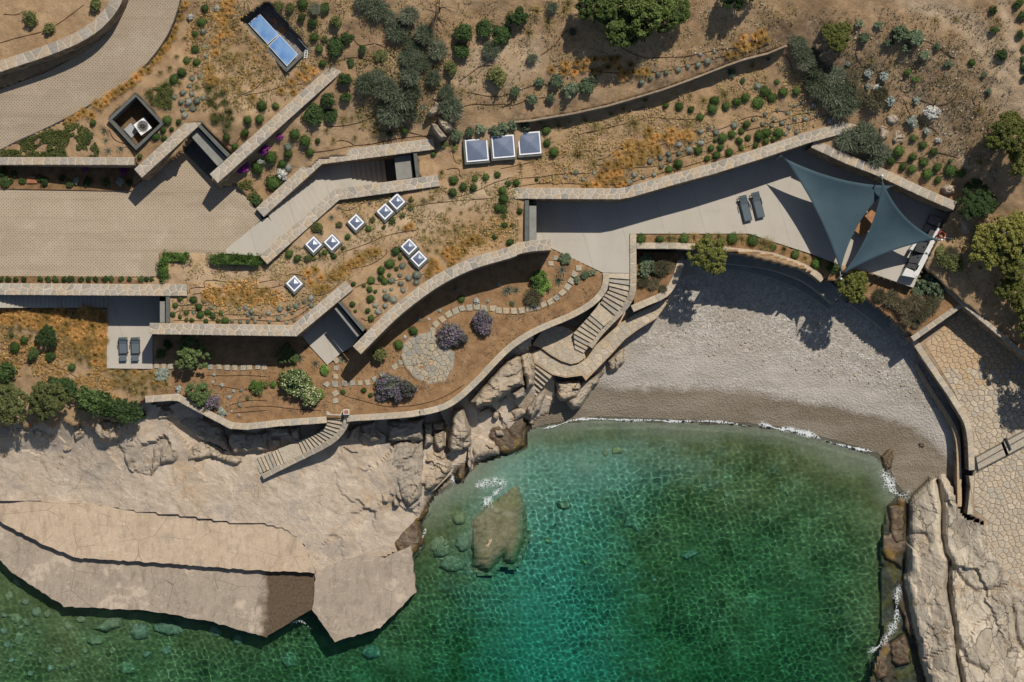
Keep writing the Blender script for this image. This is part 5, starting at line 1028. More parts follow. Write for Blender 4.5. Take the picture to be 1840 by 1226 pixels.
s2, c2 = sail('shade_sail', T('D1', (840,342,9.9))[0], T('D1', (1243,778,8.5))[0], T('D1', (545,1036,7.9))[0], 'smaller teal grey triangular shade sail beside the outdoor kitchen', (.26, .2, .3))
def mast(p, d, zb, label):
    b = Vector((p.x+d[0], p.y+d[1], zb)); root = empty('sail_mast', b); tag(root, label, 'mast', 'sail masts'); h = p.z+.15-zb
    MB().tube([(0, 0, 0), (0, 0, h)], .05, 8).build('post', 'grey_metal', root).name; MB().tube([(0, 0, h), (0, 0, h+.06)], .065, 8).build('post_cap', 'white_metal', root)
mast(c1[0], (-.22, .12), 5.9, 'grey mast at the upper left corner of the larger sail'); mast(c1[1], (.3, .1), 5.9, 'grey mast at the right corner of the larger sail')
mast(c2[0], (-.03, .32), 6.0, 'grey mast at the top corner of the smaller sail'); mast(c2[1], (.3, -.02), 5.6, 'grey mast beside the coiled red hose'); mast(c2[2], (-.1, -.3), 3.0, 'pale mast where both sails meet above the round tree')
# ---------------------------------------------------------------- loungers and stools
def lounger(px, py, rot, L, wd, label, group, z=6.0, headrest=True):
    root = empty('sun_lounger', P(px, py, z), rot); tag(root, label, 'sun lounger', group)
    mb = MB(); 
    for sx in (-1, 1): mb.box((sx*wd/2, 0, .27), (.045, L, .05))
    for y in (-L/2, L/2-.02): mb.box((0, y, .27), (wd, .045, .05))
    mb.build('frame', 'black_metal', root)
    for sx in (-1, 1):
        for y in (-L*.42, L*.3): MB().box((sx*wd/2, y, .13), (.045, .05, .26)).build('leg', 'black_metal', root)
    mb = MB(); mb.box((0, -L*.17, .32), (wd-.06, L*.62, .06)); mb.build('seat_cushion', 'lounger_fabric', root)
    R_ = Matrix.Rotation(.42, 3, 'X'); b = MB(); b.box((0, L*.31, .44), (wd-.05, L*.40, .06), R_); br = b.build('backrest', 'lounger_fabric', root)
    MB().box((0, L*.41, .56), (wd-.1, .16, .06), R_).build('headrest', 'lounger_fabric', br)
    for sx in (-1, 1): MB().box((sx*(wd/2+.03), L*.12, .42), (.05, L*.26, .03)).build('armrest', 'black_metal', root)
    return root
lounger(1338.5, 375, .24, 1.95, .58, 'left dark sun lounger on the big terrace near the sails', 'loungers on the big terrace')
lounger(1361, 369, .24, 1.95, .58, 'right dark sun lounger on the big terrace near the sails', 'loungers on the big terrace')
lounger(222.5, 621, .03, 1.22, .62, 'left blue grey lounge chair on the small lounging terrace', 'lounge chairs on the small terrace')
lounger(244.5, 621, .03, 1.22, .62, 'right blue grey lounge chair on the small lounging terrace', 'lounge chairs on the small terrace')
for x, nm in ((222.3, 'left'), (244, 'right')):
    root = empty('footstool', P(x, 643.5, 6.0), .03); tag(root, nm+' blue grey footstool below its lounge chair', 'footstool', 'footstools'); MB().box((0, 0, .3), (.52, .42, .1)).build('cushion', 'lounger_fabric', root)
    for sx in (-1, 1):
        for sy in (-1, 1): MB().box((sx*.22, sy*.17, .125), (.04, .04, .25)).build('leg', 'black_metal', root)
# ---------------------------------------------------------------- outdoor kitchen, table and benches under the sails
c = P(*T('D1', (1130,870))[0], 6.0); k_ = empty('outdoor_kitchen', c); tag(k_, 'pale outdoor kitchen counter with dark grill tops at the terrace edge', 'kitchen counter')
D = 'D1'; quadbox('counter', D, [(1245,690),(1282,705),(1100,1050),(1062,1040)], 6.0, 6.9, 'kitchen_white', k_, c); quadbox('counter_end', D, [(1015,985),(1068,1008),(1090,1062),(985,1042)], 6.0, 6.88, 'kitchen_white', k_, c)
for i, q in enumerate([[(1195,705),(1240,720),(1195,800),(1150,785)], [(1100,800),(1172,800),(1150,880),(1072,872)], [(1062,885),(1150,890),(1120,960),(1030,945)], [(1030,950),(1112,968),(1092,1005),(1018,980)]]): top_ = quadbox('cooking_top', D, q, 6.0, 6.84+.02*i, 'black_metal', k_, c)
quadbox('splash_strip', D, [(1040,850),(1075,800),(1095,805),(1058,865)], 6.0, 6.8, 'kitchen_white', k_, c)
for x, y in ((1165,878),(1105,905),(1083,1000),(1062,985),(1150,830)): quadbox('knob', D, [(x-5, y-5), (x+5, y-5), (x+5, y+5), (x-5, y+5)], 6.84, 6.98, 'black_metal', top_, c)
for i, (q, nm) in enumerate((([(1190,590),(1292,628),(1258,690),(1165,655)], 'wide'), ([(1158,662),(1200,675),(1180,735),(1140,715)], 'narrow'))):
    cc_ = P(*T(D, q[0])[0], 6.0); b = empty('terrace_bench', cc_); tag(b, nm+' grey cushioned bench between the smaller sail and the wall', 'bench'); quadbox('base', D, q, 6.0, 6.3, 'dark_concrete', b, cc_)
    g = T(D, *q); gcx = sum(p[0] for p in g)/4; gcy = sum(p[1] for p in g)/4; quadbox('cushion', 'P', [(gcx+(p[0]-gcx)*.93, gcy+(p[1]-gcy)*.93) for p in g], 6.3, 6.44, 'grey_slab', b, cc_)
cc_ = P(*T(D, (712,662))[0], 6.0); tb = empty('dining_table', cc_, .9); tag(tb, 'brown wooden table glimpsed in the gap between the sails', 'table')
for k in range(5): MB().box((0, -.36+.18*k, .74), (2.0, .17, .04)).build('plank', 'wood', tb)
for sx in (-1, 1):
    for sy in (-1, 1): MB().box((sx*.9, sy*.36, .36), (.08, .08, .72)).build('leg', 'wood', tb)
hz = gz(*T(D, (1272,745))[0]); hc = empty('hose_coil', P(*T(D, (1272,745))[0], hz)); tag(hc, 'coiled dark red hose beside the outdoor kitchen', 'hose')
MB().tube([(.28*math.cos(a*.4)*(1-.004*a), .28*math.sin(a*.4)*(1-.004*a), .05+.004*a) for a in range(60)], .03, 5).build('coil', 'red_hose', hc); MB().tube([(.2, -.2, .05), (.6, -.25, .04), (.8, -.3, .05)], .03, 5).build('nozzle', 'white_metal', hc)
# dark rails added in place of step nosing shadows on the paved terrace
hr = empty('nosing_shadow_bars', P(*T('D7', (1100,770))[0], 2.9)); tag(hr, 'thin dark bars in place of nosing shadows on the crazy paved terrace step', 'nosing_shadow_bars'); ho = hr.location
for a, b in (((850,880),(1290,640)), ((850,935),(1290,690)), ((850,990),(1300,760))):
    A, B = P(*T('D7', a)[0], 3.32), P(*T('D7', b)[0], 3.32); MB().tube([A-ho, B-ho], .018, 6).build('rail', 'black_metal', hr)
for a, b in (((1085,735),(1125,825)), ((845,880),(848,990))):
    A, B = P(*T('D7', a)[0], 3.3), P(*T('D7', b)[0], 3.3); MB().box(((A+B)/2-ho)-Vector((0, 0, .2)), (.1, (A-B).length, .42), Matrix.Rotation(math.atan2((B-A).y, (B-A).x)-PI/2, 3, 'Z')).build('post', 'black_metal', hr)
pp = empty('planter_post', P(*T('D3', (938,103))[0], 5.9)); tag(pp, 'square white planter post at the top of the shelf stair', 'planter'); MB().box((0, 0, .35), (.44, .4, .7)).build('post', 'kitchen_white', pp); MB().box((0, 0, .7), (.32, .28, .04)).build('soil', 'terracotta', pp)
tr_ = empty('terracotta_trough', P(*T('A1', (172,945))[0], 9.3)); tag(tr_, 'terracotta coloured trough in the planting strip beside the court', 'planter'); MB().box((0, 0, .12), (.75, .5, .3)).build('trough', 'terracotta', tr_)
so_ = MB().prism(W(T('D2', (815,40),(1118,62),(1080,232),(1040,310),(990,345),(800,432)), 4.3), 3.0, 4.3).build('planter_soil', 'damp_soil'); tag(so_, kind='structure')
st_ = MB().prism(W(T('A1', (-300,868),(700,870),(690,1003),(-300,985)), 9.42), 9.0, 9.42).build('planting_strip', 'damp_soil'); tag(st_, kind='structure')
st_ = MB().prism(W(T('B1', (-300,278),(850,285),(850,322),(-300,322)), 9.36), 9.0, 9.36).build('planting_strip', 'damp_soil'); tag(st_, kind='structure')

# ---------------------------------------------------------------- plant templates (one mesh per kind and variant, unit radius)
def leaf_mesh(name, parts, mats):
    """parts: list of (centres, axes, widths, lengths, normals, material index) -> quads"""
    V = []; F = []; MI = []
    base = 0
    for c, a, w_, l, nr, mi in parts:
        s = np.cross(a, nr); s /= np.linalg.norm(s, axis=1, keepdims=True)+1e-9
        w2 = (w_/2)[:, None]; l2 = (l/2)[:, None]
        q = np.stack([c-a*l2, c+s*w2, c+a*l2, c-s*w2], 1).reshape(-1, 3); V.append(q); k = len(c)
        F.append(np.arange(4*k).reshape(-1, 4)+base); MI.append(np.full(k, mi)); base += 4*k
    V = np.concatenate(V); F = np.concatenate(F); MI = np.concatenate(MI)
    me = bpy.data.meshes.new(name); me.vertices.add(len(V)); me.vertices.foreach_set('co', V.astype(np.float32).ravel()); me.loops.add(F.size); me.loops.foreach_set('vertex_index', F.ravel().astype(np.int32))
    me.polygons.add(len(F)); me.polygons.foreach_set('loop_start', np.arange(0, F.size, 4, dtype=np.int32)); me.polygons.foreach_set('loop_total', np.full(len(F), 4, np.int32)); me.polygons.foreach_set('material_index', MI.astype(np.int32))
    me.update(calc_edges=True)
    for m in mats: me.materials.append(M[m])
    return me
def unit(v): return v/(np.linalg.norm(v, axis=1, keepdims=True)+1e-9)
def clump_leaves(rg, centres, radii, per, size, aspect=1.7, flat=1.0, up=.35):
    C = []; NN = []
    for c, r in zip(centres, radii):
        d = unit(rg.normal(size=(per, 3))); d[:, 2] = np.where(d[:, 2] < -.35, -d[:, 2], d[:, 2])
        rr = r*(rg.random(per)**.35)[:, None]; C.append(np.array(c)+d*rr*np.array([1, 1, flat])); NN.append(d)
    C = np.concatenate(C); NN = np.concatenate(NN); nr = unit(NN+rg.normal(size=NN.shape)*.55+np.array([0, 0, up])); ax = unit(np.cross(nr, rg.normal(size=NN.shape)))
    sz = size*rg.uniform(.6, 1.3, len(C)); return (C, ax, sz/aspect*1.1, sz*1.15, nr, 0)
def blades(rg, base, dirs, length, width, droop=.35, segs=2):
    out = []; p = base.copy(); d = unit(dirs); L = length
    for k in range(segs):
        q = p+d*(L/segs)[:, None]; c = (p+q)/2; nr = unit(np.cross(np.cross(d, np.array([0, 0, 1.0])+rg.normal(size=d.shape)*.5), d)+1e-6)
        out.append((c, unit(q-p), width*(1-.35*k), (L/segs)*1.15, nr, 0)); p = q; d = unit(d-np.array([0, 0, droop])*(k+1))
    return out
def core(me, r, zc, mat_i, flat=.8, seed=0):
    bm = bmesh.new(); bm.from_mesh(me); g = bmesh.ops.create_icosphere(bm, subdivisions=2, radius=r)
    for v in g['verts']:
        k = 1+.18*noise.noise(v.co*2.2/r+Vector((seed, 0, 0))); v.co = Vector((v.co.x*k, v.co.y*k, v.co.z*flat*k+zc))
    for f in bm.faces:
        if all(v in g['verts'] for v in f.verts): f.material_index = mat_i
    bm.to_mesh(me); bm.free()
TPL = {}
def tpl(kind, variants, fn): TPL[kind] = [fn(np.random.default_rng(1000*len(TPL)+i), i) for i in range(variants)]
def t_ball(mat, n=420, size=.17, flat=.85):
    def f(rg, i):
        d = unit(rg.normal(size=(n, 3))); d[:, 2] = np.abs(d[:, 2])*1.0-.12; d = unit(d); r = rg.uniform(.84, 1.16, n)*(1+.16*np.sin(d[:, 0]*4+i*1.7)*np.cos(d[:, 1]*5+i))
        c = d*r[:, None]*np.array([1, 1, flat])+np.array([0, 0, flat*.55]); nr = unit(d+rg.normal(size=d.shape)*.5); ax = unit(np.cross(nr, rg.normal(size=d.shape))); s = size*rg.uniform(.6, 1.3, n)
        me = leaf_mesh('foliage', [(c, ax, s*.75, s*1.2, nr, 0)], [mat]); 
        bm = bmesh.new(); bm.from_mesh(me); bmesh.ops.create_icosphere(bm, subdivisions=2, radius=.88, matrix=Matrix.Translation((0, 0, flat*.5)) @ Matrix.Diagonal((1, 1, flat, 1))); bm.to_mesh(me); bm.free(); return me
    return f
tpl('ball', 4, t_ball('leaf_ball')); tpl('grey', 3, t_ball('leaf_grey', 300, .2, .75))
def t_tuft(mat, n=150, w=.05, spread=.75):
    def f(rg, i):
        a = rg.uniform(0, 2*PI, n); t = rg.random(n)**.6*spread; lean = np.array([.16, .18, 0]); d = np.stack([np.cos(a)*t, np.sin(a)*t, np.ones(n)*.8], -1)+lean; b = np.stack([np.cos(a)*t*.25, np.sin(a)*t*.25, np.zeros(n)], -1)
        return leaf_mesh('grass_blades', blades(rg, b, d, rg.uniform(.7, 1.35, n), np.full(n, w)*rg.uniform(.7, 1.4, n), .42, 3), [mat])
    return f
tpl('tuft', 4, t_tuft('grass_gold', 300, .085, .85)); tpl('wisp', 3, t_tuft('grass_olive', 130, .065, .95)); tpl('green_tuft', 3, t_tuft('grass_green', 150, .09, .95))
def t_shag(mat, n=620, w=.05):
    def f(rg, i):
        a = rg.uniform(0, 2*PI, n); r = np.sqrt(rg.random(n))*.62; b = np.stack([np.cos(a)*r, np.sin(a)*r, .25+.55*(1-r)+rg.normal(size=n)*.08], -1)
        d = np.stack([np.cos(a)*(.35+r*1.2), np.sin(a)*(.35+r*1.2), .55*np.ones(n)], -1)+rg.normal(size=(n, 3))*.35
        me = leaf_mesh('foliage', blades(rg, b, d, rg.uniform(.3, .62, n), np.full(n, w)*rg.uniform(.8, 1.5, n), .25, 2), [mat]); core(me, .6, .3, 0, .7, i); return me
    return f
tpl('shag', 4, t_shag('leaf_shag')); tpl('brown_shag', 2, t_shag('leaf_brownshag'))
def t_bush(mat, nc=26, per=62, size=.16, cr=.36, flat=.75, extra=None):
    def f(rg, i):
        a = rg.uniform(0, 2*PI, nc); r = np.sqrt(rg.random(nc))*.72; z = .35+.5*(1-r)*rg.uniform(.6, 1.25, nc); cs = np.stack([np.cos(a)*r, np.sin(a)*r, z], -1); rad = cr*rg.uniform(.6, 1.15, nc)
        parts = [clump_leaves(rg, cs, rad, per, size)]
        if extra:
            e = clump_leaves(rg, cs+np.array([0, 0, .12]), rad*1.05, extra[1], size*extra[2], 1.3, 1, .6); parts.append(e[:5]+(1,))
        me = leaf_mesh('foliage', parts, [mat]+([extra[0]] if extra else [])); core(me, .62, .32, 0, .7, i); return me
    return f
tpl('dense', 4, t_bush('leaf_dense')); tpl('loose', 3, t_bush('leaf_olive', 20, 40, .15, .32)); tpl('bright', 2, t_bush('leaf_bright', 26, 60, .12, .3)); tpl('hedge', 3, t_bush('leaf_hedge', 34, 66, .2, .34))
tpl('euph', 4, t_bush('leaf_euph', 24, 34, .2, .24)); tpl('silver', 4, t_bush('leaf_silver', 22, 34, .2, .24)); tpl('cream', 2, t_bush('leaf_tree', 30, 50, .13, .3, .75, ('flower_cream', 10, .6)))
tpl('lavender', 3, t_bush('leaf_shag', 34, 40, .12, .28, .75, ('flower_purple', 17, .75))); tpl('bougain', 2, t_bush('leaf_dense', 18, 25, .16, .34, .75, ('flower_magenta', 45, 1.0)))
def t_agave(rg, i):
    n = 26; a = np.arange(n)*2.4+i; e = np.linspace(.15, 1.2, n); d = np.stack([np.cos(a)*np.cos(e), np.sin(a)*np.cos(e), np.sin(e)], -1); b = d*.08
    return leaf_mesh('leaves', blades(rg, b, d, np.linspace(1.0, .55, n), np.full(n, .17), .12, 2), ['leaf_agave'])
tpl('agave', 3, t_agave)
# trees: crown and trunk meshes
TREE = {}
def tree_tpl(kind, mat, nc, per, size, cr, flat, height, bark, variants=2):
    TREE[kind] = []
    for i in range(variants):
        rg = np.random.default_rng(9000+len(TREE)*10+i); a = rg.uniform(0, 2*PI, nc); r = np.sqrt(rg.random(nc))*.86; r *= 1+.18*np.sin(a*3+i*2)
        z = height-flat*(r**2)*1.0-rg.random(nc)**2*flat*.8+rg.normal(size=nc)*.06; cs = np.stack([np.cos(a)*r, np.sin(a)*r, z], -1)
        crown = leaf_mesh('crown', [clump_leaves(rg, cs, cr*rg.uniform(.55, 1.2, nc), per, size)], [mat])
        mb = MB(); top = height-flat*.9; rnd = random.Random(i); mb.tube([(0, 0, -.25), (.03, .02, top*.35), (-.04, .05, top*.7), (0, 0, top)], [.09, .07, .055, .045], 7)
        for q in range(9):
            c = cs[(q*7) % nc]; st = Vector((0, 0, top*rnd.uniform(.55, 1))); en = Vector(c.tolist()); md = st.lerp(en, .5)+Vector((rnd.uniform(-.06, .06), rnd.uniform(-.06, .06), .05)); mb.tube([st, md, en], [.04, .026, .01], 5)
        tr = bpy.data.meshes.new('trunk'); tr.from_pydata([tuple(v) for v in mb.v], [], mb.f); tr.materials.append(M[bark]); TREE[kind].append((crown, tr))
tree_tpl('olive', 'leaf_olive', 120, 70, .085, .17, .55, 1.5, 'bark', 3); tree_tpl('pine', 'leaf_pine', 150, 75, .075, .15, .6, 1.6, 'pale_bark', 3)
tree_tpl('green', 'leaf_tree', 70, 60, .115, .19, .5, 1.35, 'bark', 3); tree_tpl('carob', 'leaf_carob', 110, 80, .09, .18, .6, 1.5, 'bark', 2); tree_tpl('dark', 'leaf_dense', 120, 75, .085, .18, .55, 1.4, 'bark', 2)

# ---------------------------------------------------------------- where each plant stands
ANCH = [(70,60,'in the bed above the driveway wall'),(330,60,'along the upper driveway edge'),(250,130,'along the middle of the driveway edge'),(150,200,'along the lower driveway edge'),(90,255,'beside the lower driveway'),(200,255,'below the square light well'),(300,220,'right of the square light well'),(330,160,'between light well and solar pit'),(410,90,'left of the solar pit'),(400,190,'above the garage canopy'),(470,160,'below the solar pit'),(560,40,'right of the solar pit'),
 (100,325,'in the strip below the planter wall'),(480,290,'between the diagonal wall and stair wall'),(470,340,'in the corner bed beside the court'),(560,200,'at the upper end of the long diagonal wall'),(640,240,'above the entrance stair wall'),(680,170,'on the slope above the entrance stair'),(740,60,'at the top of the slope'),(850,50,'on the upper slope left of the big tree'),(880,130,'beside the bare pale soil patch'),(820,215,'left of the large skylights'),(860,230,'just above the large skylights'),(990,250,'right of the large skylights'),
 (960,160,'above the dry stone wall, left part'),(1090,130,'above the dry stone wall, middle'),(1330,80,'above the dry stone wall, right end'),(1150,190,'below the dry stone wall, left part'),(1290,170,'below the dry stone wall, right part'),(1120,270,'above the bend of the terrace wall'),(1220,280,'above the middle of the terrace wall'),(1350,240,'above the terrace wall near the loungers'),(1450,200,'above the right end of the terrace wall'),(1000,330,'above the left end of the terrace wall'),
 (1440,140,'left of the rosemary thicket'),(1500,60,'at the top of the right slope'),(1620,70,'in the middle of the right slope'),(1560,150,'right of the rosemary thicket'),(1660,210,'above the sail wall boulders'),(1650,290,'behind the sail wall'),(1780,60,'beside the dirt tracks at the right'),(1820,100,'at the right picture edge'),(1760,140,'left of the dirt tracks'),
 (860,340,'below the large skylights'),(925,390,'left of the big terrace'),(620,400,'among the single small skylights'),(560,460,'below the leftmost skylight pair'),(700,410,'between the skylight pairs'),(800,420,'right of the lower skylight pair'),(700,480,'above the curved wall, left part'),(840,470,'above the curved wall, middle'),(650,560,'between the bent wall and the curved wall'),(530,560,'along the rising part of the bent wall'),(400,570,'above the bent wall, middle'),(330,550,'above the bent wall, left end'),(420,520,'left of the lone skylight'),(560,500,'right of the lone skylight'),
 (100,500,'in the strip below the paved court'),(100,590,'on the slope below the side stair'),(30,600,'at the left edge of the grassy slope'),(150,640,'left of the lounging terrace'),(230,690,'below the lounging terrace'),(50,720,'on the western cliff top'),(200,730,'above the large blocky cliff boulder'),(340,630,'beside the lounging terrace'),(350,720,'at the bend of the western garden wall'),(430,710,'in the western garden bed'),(510,630,'in the shade of the bent wall'),(540,690,'left of the stepping stone crossing'),(585,650,'beside the doorway terrace'),(690,620,'left of the round stone patio'),(720,700,'below the round stone patio'),(830,590,'above the round stone patio'),(770,560,'under the curved wall'),(970,510,'at the right end of the garden'),(1010,480,'by the stepping stones near the terrace'),(900,620,'right of the round stone patio'),
 (1180,428,'in the planter above the beach, left part'),(1330,430,'in the planter above the beach, middle'),(1440,455,'in the planter above the beach, right part'),(1170,480,'in the planter beside the beach stair'),(1530,510,'where the two sails meet'),(1620,530,'below the outdoor kitchen'),(1700,460,'right of the outdoor kitchen'),(1800,260,'at the right edge among the pines'),(1800,450,'above the boundary wall'),(1150,30,'at the top centre'),(1840,550,'at the right edge above boundary wall')]
KIND = {'ball': ('round_shrub', 'round green shrub', 'shrub'), 'grey': ('cushion_plant', 'grey cushion plant', 'plant'), 'tuft': ('grass_tuft', 'golden grass tuft', 'grass tuft'), 'wisp': ('sedge_clump', 'dry olive sedge clump', 'sedge'), 'green_tuft': ('green_clump', 'low green leafy clump', 'plant'),
 'shag': ('shaggy_shrub', 'shaggy dark shrub', 'shrub'), 'brown_shag': ('shaggy_shrub', 'shaggy brownish shrub', 'shrub'), 'dense': ('leafy_bush', 'dense dark green bush', 'bush'), 'loose': ('leafy_bush', 'loose olive green bush', 'bush'), 'bright': ('feathery_shrub', 'bright green feathery shrub', 'shrub'), 'euph': ('rosette_shrub', 'blue green rosette shrub', 'shrub'), 'silver': ('silver_shrub', 'pale silver leaved shrub', 'shrub'), 'cream': ('flowering_shrub', 'cream flowering shrub', 'shrub'), 'lavender': ('flowering_shrub', 'purple flowering shrub', 'shrub'), 'bougain': ('flowering_shrub', 'magenta flowering shrub', 'shrub'), 'agave': ('spiky_plant', 'spiky rosette plant', 'plant'), 'hedge': ('hedge', 'clipped green hedge', 'hedge')}
ORD = 'first second third fourth fifth sixth seventh eighth ninth tenth eleventh twelfth thirteenth fourteenth fifteenth sixteenth seventeenth eighteenth nineteenth twentieth twenty-first twenty-second twenty-third twenty-fourth twenty-fifth twenty-sixth twenty-seventh twenty-eighth twenty-ninth thirtieth'.split()
PLANTS = []; prng = random.Random(99)
def plant(kind, t, pts, r0):
    s = TILES[t][2]
    for p in pts:
        px, py = T(t, p[:2])[0]; r = (p[2] if len(p) > 2 else r0)/s; PLANTS.append((kind, px, py, r))
# survey of the planting (tile coordinates, optional radius)
plant('ball', 'A1', [(1075,45,22),(1057,117,20),(1025,180,17),(1025,262,19),(1032,328,21),(980,320,20),(957,382,22),(914,415,21),(1375,557,23),(1300,633,22),(1362,625,22),(1280,700,21),(1232,768,16),(1190,720,22),(880,632,24),(902,678,15),(938,640,14),(858,683,17),(862,725,14),(818,718,20),(735,822,16),(490,645,20),(1352,880,30)], 18)
plant('green_tuft', 'A1', [(1098,465,26),(1135,498,24),(1172,492,24),(1183,535,26),(1105,532,24),(1137,558,22),(1128,608,26),(1165,610,24),(1200,590,26),(1190,665,26),(1133,640,24),(1205,625,24),(780,490,28),(865,460,32),(890,480,26),(830,540,30),(875,545,32),(850,500,28),(800,520,24)], 24)
plant('grey', 'A1', [(1067,165,17),(1048,400),(1008,412),(995,452),(960,488),(1005,492,15),(916,510),(950,537,15),(990,533,17),(1035,528,17),(1068,515),(957,577,14),(1012,570,16),(970,605,15)], 13)
plant('silver', 'A1', [(1070,245,16),(1082,295,16),(1000,90,26),(1140,45,22),(400,950,26),(630,955,28)], 20)
plant('tuft', 'A1', [(870,250),(835,290),(800,330),(780,370),(740,380),(715,410),(665,450),(690,440),(640,470),(605,490),(565,510),(530,560),(505,545),(440,590),(370,635),(480,605),(1150,85),(1185,25),(1180,110),(1130,225),(1195,175),(1155,185),(1135,280),(1175,130),(1100,420),(1215,10),(940,90),(920,150),(900,195),(875,215),(955,40),(880,235),(850,265),(825,310),(760,355),(975,20),(1095,365),(1135,430),(410,610),(555,535),(590,500),(1165,60),(1205,60)], 23)
plant('wisp', 'A1', [(1245,215),(1290,205),(1320,235),(1355,270),(1385,305),(1195,235),(1170,260),(1210,285),(1250,290),(1295,290),(1335,325),(1365,375),(1225,320),(1270,355),(1305,395),(1180,305),(1155,320),(1205,345),(1390,250),(1260,160),(1218,120),(1325,515),(1240,535),(1180,430),(1225,455),(1110,105),(1130,150),(970,205),(925,300),(940,440),(890,360),(840,385)], 19)
plant('agave', 'A1', [(548,685),(557,740),(483,705),(570,790),(635,780)], 27)
plant('loose', 'A1', [(165,100,55),(265,155,45),(505,20,45)], 40)
plant('dense', 'A1', [(20,910,26),(30,955,32),(78,915,24),(122,948,26),(60,950,20),(205,935,24),(235,955,32),(328,938,22),(370,962,24),(462,950,26),(455,968,18),(560,955,24),(680,960,20),(20,895,20)], 24)
plant('bougain', 'A1', [(1275,890,32),(1380,790,28)], 30); plant('bougain', 'A2', [(105,785,32),(10,870,26),(185,720,22)], 30); plant('bougain', 'A1', [(450,885,24),(650,900,28)], 30)
plant('ball', 'A2', [(263,705,27),(317,742,29),(140,828,32),(230,808,24),(68,882,31),(198,862,28),(152,962,34),(342,800,22),(383,740,14),(758,703,18),(838,688,19),(90,555,23),(163,557,20),(17,632,22),(78,625,22),(5,695,20),(1095,947,28),(1092,1010,25),(1147,980,21),(1207,937,19),(1265,930,20),(1200,985,21),(1325,918,17),(1380,965,15),(1350,1005,20),(1350,1045,20),(1330,1092,25),(1357,1135,12),(990,810,18),(365,197,28),(390,260,22),(410,335,22),(303,20,25)], 20)
plant('wisp', 'A2', [(40,1000,22),(462,738,22),(620,658,16),(575,725,22),(680,695,26),(595,590,22),(515,625,26),(1140,475,24),(1185,410,20),(1090,770,26),(1130,845,18),(1030,910,22),(935,1060,20),(975,1040,20),(1005,1000,16),(425,685,22),(25,955,20),(320,360,22),(700,760,14),(560,620,18)], 20)
plant('tuft', 'A2', [(285,395),(320,360),(360,375),(245,430),(255,485),(320,410),(190,480),(40,515)], 22)
plant('grey', 'A2', [(228,770,20),(100,850,18),(230,880,20)], 16); plant('silver', 'A2', [(197,915,34),(80,850,22),(210,940,20)], 24)
plant('dense', 'A2', [(480,250,50),(537,200,36),(617,258,26),(360,605,57),(440,525,44),(450,605,42),(530,420,42),(532,508,33),(555,328,24),(300,95,28),(425,45,36),(357,120,26),(1150,180,62),(1135,275,55),(1255,150,47),(1345,185,57),(1395,110,30),(60,1050,30)], 30)
plant('shag', 'A2', [(690,50,72),(620,15,55),(863,85,52),(800,165,50),(945,185,50),(1015,265,58),(850,310,50),(930,330,50),(870,400,52),(990,410,58),(640,440,68),(740,470,62),(830,520,72),(890,490,56),(780,590,80),(1060,490,52),(1085,570,68),(1295,265,48),(700,400,46),(870,600,52),(370,45,32),(760,95,45),(860,225,40),(900,270,42)], 50)
plant('loose', 'A2', [(1085,365,52),(1330,410,62),(485,120,46),(715,295,40),(180,35,38),(240,45,30),(420,205,26)], 40)
plant('agave', 'A2', [(940,555,34),(922,610,30),(655,1070,24),(705,1050,20),(490,1090,18),(455,1140,26)], 24)
plant('loose', 'A2', [(385,1195,40),(495,1180,24),(650,1200,18),(668,1155,20),(775,1160,20),(730,1190,18),(828,1130,20),(872,1085,26),(870,1045,20),(1045,755,28),(1100,775,24)], 20)
plant('euph', 'A2', [(1110,710,34),(1180,695,38),(1240,680,36),(1310,690,36),(1360,670,36)], 35)
plant('dense', 'A3', [(90,95,57),(15,190,47)], 50)
plant('shag', 'A3', [(165,310,36),(270,45,30),(375,170,27)], 30); plant('wisp', 'A3', [(185,60,45),(330,60,34),(350,20,30),(245,120,34),(145,175,30),(440,80,30),(990,505,18),(1060,530,26),(1170,500,30),(1315,345,22),(490,660,24),(440,635,20),(300,665,26),(165,850,18),(100,870,20),(480,735,16),(575,600,20),(640,570,22),(755,525,24),(695,655,34),(400,815,40),(485,860,30),(980,650,28),(430,735,18),(620,625,18),(530,680,20),(210,640,18),(360,640,16)], 22)
plant('euph', 'A3', [(203,430,30),(165,525,44),(262,515,34),(75,480,32),(295,425,44),(365,475,46),(450,455,50),(485,415,20),(1210,385,26),(1268,425,20),(5,680,34),(60,660,40),(130,660,36)], 30)
plant('tuft', 'A3', [(265,370),(340,340),(330,380),(400,330),(385,380),(430,360),(450,320),(490,310),(480,370),(520,375),(540,310),(560,350),(580,310),(600,330),(620,360),(610,300),(650,385),(680,340),(690,375),(725,380),(765,375),(1240,235),(1275,250),(1315,240),(1355,230),(1385,210),(1270,200),(1335,190),(1365,175),(1190,290),(1230,285),(635,400),
 (775,690),(790,730),(720,760),(665,770,30),(745,770),(790,755),(820,780),(825,800),(790,800),(740,800),(690,800),(615,815),(620,840),(655,840),(685,825),(610,870),(560,865),(590,900),(625,910),(580,920),(555,935),(515,935),(500,970),(550,970),(620,965),(655,960),(450,975),(735,840),(820,720),(860,720),(895,690),(890,735),(935,715),(975,700),(985,715),(640,860),(600,940),(530,910),(680,870)], 24)
plant('grey', 'A3', [(738,432,18),(785,412,15),(825,388,15),(868,380),(795,368),(930,365,18),(980,350,14),(1035,340,14),(1085,320,16),(1120,270),(1045,285),(780,848,17),(838,828,15),(880,808,17),(882,838,17),(933,805,17),(933,758,17),(988,785,18),(842,875,15),(700,915,15),(672,955,17),(747,930,14),(803,915),(1048,748,16),(1048,690,15),(1090,670),(1128,695,17),(1222,657,16),(1322,628),(1385,600),(995,740),(430,940),(340,930),(275,930),(395,905),(490,908)], 12)
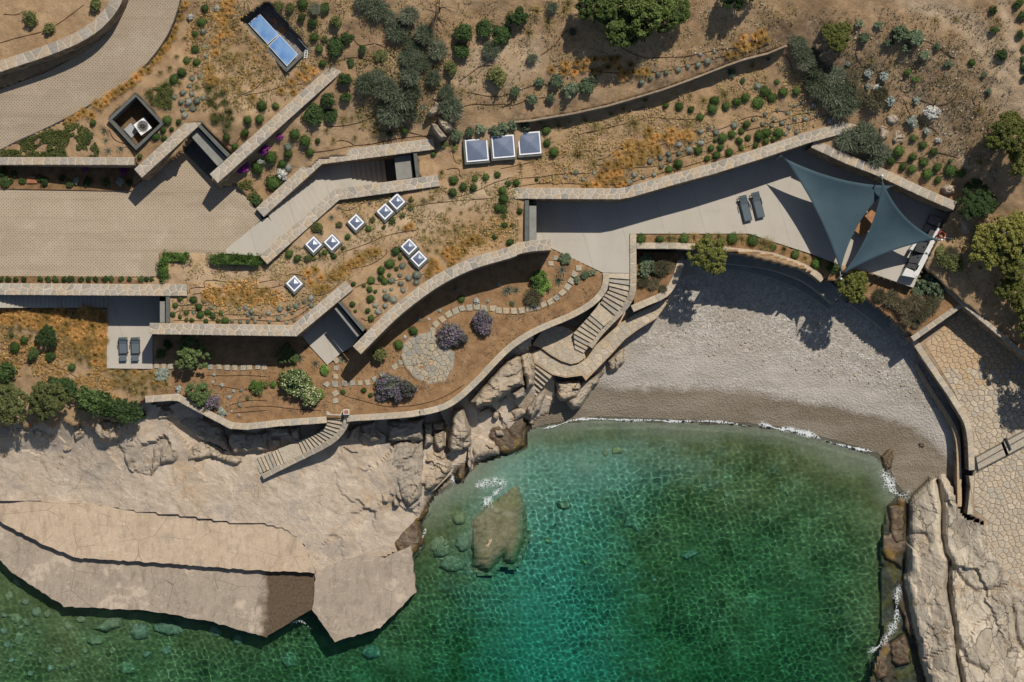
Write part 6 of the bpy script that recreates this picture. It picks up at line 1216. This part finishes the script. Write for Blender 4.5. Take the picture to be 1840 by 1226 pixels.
plant('ball', 'A3', [(1035,790,26),(930,860,30),(882,888,17),(1080,833,17),(1130,815,25),(1197,800,21),(1102,778,18),(1152,773,15),(1125,737,13),(1162,722,24),(1210,705,23),(1248,738,19),(1288,652,21),(1260,690,15),(1295,725,16),(1352,712,23),(1392,695,19),(1388,738,17),(1335,762,18),(1260,775,14),(188,942,13),(80,960,20),(40,965,16),(10,1000,20),(15,1040,22),(10,1095,20),(100,1108,17),(15,1135,14),(20,1180,16),(58,1183,14),(1045,615,20),(1110,570,24),(1180,557,25),(1237,535,25),(1283,512,25),(1345,540,26),(1385,480,23),(238,685,26),(243,750,23),(278,800,29),(865,555,18),(935,560,20),(995,575,16),(1120,530,24)], 18)
plant('agave', 'A3', [(1335,460,34)], 30); plant('agave', 'A4', [(60,310,24),(125,370,18)], 20)
plant('ball', 'A4', [(12,540,22),(45,480,24),(78,513,25),(138,485,25),(207,480,18),(295,490,22),(15,712,22),(55,697,19),(112,697,25),(48,740,18),(88,728,18),(105,430,13),(820,725,19),(870,763,19),(925,797,18),(742,795,29),(815,825,24),(872,853,29),(765,877,23),(812,887,25),(945,878,23),(1015,895,28),(893,915,28),(948,943,19),(1070,910,26),(1012,845,12),(700,845,27),(1125,330,18)], 20)
plant('grey', 'A4', [(42,602),(88,625),(108,578),(160,592),(197,553,14),(240,537),(298,552,15),(272,587),(310,605),(252,625,14),(197,625),(132,645),(170,670,13),(75,657),(150,702),(207,695,13),(30,650),(385,630,18),(5,450,16)], 11)
plant('shag', 'A4', [(225,260,58),(250,320,62),(310,370,66),(330,430,72),(400,400,76),(390,490,76),(440,550,66),(450,450,62),(500,510,52),(280,300,50),(215,225,40),(480,730,66),(560,700,72),(600,760,80),(620,830,58),(520,765,60),(440,735,42),(660,800,45)], 60)
plant('brown_shag', 'A4', [(615,530,72),(500,410,42),(650,490,40),(540,500,45)], 50)
plant('euph', 'A4', [(535,125,32),(635,135,27),(560,200,34),(690,225,36),(750,180,46),(835,200,42),(780,255,36),(880,290,30),(945,245,24),(1005,335,26),(1190,395,20),(1215,480,24),(720,170,26),(800,190,26)], 30)
plant('silver', 'A4', [(580,385,36),(665,400,38),(475,335,18),(630,460,34),(580,458,22),(695,530,42),(835,530,26),(910,590,48),(812,640,38),(890,690,24),(950,738,22)], 30)
plant('bright', 'A4', [(790,380,24),(830,415,20)], 20)
plant('dense', 'A4', [(1235,55,27),(1245,160,24),(1280,290,36),(1370,20,36),(1395,80,32),(1380,180,24),(1398,255,22),(1398,310,20),(1398,360,22),(1400,410,20)], 25); plant('wisp', 'A4', [(1260,110,30),(1040,100,20),(1160,580,26),(1170,850,40),(1100,480,18),(930,110,22),(600,320,26),(700,330,20)], 24)
plant('dense', 'B1', [(x, 297, 19) for x in (-40,5,45,85,130,215,253,292,340,375,428,468,505,552,585,637,680,740,770,800)], 19)
plant('ball', 'B1', [(845,305,14),(947,398,15),(1015,405,18),(920,435,13),(1045,443,20),(907,482,13),(945,495,12),(978,472,14),(1052,485,18),(1090,470,17),(1115,490,17),(1160,475,14),(978,512,12),(1007,512,12),(1082,518,13),(1145,515,12),(1183,515,22),(130,615,24),(80,655,26),(378,758,22),(62,590,15)], 15)
plant('grey', 'D8', [(960,213,14),(1003,205,18),(1042,228,16),(1160,240,16),(1240,213,19),(1300,203,18),(1352,188,19),(1407,162,17),(1452,135,20),(1455,185,18),(1275,250),(1228,275,18),(1322,242),(1103,265),(1018,250),(1050,270),(1335,290),(1285,305),(965,300),(1018,300),(1070,300),(1168,300),(768,198),(715,160),(645,238),(910,295)], 13)
gr = random.Random(12)
def field(kind, t, poly, dmin, r, cnt):
    q = T(t, *poly); xs = [p[0] for p in q]; ys = [p[1] for p in q]; got = []; s = TILES[t][2]
    for _ in range(cnt*40):
        x, y = gr.uniform(min(xs), max(xs)), gr.uniform(min(ys), max(ys))
        if inpoly(np.array([x]), np.array([y]), q)[0] and all(math.dist((x, y), g) > dmin/s for g in got):
            got.append((x, y)); PLANTS.append((kind, x, y, r/s*gr.uniform(.75, 1.2)))
            if len(got) >= cnt: break
field('tuft', 'B1', [(0,460),(300,458),(540,470),(555,760),(480,720),(380,640),(310,560),(180,540),(60,530),(0,520)], 26, 25, 78)
field('wisp', 'B1', [(320,560),(540,600),(550,770),(470,760),(330,690)], 30, 22, 30)
field('wisp', 'B1', [(575,775),(800,775),(880,850),(740,905),(600,860)], 30, 26, 30)
field('tuft', 'B1', [(575,775),(800,775),(830,830),(740,860),(600,840)], 46, 24, 12)
field('tuft', 'D8', [(690,80),(1000,60),(1260,80),(1200,190),(1000,190),(740,160)], 32, 24, 34)
field('wisp', 'B1', [(0,530),(180,545),(170,600),(0,600)], 40, 20, 9)
field('wisp', 'B2', [(930,40),(1250,20),(1300,80),(1050,160),(950,150)], 34, 16, 22)
field('wisp', 'A2', [(1020,1090),(1401,1050),(1401,1226),(1000,1226)], 40, 16, 20)
field('wisp', 'A1', [(980,440),(1401,420),(1401,540),(1240,600),(1110,540)], 60, 14, 12)
plant('agave', 'B1', [(92,720,20),(465,795,22),(518,815,22),(180,775,16),(300,795,18)], 20)
plant('dense', 'B1', [(480,930,88),(590,970,82),(690,990,72),(545,930,60),(640,960,55),(40,790,75),(350,865,65),(300,850,50),(740,1010,36),(180,690,40),(270,700,36),(845,690,30),(880,640,30)], 60)
plant('lavender', 'B1', [(1120,940,52),(1070,970,40)], 45); plant('silver', 'B1', [(1165,995,30),(938,875,24),(845,805,42),(1123,797,12),(1117,838,13),(1165,852,15),(1225,885,12),(1265,880,12),(1203,915,14),(1257,957,12),(1215,990,10),(1255,1010,11),(870,780,26)], 14)
plant('loose', 'B1', [(1355,870,46),(1300,920,16),(1395,850,24)], 40)
plant('cream', 'B2', [(270,830,90),(350,910,78),(240,850,60),(320,870,70)], 80); plant('bright', 'B2', [(65,860,46),(150,850,26),(420,770,30),(390,900,36)], 30); plant('agave', 'B2', [(370,740,30),(395,700,26),(285,710,30),(510,720,26),(1380,350,34),(320,655,22)], 28)
plant('ball', 'B2', [(885,568,23),(807,642,21),(760,217,27),(715,250,23),(715,290,19),(733,308,18),(662,305,21),(793,150,21),(815,183,12),(795,243,11),(757,275,11),(570,322,14),(625,330,12),(655,350,17),(685,362,11),(660,400,18),(565,428,15),(645,462,14),(663,503,18),(580,465,10),(233,165,21),(275,188,21),(420,158,16),(515,135,13),(467,180,14),(540,75,17),(650,33,18),(1310,75,14),(1390,105,21),(1360,15,16),(1135,402,18),(515,890,12),(625,880,14),(660,905,14)], 18)
plant('loose', 'B2', [(335,185,26),(360,190,18),(395,165,16)], 20)
plant('grey', 'B2', [(827,227,14),(860,290,15),(903,275,20),(770,305,17),(900,315,17),(818,320,15),(813,278),(768,350),(733,357),(743,390,17),(780,405,15),(685,433,15),(737,435),(700,467,15),(830,355)], 12)
plant('tuft', 'B2', [(330,265),(370,250),(345,320),(375,350),(400,290),(405,345),(430,340),(455,290),(470,270),(495,275),(510,245),(525,255),(545,225),(565,215),(590,210),(600,180),(615,200),(650,160),(685,155),(1040,165),(1060,150),(1090,140),(1110,150),(1060,180),(1090,195),(1120,170),(1140,110),(1170,110),(1190,90),(1220,90),(965,255),(985,215),(965,270),(1000,210),(1010,245),(1085,215),(1150,150),(1225,110),(870,20),(845,30)], 22)
plant('lavender', 'B2', [(1080,580,72),(1130,610,66),(1060,610,52),(1250,500,66),(1260,550,56),(1225,530,50),(760,850,78),(850,870,74),(800,900,60),(720,900,45)], 70)
plant('silver', 'B2', [(915,505,14),(965,508,12),(1023,462,14),(840,600,11),(1215,412,18),(1275,412,13),(1335,325,14),(1115,352,14),(85,860,10)], 13)
plant('bright', 'B3', [(200,300,62),(215,330,55)], 60); plant('agave', 'B3', [(320,250,34),(300,305,34),(30,360,38),(80,355,32),(440,260,26)], 30); plant('euph', 'B3', [(335,190,34),(60,425,16),(440,275,26),(480,265,24),(400,300,24)], 25); plant('brown_shag', 'B3', [(165,395,48)], 45)
plant('ball', 'B3', [(735,88,25),(833,88,27),(960,85,27),(1078,85,28),(1212,85,30),(1320,95,30)], 26); plant('wisp', 'B3', [(880,90,30),(1010,80,32),(1140,75,30),(1260,90,32),(1385,120,32),(905,85,26),(1160,90,26)], 28)
plant('euph', 'B3', [(760,200,46),(745,260,46),(800,240,48)], 45); plant('brown_shag', 'B3', [(840,240,52),(870,220,44),(800,320,34),(850,350,26),(745,310,30)], 40)
plant('ball', 'B4', [(200,168,29),(310,215,27),(85,130,20)], 25); plant('wisp', 'B4', [(60,120,36),(140,140,30),(250,190,30),(30,110,30)], 30); plant('dense', 'B4', [(395,240,34)], 34)
plant('brown_shag', 'B4', [(640,380,44),(700,400,50),(760,440,52),(820,420,54),(780,500,44),(850,470,56),(900,430,54),(930,400,44),(830,530,30)], 45); plant('euph', 'B4', [(880,310,66),(930,330,56),(850,350,44),(960,370,40),(900,270,40)], 50); plant('loose', 'B4', [(1000,190,62),(1040,230,48),(960,150,40)], 50); plant('brown_shag', 'B4', [(1020,160,50),(950,200,40)], 45)
# hedges are rows of foliage clipped into one body
def hedge(t, line, wid, label):
    q = resample(T(t, *line), 6); z = 9.3; parts = []; rg = np.random.default_rng(len(label))
    cs = []
    for p in q:
        for k in range(3): cs.append(tuple(P(p[0], p[1], z+.55))); cs[-1] = (cs[-1][0]+rg.uniform(-.5, .5)*wid*.8, cs[-1][1]+rg.uniform(-.5, .5)*wid*.8, cs[-1][2]+rg.uniform(-.25, .1))
    me = leaf_mesh('hedge', [clump_leaves(rg, cs, [wid*.3]*len(cs), 60, .085)], ['leaf_hedge']); o = link(bpy.data.objects.new('hedge', me)); tag(o, label, 'hedge')
    wp = [P(p[0], p[1], z+.5) for p in q]; b, _ = ribbon('branch_core', wp, wid*.7, 9.2, 'leaf_hedge'); b.parent = o
hedge('B1', [(858,285),(858,240),(858,200),(868,183),(920,180),(975,182)], .9, 'L shaped clipped hedge at the lower right corner of the paved court')
hedge('B1', [(1105,190),(1200,195),(1300,197),(1355,198)], .95, 'straight clipped hedge below the lower end of the entrance stair')

# make the plants
used = {}
ZC = {}
groups = {}
for i, (kind, px, py, r) in enumerate(PLANTS):
    d = [(px-a[0])**2+(py-a[1])**2 for a in ANCH]; z_ = d.index(min(d)); groups.setdefault((kind, z_), []).append(i)
strip_z = lambda px, py: 9.42 if (py > 296 and py < 343 and px < 240) else (9.36 if (494 < py < 512 and px < 292) else (4.3 if (inpoly(np.array([px]), np.array([py]), T('D2', (815,40),(1118,62),(1080,232),(1040,310),(990,345),(800,432)))[0]) else None))
for (kind, z_), ids in groups.items():
    ids.sort(key=lambda i: PLANTS[i][1]); nm, desc, cat = KIND[kind]; where = ANCH[z_][2]; k = len(ids)
    for j, i in enumerate(ids):
        _, px, py, r = PLANTS[i]; z = strip_z(px, py); z = gz(px, py) if z is None else z
        me = TPL[kind][prng.randrange(len(TPL[kind]))]; o = link(bpy.data.objects.new(nm, me)); s = r*mpp(z)*(1.0 if kind not in ('tuft', 'wisp', 'green_tuft') else 1.15)
        o.location = P(px, py, z-.03); o.rotation_euler = (0, 0, prng.uniform(0, 6.28) if kind not in ('tuft', 'wisp') else prng.uniform(-.6, .6)); q = s*prng.uniform(.84, 1.18); o.scale = (q*prng.uniform(.88, 1.12), q*prng.uniform(.88, 1.12), s*prng.uniform(.8, 1.2))
        if k == 1: lab = f'{desc} {where}'
        elif k <= 30:
            pos = 'leftmost' if j == 0 else 'rightmost' if j == k-1 else f'{ORD[j]} from left'
            lab = f'{desc} {where}, {pos}'
        else: lab = f'{desc} {where}'
        tag(o, lab, cat, f'{desc}s {where}' if k > 1 else None)
# ---------------------------------------------------------------- trees
TR = [('green','B1',1000,690,100,1.0,'rounded light green tree beside the lounging terrace'),('dark','B1',240,600,62,.8,'dark leafy small tree among the golden grasses'),('olive','B1',50,960,120,1.0,'leftmost grey green olive tree on the western cliff'),('olive','B1',245,925,112,1.0,'second olive tree on the cliff above the concrete shelf'),('green','B1',1035,900,72,.75,'small green tree at the bend of the garden wall'),('green','B2',215,690,62,.8,'small green tree in the shade of the bent wall'),('olive','B2',705,690,46,1.2,'small olive tree left of the round stone patio'),
 ('pine','B3',1095,165,112,1.0,'yellow green round tree hanging over the beach wall'),('pine','B4',510,335,92,1.0,'yellow green round tree where both sails meet'),('pine','A4',425,185,88,.7,'round olive green tree at the top of the rosemary thicket'),('pine','A4',1330,700,125,.9,'upper pine at the right picture edge'),('pine','A4',1400,830,95,.9,'pine just below the upper one at the right edge'),('pine','B4',1230,130,125,.85,'left crown of the pine group above the boundary wall'),('pine','B4',1350,60,130,.95,'upper crown of the pine group above the boundary wall'),('pine','B4',1340,190,120,.9,'lower crown of the pine group above the boundary wall'),('pine','B4',1400,430,60,.9,'small pine crown at the right edge above the paved terrace'),
 ('pine','P',1870,575,48,1.0,'pine cut by the right edge beside the paved terrace'),('pine','P',1905,660,52,1.0,'lower pine cut by the right edge beside the paved terrace'),('pine','P',1820,520,30,1.1,'thin pine between the boundary wall and the pine group'),('carob','A3',640,115,125,.8,'front crown of the big bright green tree at the top centre'),('carob','A3',530,0,135,.9,'left crown of the big bright green tree at the top centre'),('carob','A3',760,30,150,.9,'middle crown of the big bright green tree at the top centre'),('carob','A3',880,50,115,.8,'right crown of the big bright green tree at the top centre'),('dark','A3',700,150,90,.7,'shaded lower foliage tree under the top centre crowns'),('dark','A4',1160,1050,110,.6,'dark tree between the sail wall and the pines'),('dark','A3',1250,-60,110,.9,'dark tree cut by the top picture edge')]
for kind, t, x, y, r, hs, lab in TR:
    px, py = T(t, (x, y))[0]; z0 = 5.6 if (t, x) in (('B3', 1095), ('B4', 510)) else gz(px, py); rad = r/TILES[t][2]*mpp(z0+3); cr, tr = TREE[kind][prng.randrange(len(TREE[kind]))]
    h = 1.3*rad*hs; root = empty('tree', P(px, py, z0+h)); root.location.z = z0-.1; tag(root, lab, 'tree'); root.scale = (rad, rad, rad*hs*1.05); root.rotation_euler = (0, 0, prng.uniform(0, 6.28))
    for nm, me in (('crown', cr), ('trunk', tr)): o = link(bpy.data.objects.new(nm, me)); o.parent = root
# bare branching tree at the top
bt = empty('bare_tree', P(790, 20, gz(790, 20))); tag(bt, 'dead bare branching shrub at the top of the slope', 'tree'); mb = MB(); rr_ = random.Random(3)
mb.tube([(0, 0, 0), (.05, .1, .6), (0, .2, 1.2)], [.06, .05, .03], 6); mb.build('trunk', 'bark', bt)
for k in range(16):
    a = rr_.uniform(0, 6.28); p = Vector((0, .15, rr_.uniform(.4, 1.2))); pts = [p]
    for q in range(4): p = p+Vector((math.cos(a), math.sin(a), .25))*rr_.uniform(.3, .5); a += rr_.uniform(-.5, .5); pts.append(p)
    MB().tube(pts, [.03, .024, .018, .012, .006], 4).build('branch', 'bark', bt)

# low green ground cover beside the driveway (uncountable)
def cover(t, poly, n, label, seed, mat='grass_green', size=.13):
    q = T(t, *poly); rg = np.random.default_rng(seed); xs = [p[0] for p in q]; ys = [p[1] for p in q]; X = rg.uniform(min(xs), max(xs), n*3); Y = rg.uniform(min(ys), max(ys), n*3)
    m = inpoly(X, Y, q) & (fbm(X, Y, 22, seed+5) > -.12); X = X[m][:n]; Y = Y[m][:n]; c = np.array([tuple(P(x, y, gz(x, y)+rg.uniform(.02, .16))) for x, y in zip(X, Y)])
    nr = unit(rg.normal(size=c.shape)*.7+np.array([0, 0, 1])); ax = unit(np.cross(nr, rg.normal(size=c.shape))); s = size*rg.uniform(.6, 1.3, len(c))
    o = link(bpy.data.objects.new('ground_cover', leaf_mesh('ground_cover', [(c, ax, s*.5, s*1.3, nr, 0)], [mat]))); tag(o, label, 'ground cover', kind='stuff')
cover('A1', [(0,790),(80,750),(230,690),(340,640),(420,650),(470,680),(520,790),(515,822),(0,822)], 7000, 'low green ground cover in the wedge beside the driveway', 1)
cover('A1', [(770,470),(900,430),(900,570),(790,550)], 1500, 'low green ground cover right of the light well', 2)
cover('A1', [(1290,940),(1380,1050),(1340,1080),(1240,970)], 900, 'low weeds in the corner bed beside the court', 3)
cover('P', [(1420,60),(1800,60),(1790,330),(1600,190),(1480,140)], 1500, 'dry scattered litter on the right slope', 4, 'grass_olive', .12)
cover('P', [(640,100),(790,60),(830,200),(720,240),(640,230)], 2500, 'dry grass litter between the shaggy shrubs', 5, 'grass_olive', .14)
cover('P', [(1700,400),(1840,380),(1840,600),(1740,530)], 1500, 'dry needle litter under the pines', 6, 'grass_olive', .13)
cover('P', [(600,330),(940,300),(930,440),(780,440),(640,480)], 5000, 'thin dry grass on the roof garden', 7, 'grass_olive', .12)
cover('P', [(340,470),(620,430),(700,420),(640,500),(540,570),(320,570)], 4000, 'thin dry grass above the bent wall', 8, 'grass_olive', .12)
cover('P', [(960,250),(1400,110),(1560,190),(1380,260),(1130,330),(960,330)], 6000, 'thin dry grass along the terrace wall', 9, 'grass_olive', .12)
cover('P', [(350,0),(640,0),(620,110),(480,200),(330,200)], 5000, 'thin dry grass around the solar pit', 10, 'grass_olive', .12)
cover('P', [(640,0),(1440,0),(1420,80),(1000,180),(820,210),(660,120)], 5000, 'dry litter over the upper slope', 11, 'grass_olive', .12)
cover('P', [(340,20),(440,20),(500,140),(420,180),(330,120)], 1400, 'golden straw left of the solar pit', 15, 'grass_gold', .13)
cover('P', [(960,290),(1120,220),(1200,250),(1130,330),(960,330)], 1100, 'golden straw above the bend of the terrace wall', 16, 'grass_gold', .13)
cover('P', [(340,510),(480,500),(520,540),(400,560)], 900, 'golden straw left of the lone skylight', 17, 'grass_gold', .13)
cover('P', [(800,420),(880,390),(930,400),(900,440),(800,470)], 700, 'golden straw above the curved wall', 18, 'grass_gold', .13)
cover('P', [(0,560),(190,560),(190,680),(260,700),(180,740),(0,660)], 5000, 'dry straw among the golden grasses', 12, 'grass_gold', .13)
cover('P', [(380,640),(620,660),(900,560),(1080,500),(1080,530),(900,640),(720,735),(400,740),(330,700)], 3500, 'fallen leaves and mulch in the lower garden', 13, 'leaf_brownshag', .10)
cover('P', [(1440,20),(1840,0),(1840,260),(1700,330),(1560,200)], 4000, 'dry litter over the right slope', 14, 'leaf_brownshag', .11)

# ---------------------------------------------------------------- drip hoses
HOSE = [('A1', [(0,225),(120,190),(240,165),(330,110),(440,25)], 'in the bed above the driveway wall'), ('A1', [(20,75),(90,80),(120,60)], 'at the far upper left corner'), ('A1', [(570,680),(600,740),(680,760),(720,800)], 'below the light well'), ('A1', [(1000,480),(1040,465),(1110,450),(1200,420)], 'above the garage canopy'), ('A1', [(1210,550),(1260,500),(1340,470),(1390,410)], 'between garage and solar pit'), ('A1', [(1170,680),(1190,750),(1230,770),(1250,730),(1290,690)], 'beside the longer diagonal wall'),
 ('A2', [(570,205),(600,245),(680,225),(740,250),(790,310)], 'right of the dark bushes near the solar pit'), ('A2', [(480,330),(520,305),(600,300),(680,330)], 'at the upper end of the long diagonal wall'), ('A2', [(430,665),(540,660),(640,630),(700,600)], 'below the shaggy shrubs'), ('A2', [(350,800),(450,790),(560,765),(680,755),(800,725),(980,710)], 'along the upper side of the stair wall'), ('A2', [(450,760),(490,735),(540,740),(570,760)], 'looping above the bend of the stair wall'), ('A2', [(700,690),(780,690),(850,690),(960,720)], 'above the right end of the stair wall'), ('A2', [(0,500),(120,480),(200,450),(300,440)], 'left of the long diagonal wall'), ('A2', [(1120,430),(1180,390),(1240,340),(1300,345)], 'crossing the bare pale soil patch'), ('A2', [(1150,480),(1220,495),(1300,510),(1380,500)], 'below the loose olive bush'), ('A2', [(1140,560),(1200,545),(1300,550),(1400,545)], 'just above the dry stone wall'), ('A2', [(1090,800),(1100,850),(1130,860)], 'left of the large skylights'), ('A2', [(1060,890),(1100,880),(1130,890),(1125,920)], 'curling below the first large skylight'), ('A2', [(1010,980),(1100,1040),(1200,1010),(1300,960),(1401,930)], 'below the large skylights'), ('A2', [(490,1090),(540,1110),(580,1090),(620,1060),(700,1050)], 'below the bend of the lower stair wall'), ('A2', [(850,1090),(950,1070),(1050,1060),(1150,1050),(1300,1040)], 'right of the upper skylight pair'),
 ('A3', [(210,290),(270,250),(320,190),(350,160)], 'left of the big tree'), ('A3', [(0,505),(80,480),(180,445),(260,440),(330,450)], 'among the blue green rosette shrubs'), ('A3', [(0,560),(80,550),(150,520),(240,510)], 'below the rosette shrubs'), ('A3', [(270,350),(340,340),(420,370),(520,380),(640,385),(740,385),(860,375),(980,345),(1100,310),(1190,290),(1300,275),(1401,235)], 'along the grasses above the dry stone wall'), ('A3', [(630,250),(750,310),(850,300),(960,300),(1100,270),(1200,250),(1300,255)], 'below the shadow of the big tree'), ('A3', [(450,700),(600,660),(700,640),(780,610),(900,625),(1030,630),(1080,600),(1120,560)], 'right of the large skylights'), ('A3', [(320,770),(370,720),(460,690),(560,680),(620,640),(660,590),(760,560)], 'beside the third large skylight'), ('A3', [(490,840),(560,830),(620,770),(740,780),(850,760),(900,730),(990,690),(1100,690),(1180,670),(1250,630),(1330,605),(1401,620)], 'through the golden grasses above the terrace wall'), ('A3', [(440,880),(540,860),(640,870),(760,860),(900,800),(1000,790),(1100,740),(1200,720),(1300,680),(1401,660)], 'second line above the terrace wall'), ('A3', [(40,950),(100,935),(200,930),(330,910),(480,910),(600,890),(700,880),(860,870),(950,820),(1040,800)], 'third line above the terrace wall'), ('A3', [(60,985),(200,960),(350,960),(500,975),(660,965),(800,920),(950,880),(1080,840),(1190,820),(1290,770),(1401,730)], 'lowest line along the terrace wall'), ('A3', [(0,885),(80,870),(160,850)], 'left of the terrace wall'),
 ('A4', [(40,600),(110,580),(160,590),(220,550),(270,520)], 'upper line among the cushions near the rosemary thicket'), ('A4', [(30,650),(120,640),(200,600),(290,590)], 'middle line among the cushions near the thicket'), ('A4', [(0,690),(120,660),(250,640),(380,600)], 'lower line among the cushions near the thicket'), ('A4', [(520,250),(520,300),(560,360),(620,370)], 'below the round olive green tree'), ('A4', [(770,520),(800,600),(850,650),(920,670),(955,700)], 'beside the silver shrubs on the right slope'), ('A4', [(850,520),(940,560),(1020,540),(1060,480),(1100,470)], 'curving across the right slope'), ('A4', [(880,210),(960,250),(1010,290),(1040,310)], 'near the rosette shrubs on the right slope'), ('A4', [(700,850),(770,855),(860,830),(900,800),(960,800),(1060,830)], 'among the round shrubs behind the sail wall'), ('A4', [(860,910),(940,920),(1000,900)], 'lowest among the shrubs behind the sail wall'), ('A4', [(1130,500),(1140,560),(1180,540),(1210,500)], 'looping at the right of the slope'), ('A4', [(130,280),(170,310),(190,380),(210,420)], 'left of the rosemary thicket'),
 ('D8', [(500,150),(500,190),(620,185),(760,185),(860,195),(1000,200),(1100,185)], 'first line above the bent wall'), ('D8', [(505,250),(540,220),(680,225),(800,240),(920,255),(1040,250),(1150,265),(1260,250),(1360,220),(1420,190),(1500,150)], 'second line above the bent wall'), ('D8', [(510,290),(600,290),(720,295),(850,290),(960,285),(1100,290),(1250,300),(1340,280),(1450,200)], 'lowest line above the bent wall'), ('D8', [(620,105),(610,70),(700,60),(800,75),(900,60),(1010,65),(1150,75),(1260,45)], 'looping left of the lone skylight'), ('D8', [(720,60),(710,20),(760,12),(860,25),(980,35),(1100,30),(1200,10)], 'topmost loop left of the lone skylight'), ('D8', [(640,110),(760,95),(870,95),(960,110),(1060,130),(1160,130),(1260,90)], 'below the loops near the lone skylight'),
 ('B1', [(0,660),(90,680),(170,685),(210,710),(300,760),(350,780),(430,830)], 'across the grassy slope'), ('B1', [(100,740),(200,740),(260,765),(330,800)], 'above the second olive tree'), ('B1', [(1080,800),(1180,805),(1290,800),(1401,810)], 'first line in the western garden bed'), ('B1', [(1110,850),(1250,875),(1330,880)], 'second line in the western garden bed'), ('B1', [(1200,960),(1300,930),(1401,935)], 'third line in the western garden bed'), ('B1', [(1215,1000),(1330,990),(1401,985)], 'lowest line in the western garden bed'),
 ('B2', [(0,970),(120,960),(260,980),(400,985)], 'left of the shelf stair'), ('B2', [(500,880),(520,910),(600,930),(700,960),(800,970),(950,950),(1060,910),(1150,850)], 'along the winding garden wall'), ('B2', [(300,370),(400,390),(480,340),(510,280),(560,240),(640,230),(700,200),(750,160),(740,140)], 'winding right of the lone skylight'), ('B2', [(610,500),(640,520),(700,490)], 'at the lower end of the curved wall'), ('B2', [(580,340),(650,310),(700,330),(800,300),(880,290),(940,270)], 'among the shrubs above the curved wall'), ('B2', [(280,200),(400,190),(500,160),(620,120),(760,60),(900,40)], 'below the small skylights'), ('B2', [(220,280),(250,265),(320,285)], 'curling over the lone skylight')]
for t, pts, where in HOSE:
    q = resample(smooth_line(T(t, *pts), 2), 7); w_ = [P(x, y, gz(x, y)+.03) for x, y in q]; o = MB().tube(w_, .022, 4).build('drip_hose', 'hose_rubber'); tag(o, 'brown drip hose '+where, 'hose', 'drip hoses on the planted slopes')
# loose stones on the dry slopes, too small to pick apart
def rubble(polys, n, label, seed, rmin=.03, rmax=.12, mat='pale_stone'):
    rg = random.Random(seed); v = []; f = []
    for poly, k in polys:
        xs = [p[0] for p in poly]; ys = [p[1] for p in poly]; c_ = 0
        while c_ < k:
            x, y = rg.uniform(min(xs), max(xs)), rg.uniform(min(ys), max(ys))
            if not inpoly(np.array([x]), np.array([y]), poly)[0]: continue
            c_ += 1; r = rmin+(rmax-rmin)*rg.random()**4; c = P(x, y, gz(x, y)); i = len(v); a0 = rg.uniform(0, 6)
            for q in range(5): a = a0+q*1.2566; rr = r*rg.uniform(.7, 1.3); v.append((c.x+rr*math.cos(a), c.y+rr*math.sin(a), c.z-.02)); 
            for q in range(5): a = a0+q*1.2566; rr = r*rg.uniform(.4, .8); v.append((c.x+rr*math.cos(a), c.y+rr*math.sin(a), c.z+r*rg.uniform(.4, .8)))
            f += [(i+q, i+(q+1) % 5, i+5+(q+1) % 5, i+5+q) for q in range(5)]+[(i+5, i+6, i+7, i+8, i+9)]
    o = mesh_obj('loose_stones', v, f, mat); tag(o, label, 'stones', kind='stuff')
rubble([(T('P', (1430,20),(1640,60),(1760,90),(1800,330),(1740,290),(1600,160)), 500), (T('P', (640,60),(1400,0),(1400,90),(800,200)), 400)], 0, 'loose small stones scattered over the dry upper slope', 1)
rubble([(T('P', (1230,520),(1420,530),(1560,600),(1640,700),(1500,680),(1250,640),(1180,620)), 800), (T('P', (1700,600),(1690,740),(1600,720)), 60)], 0, 'larger loose pebbles on the upper beach', 2, .03, .14)
rubble([(T('P', (350,690),(600,700),(600,740),(380,735)), 60), (T('P', (700,740),(900,640),(1050,520),(1070,540),(900,660)), 120)], 0, 'small clods on the garden soil', 3, .02, .06, 'sand_stone')
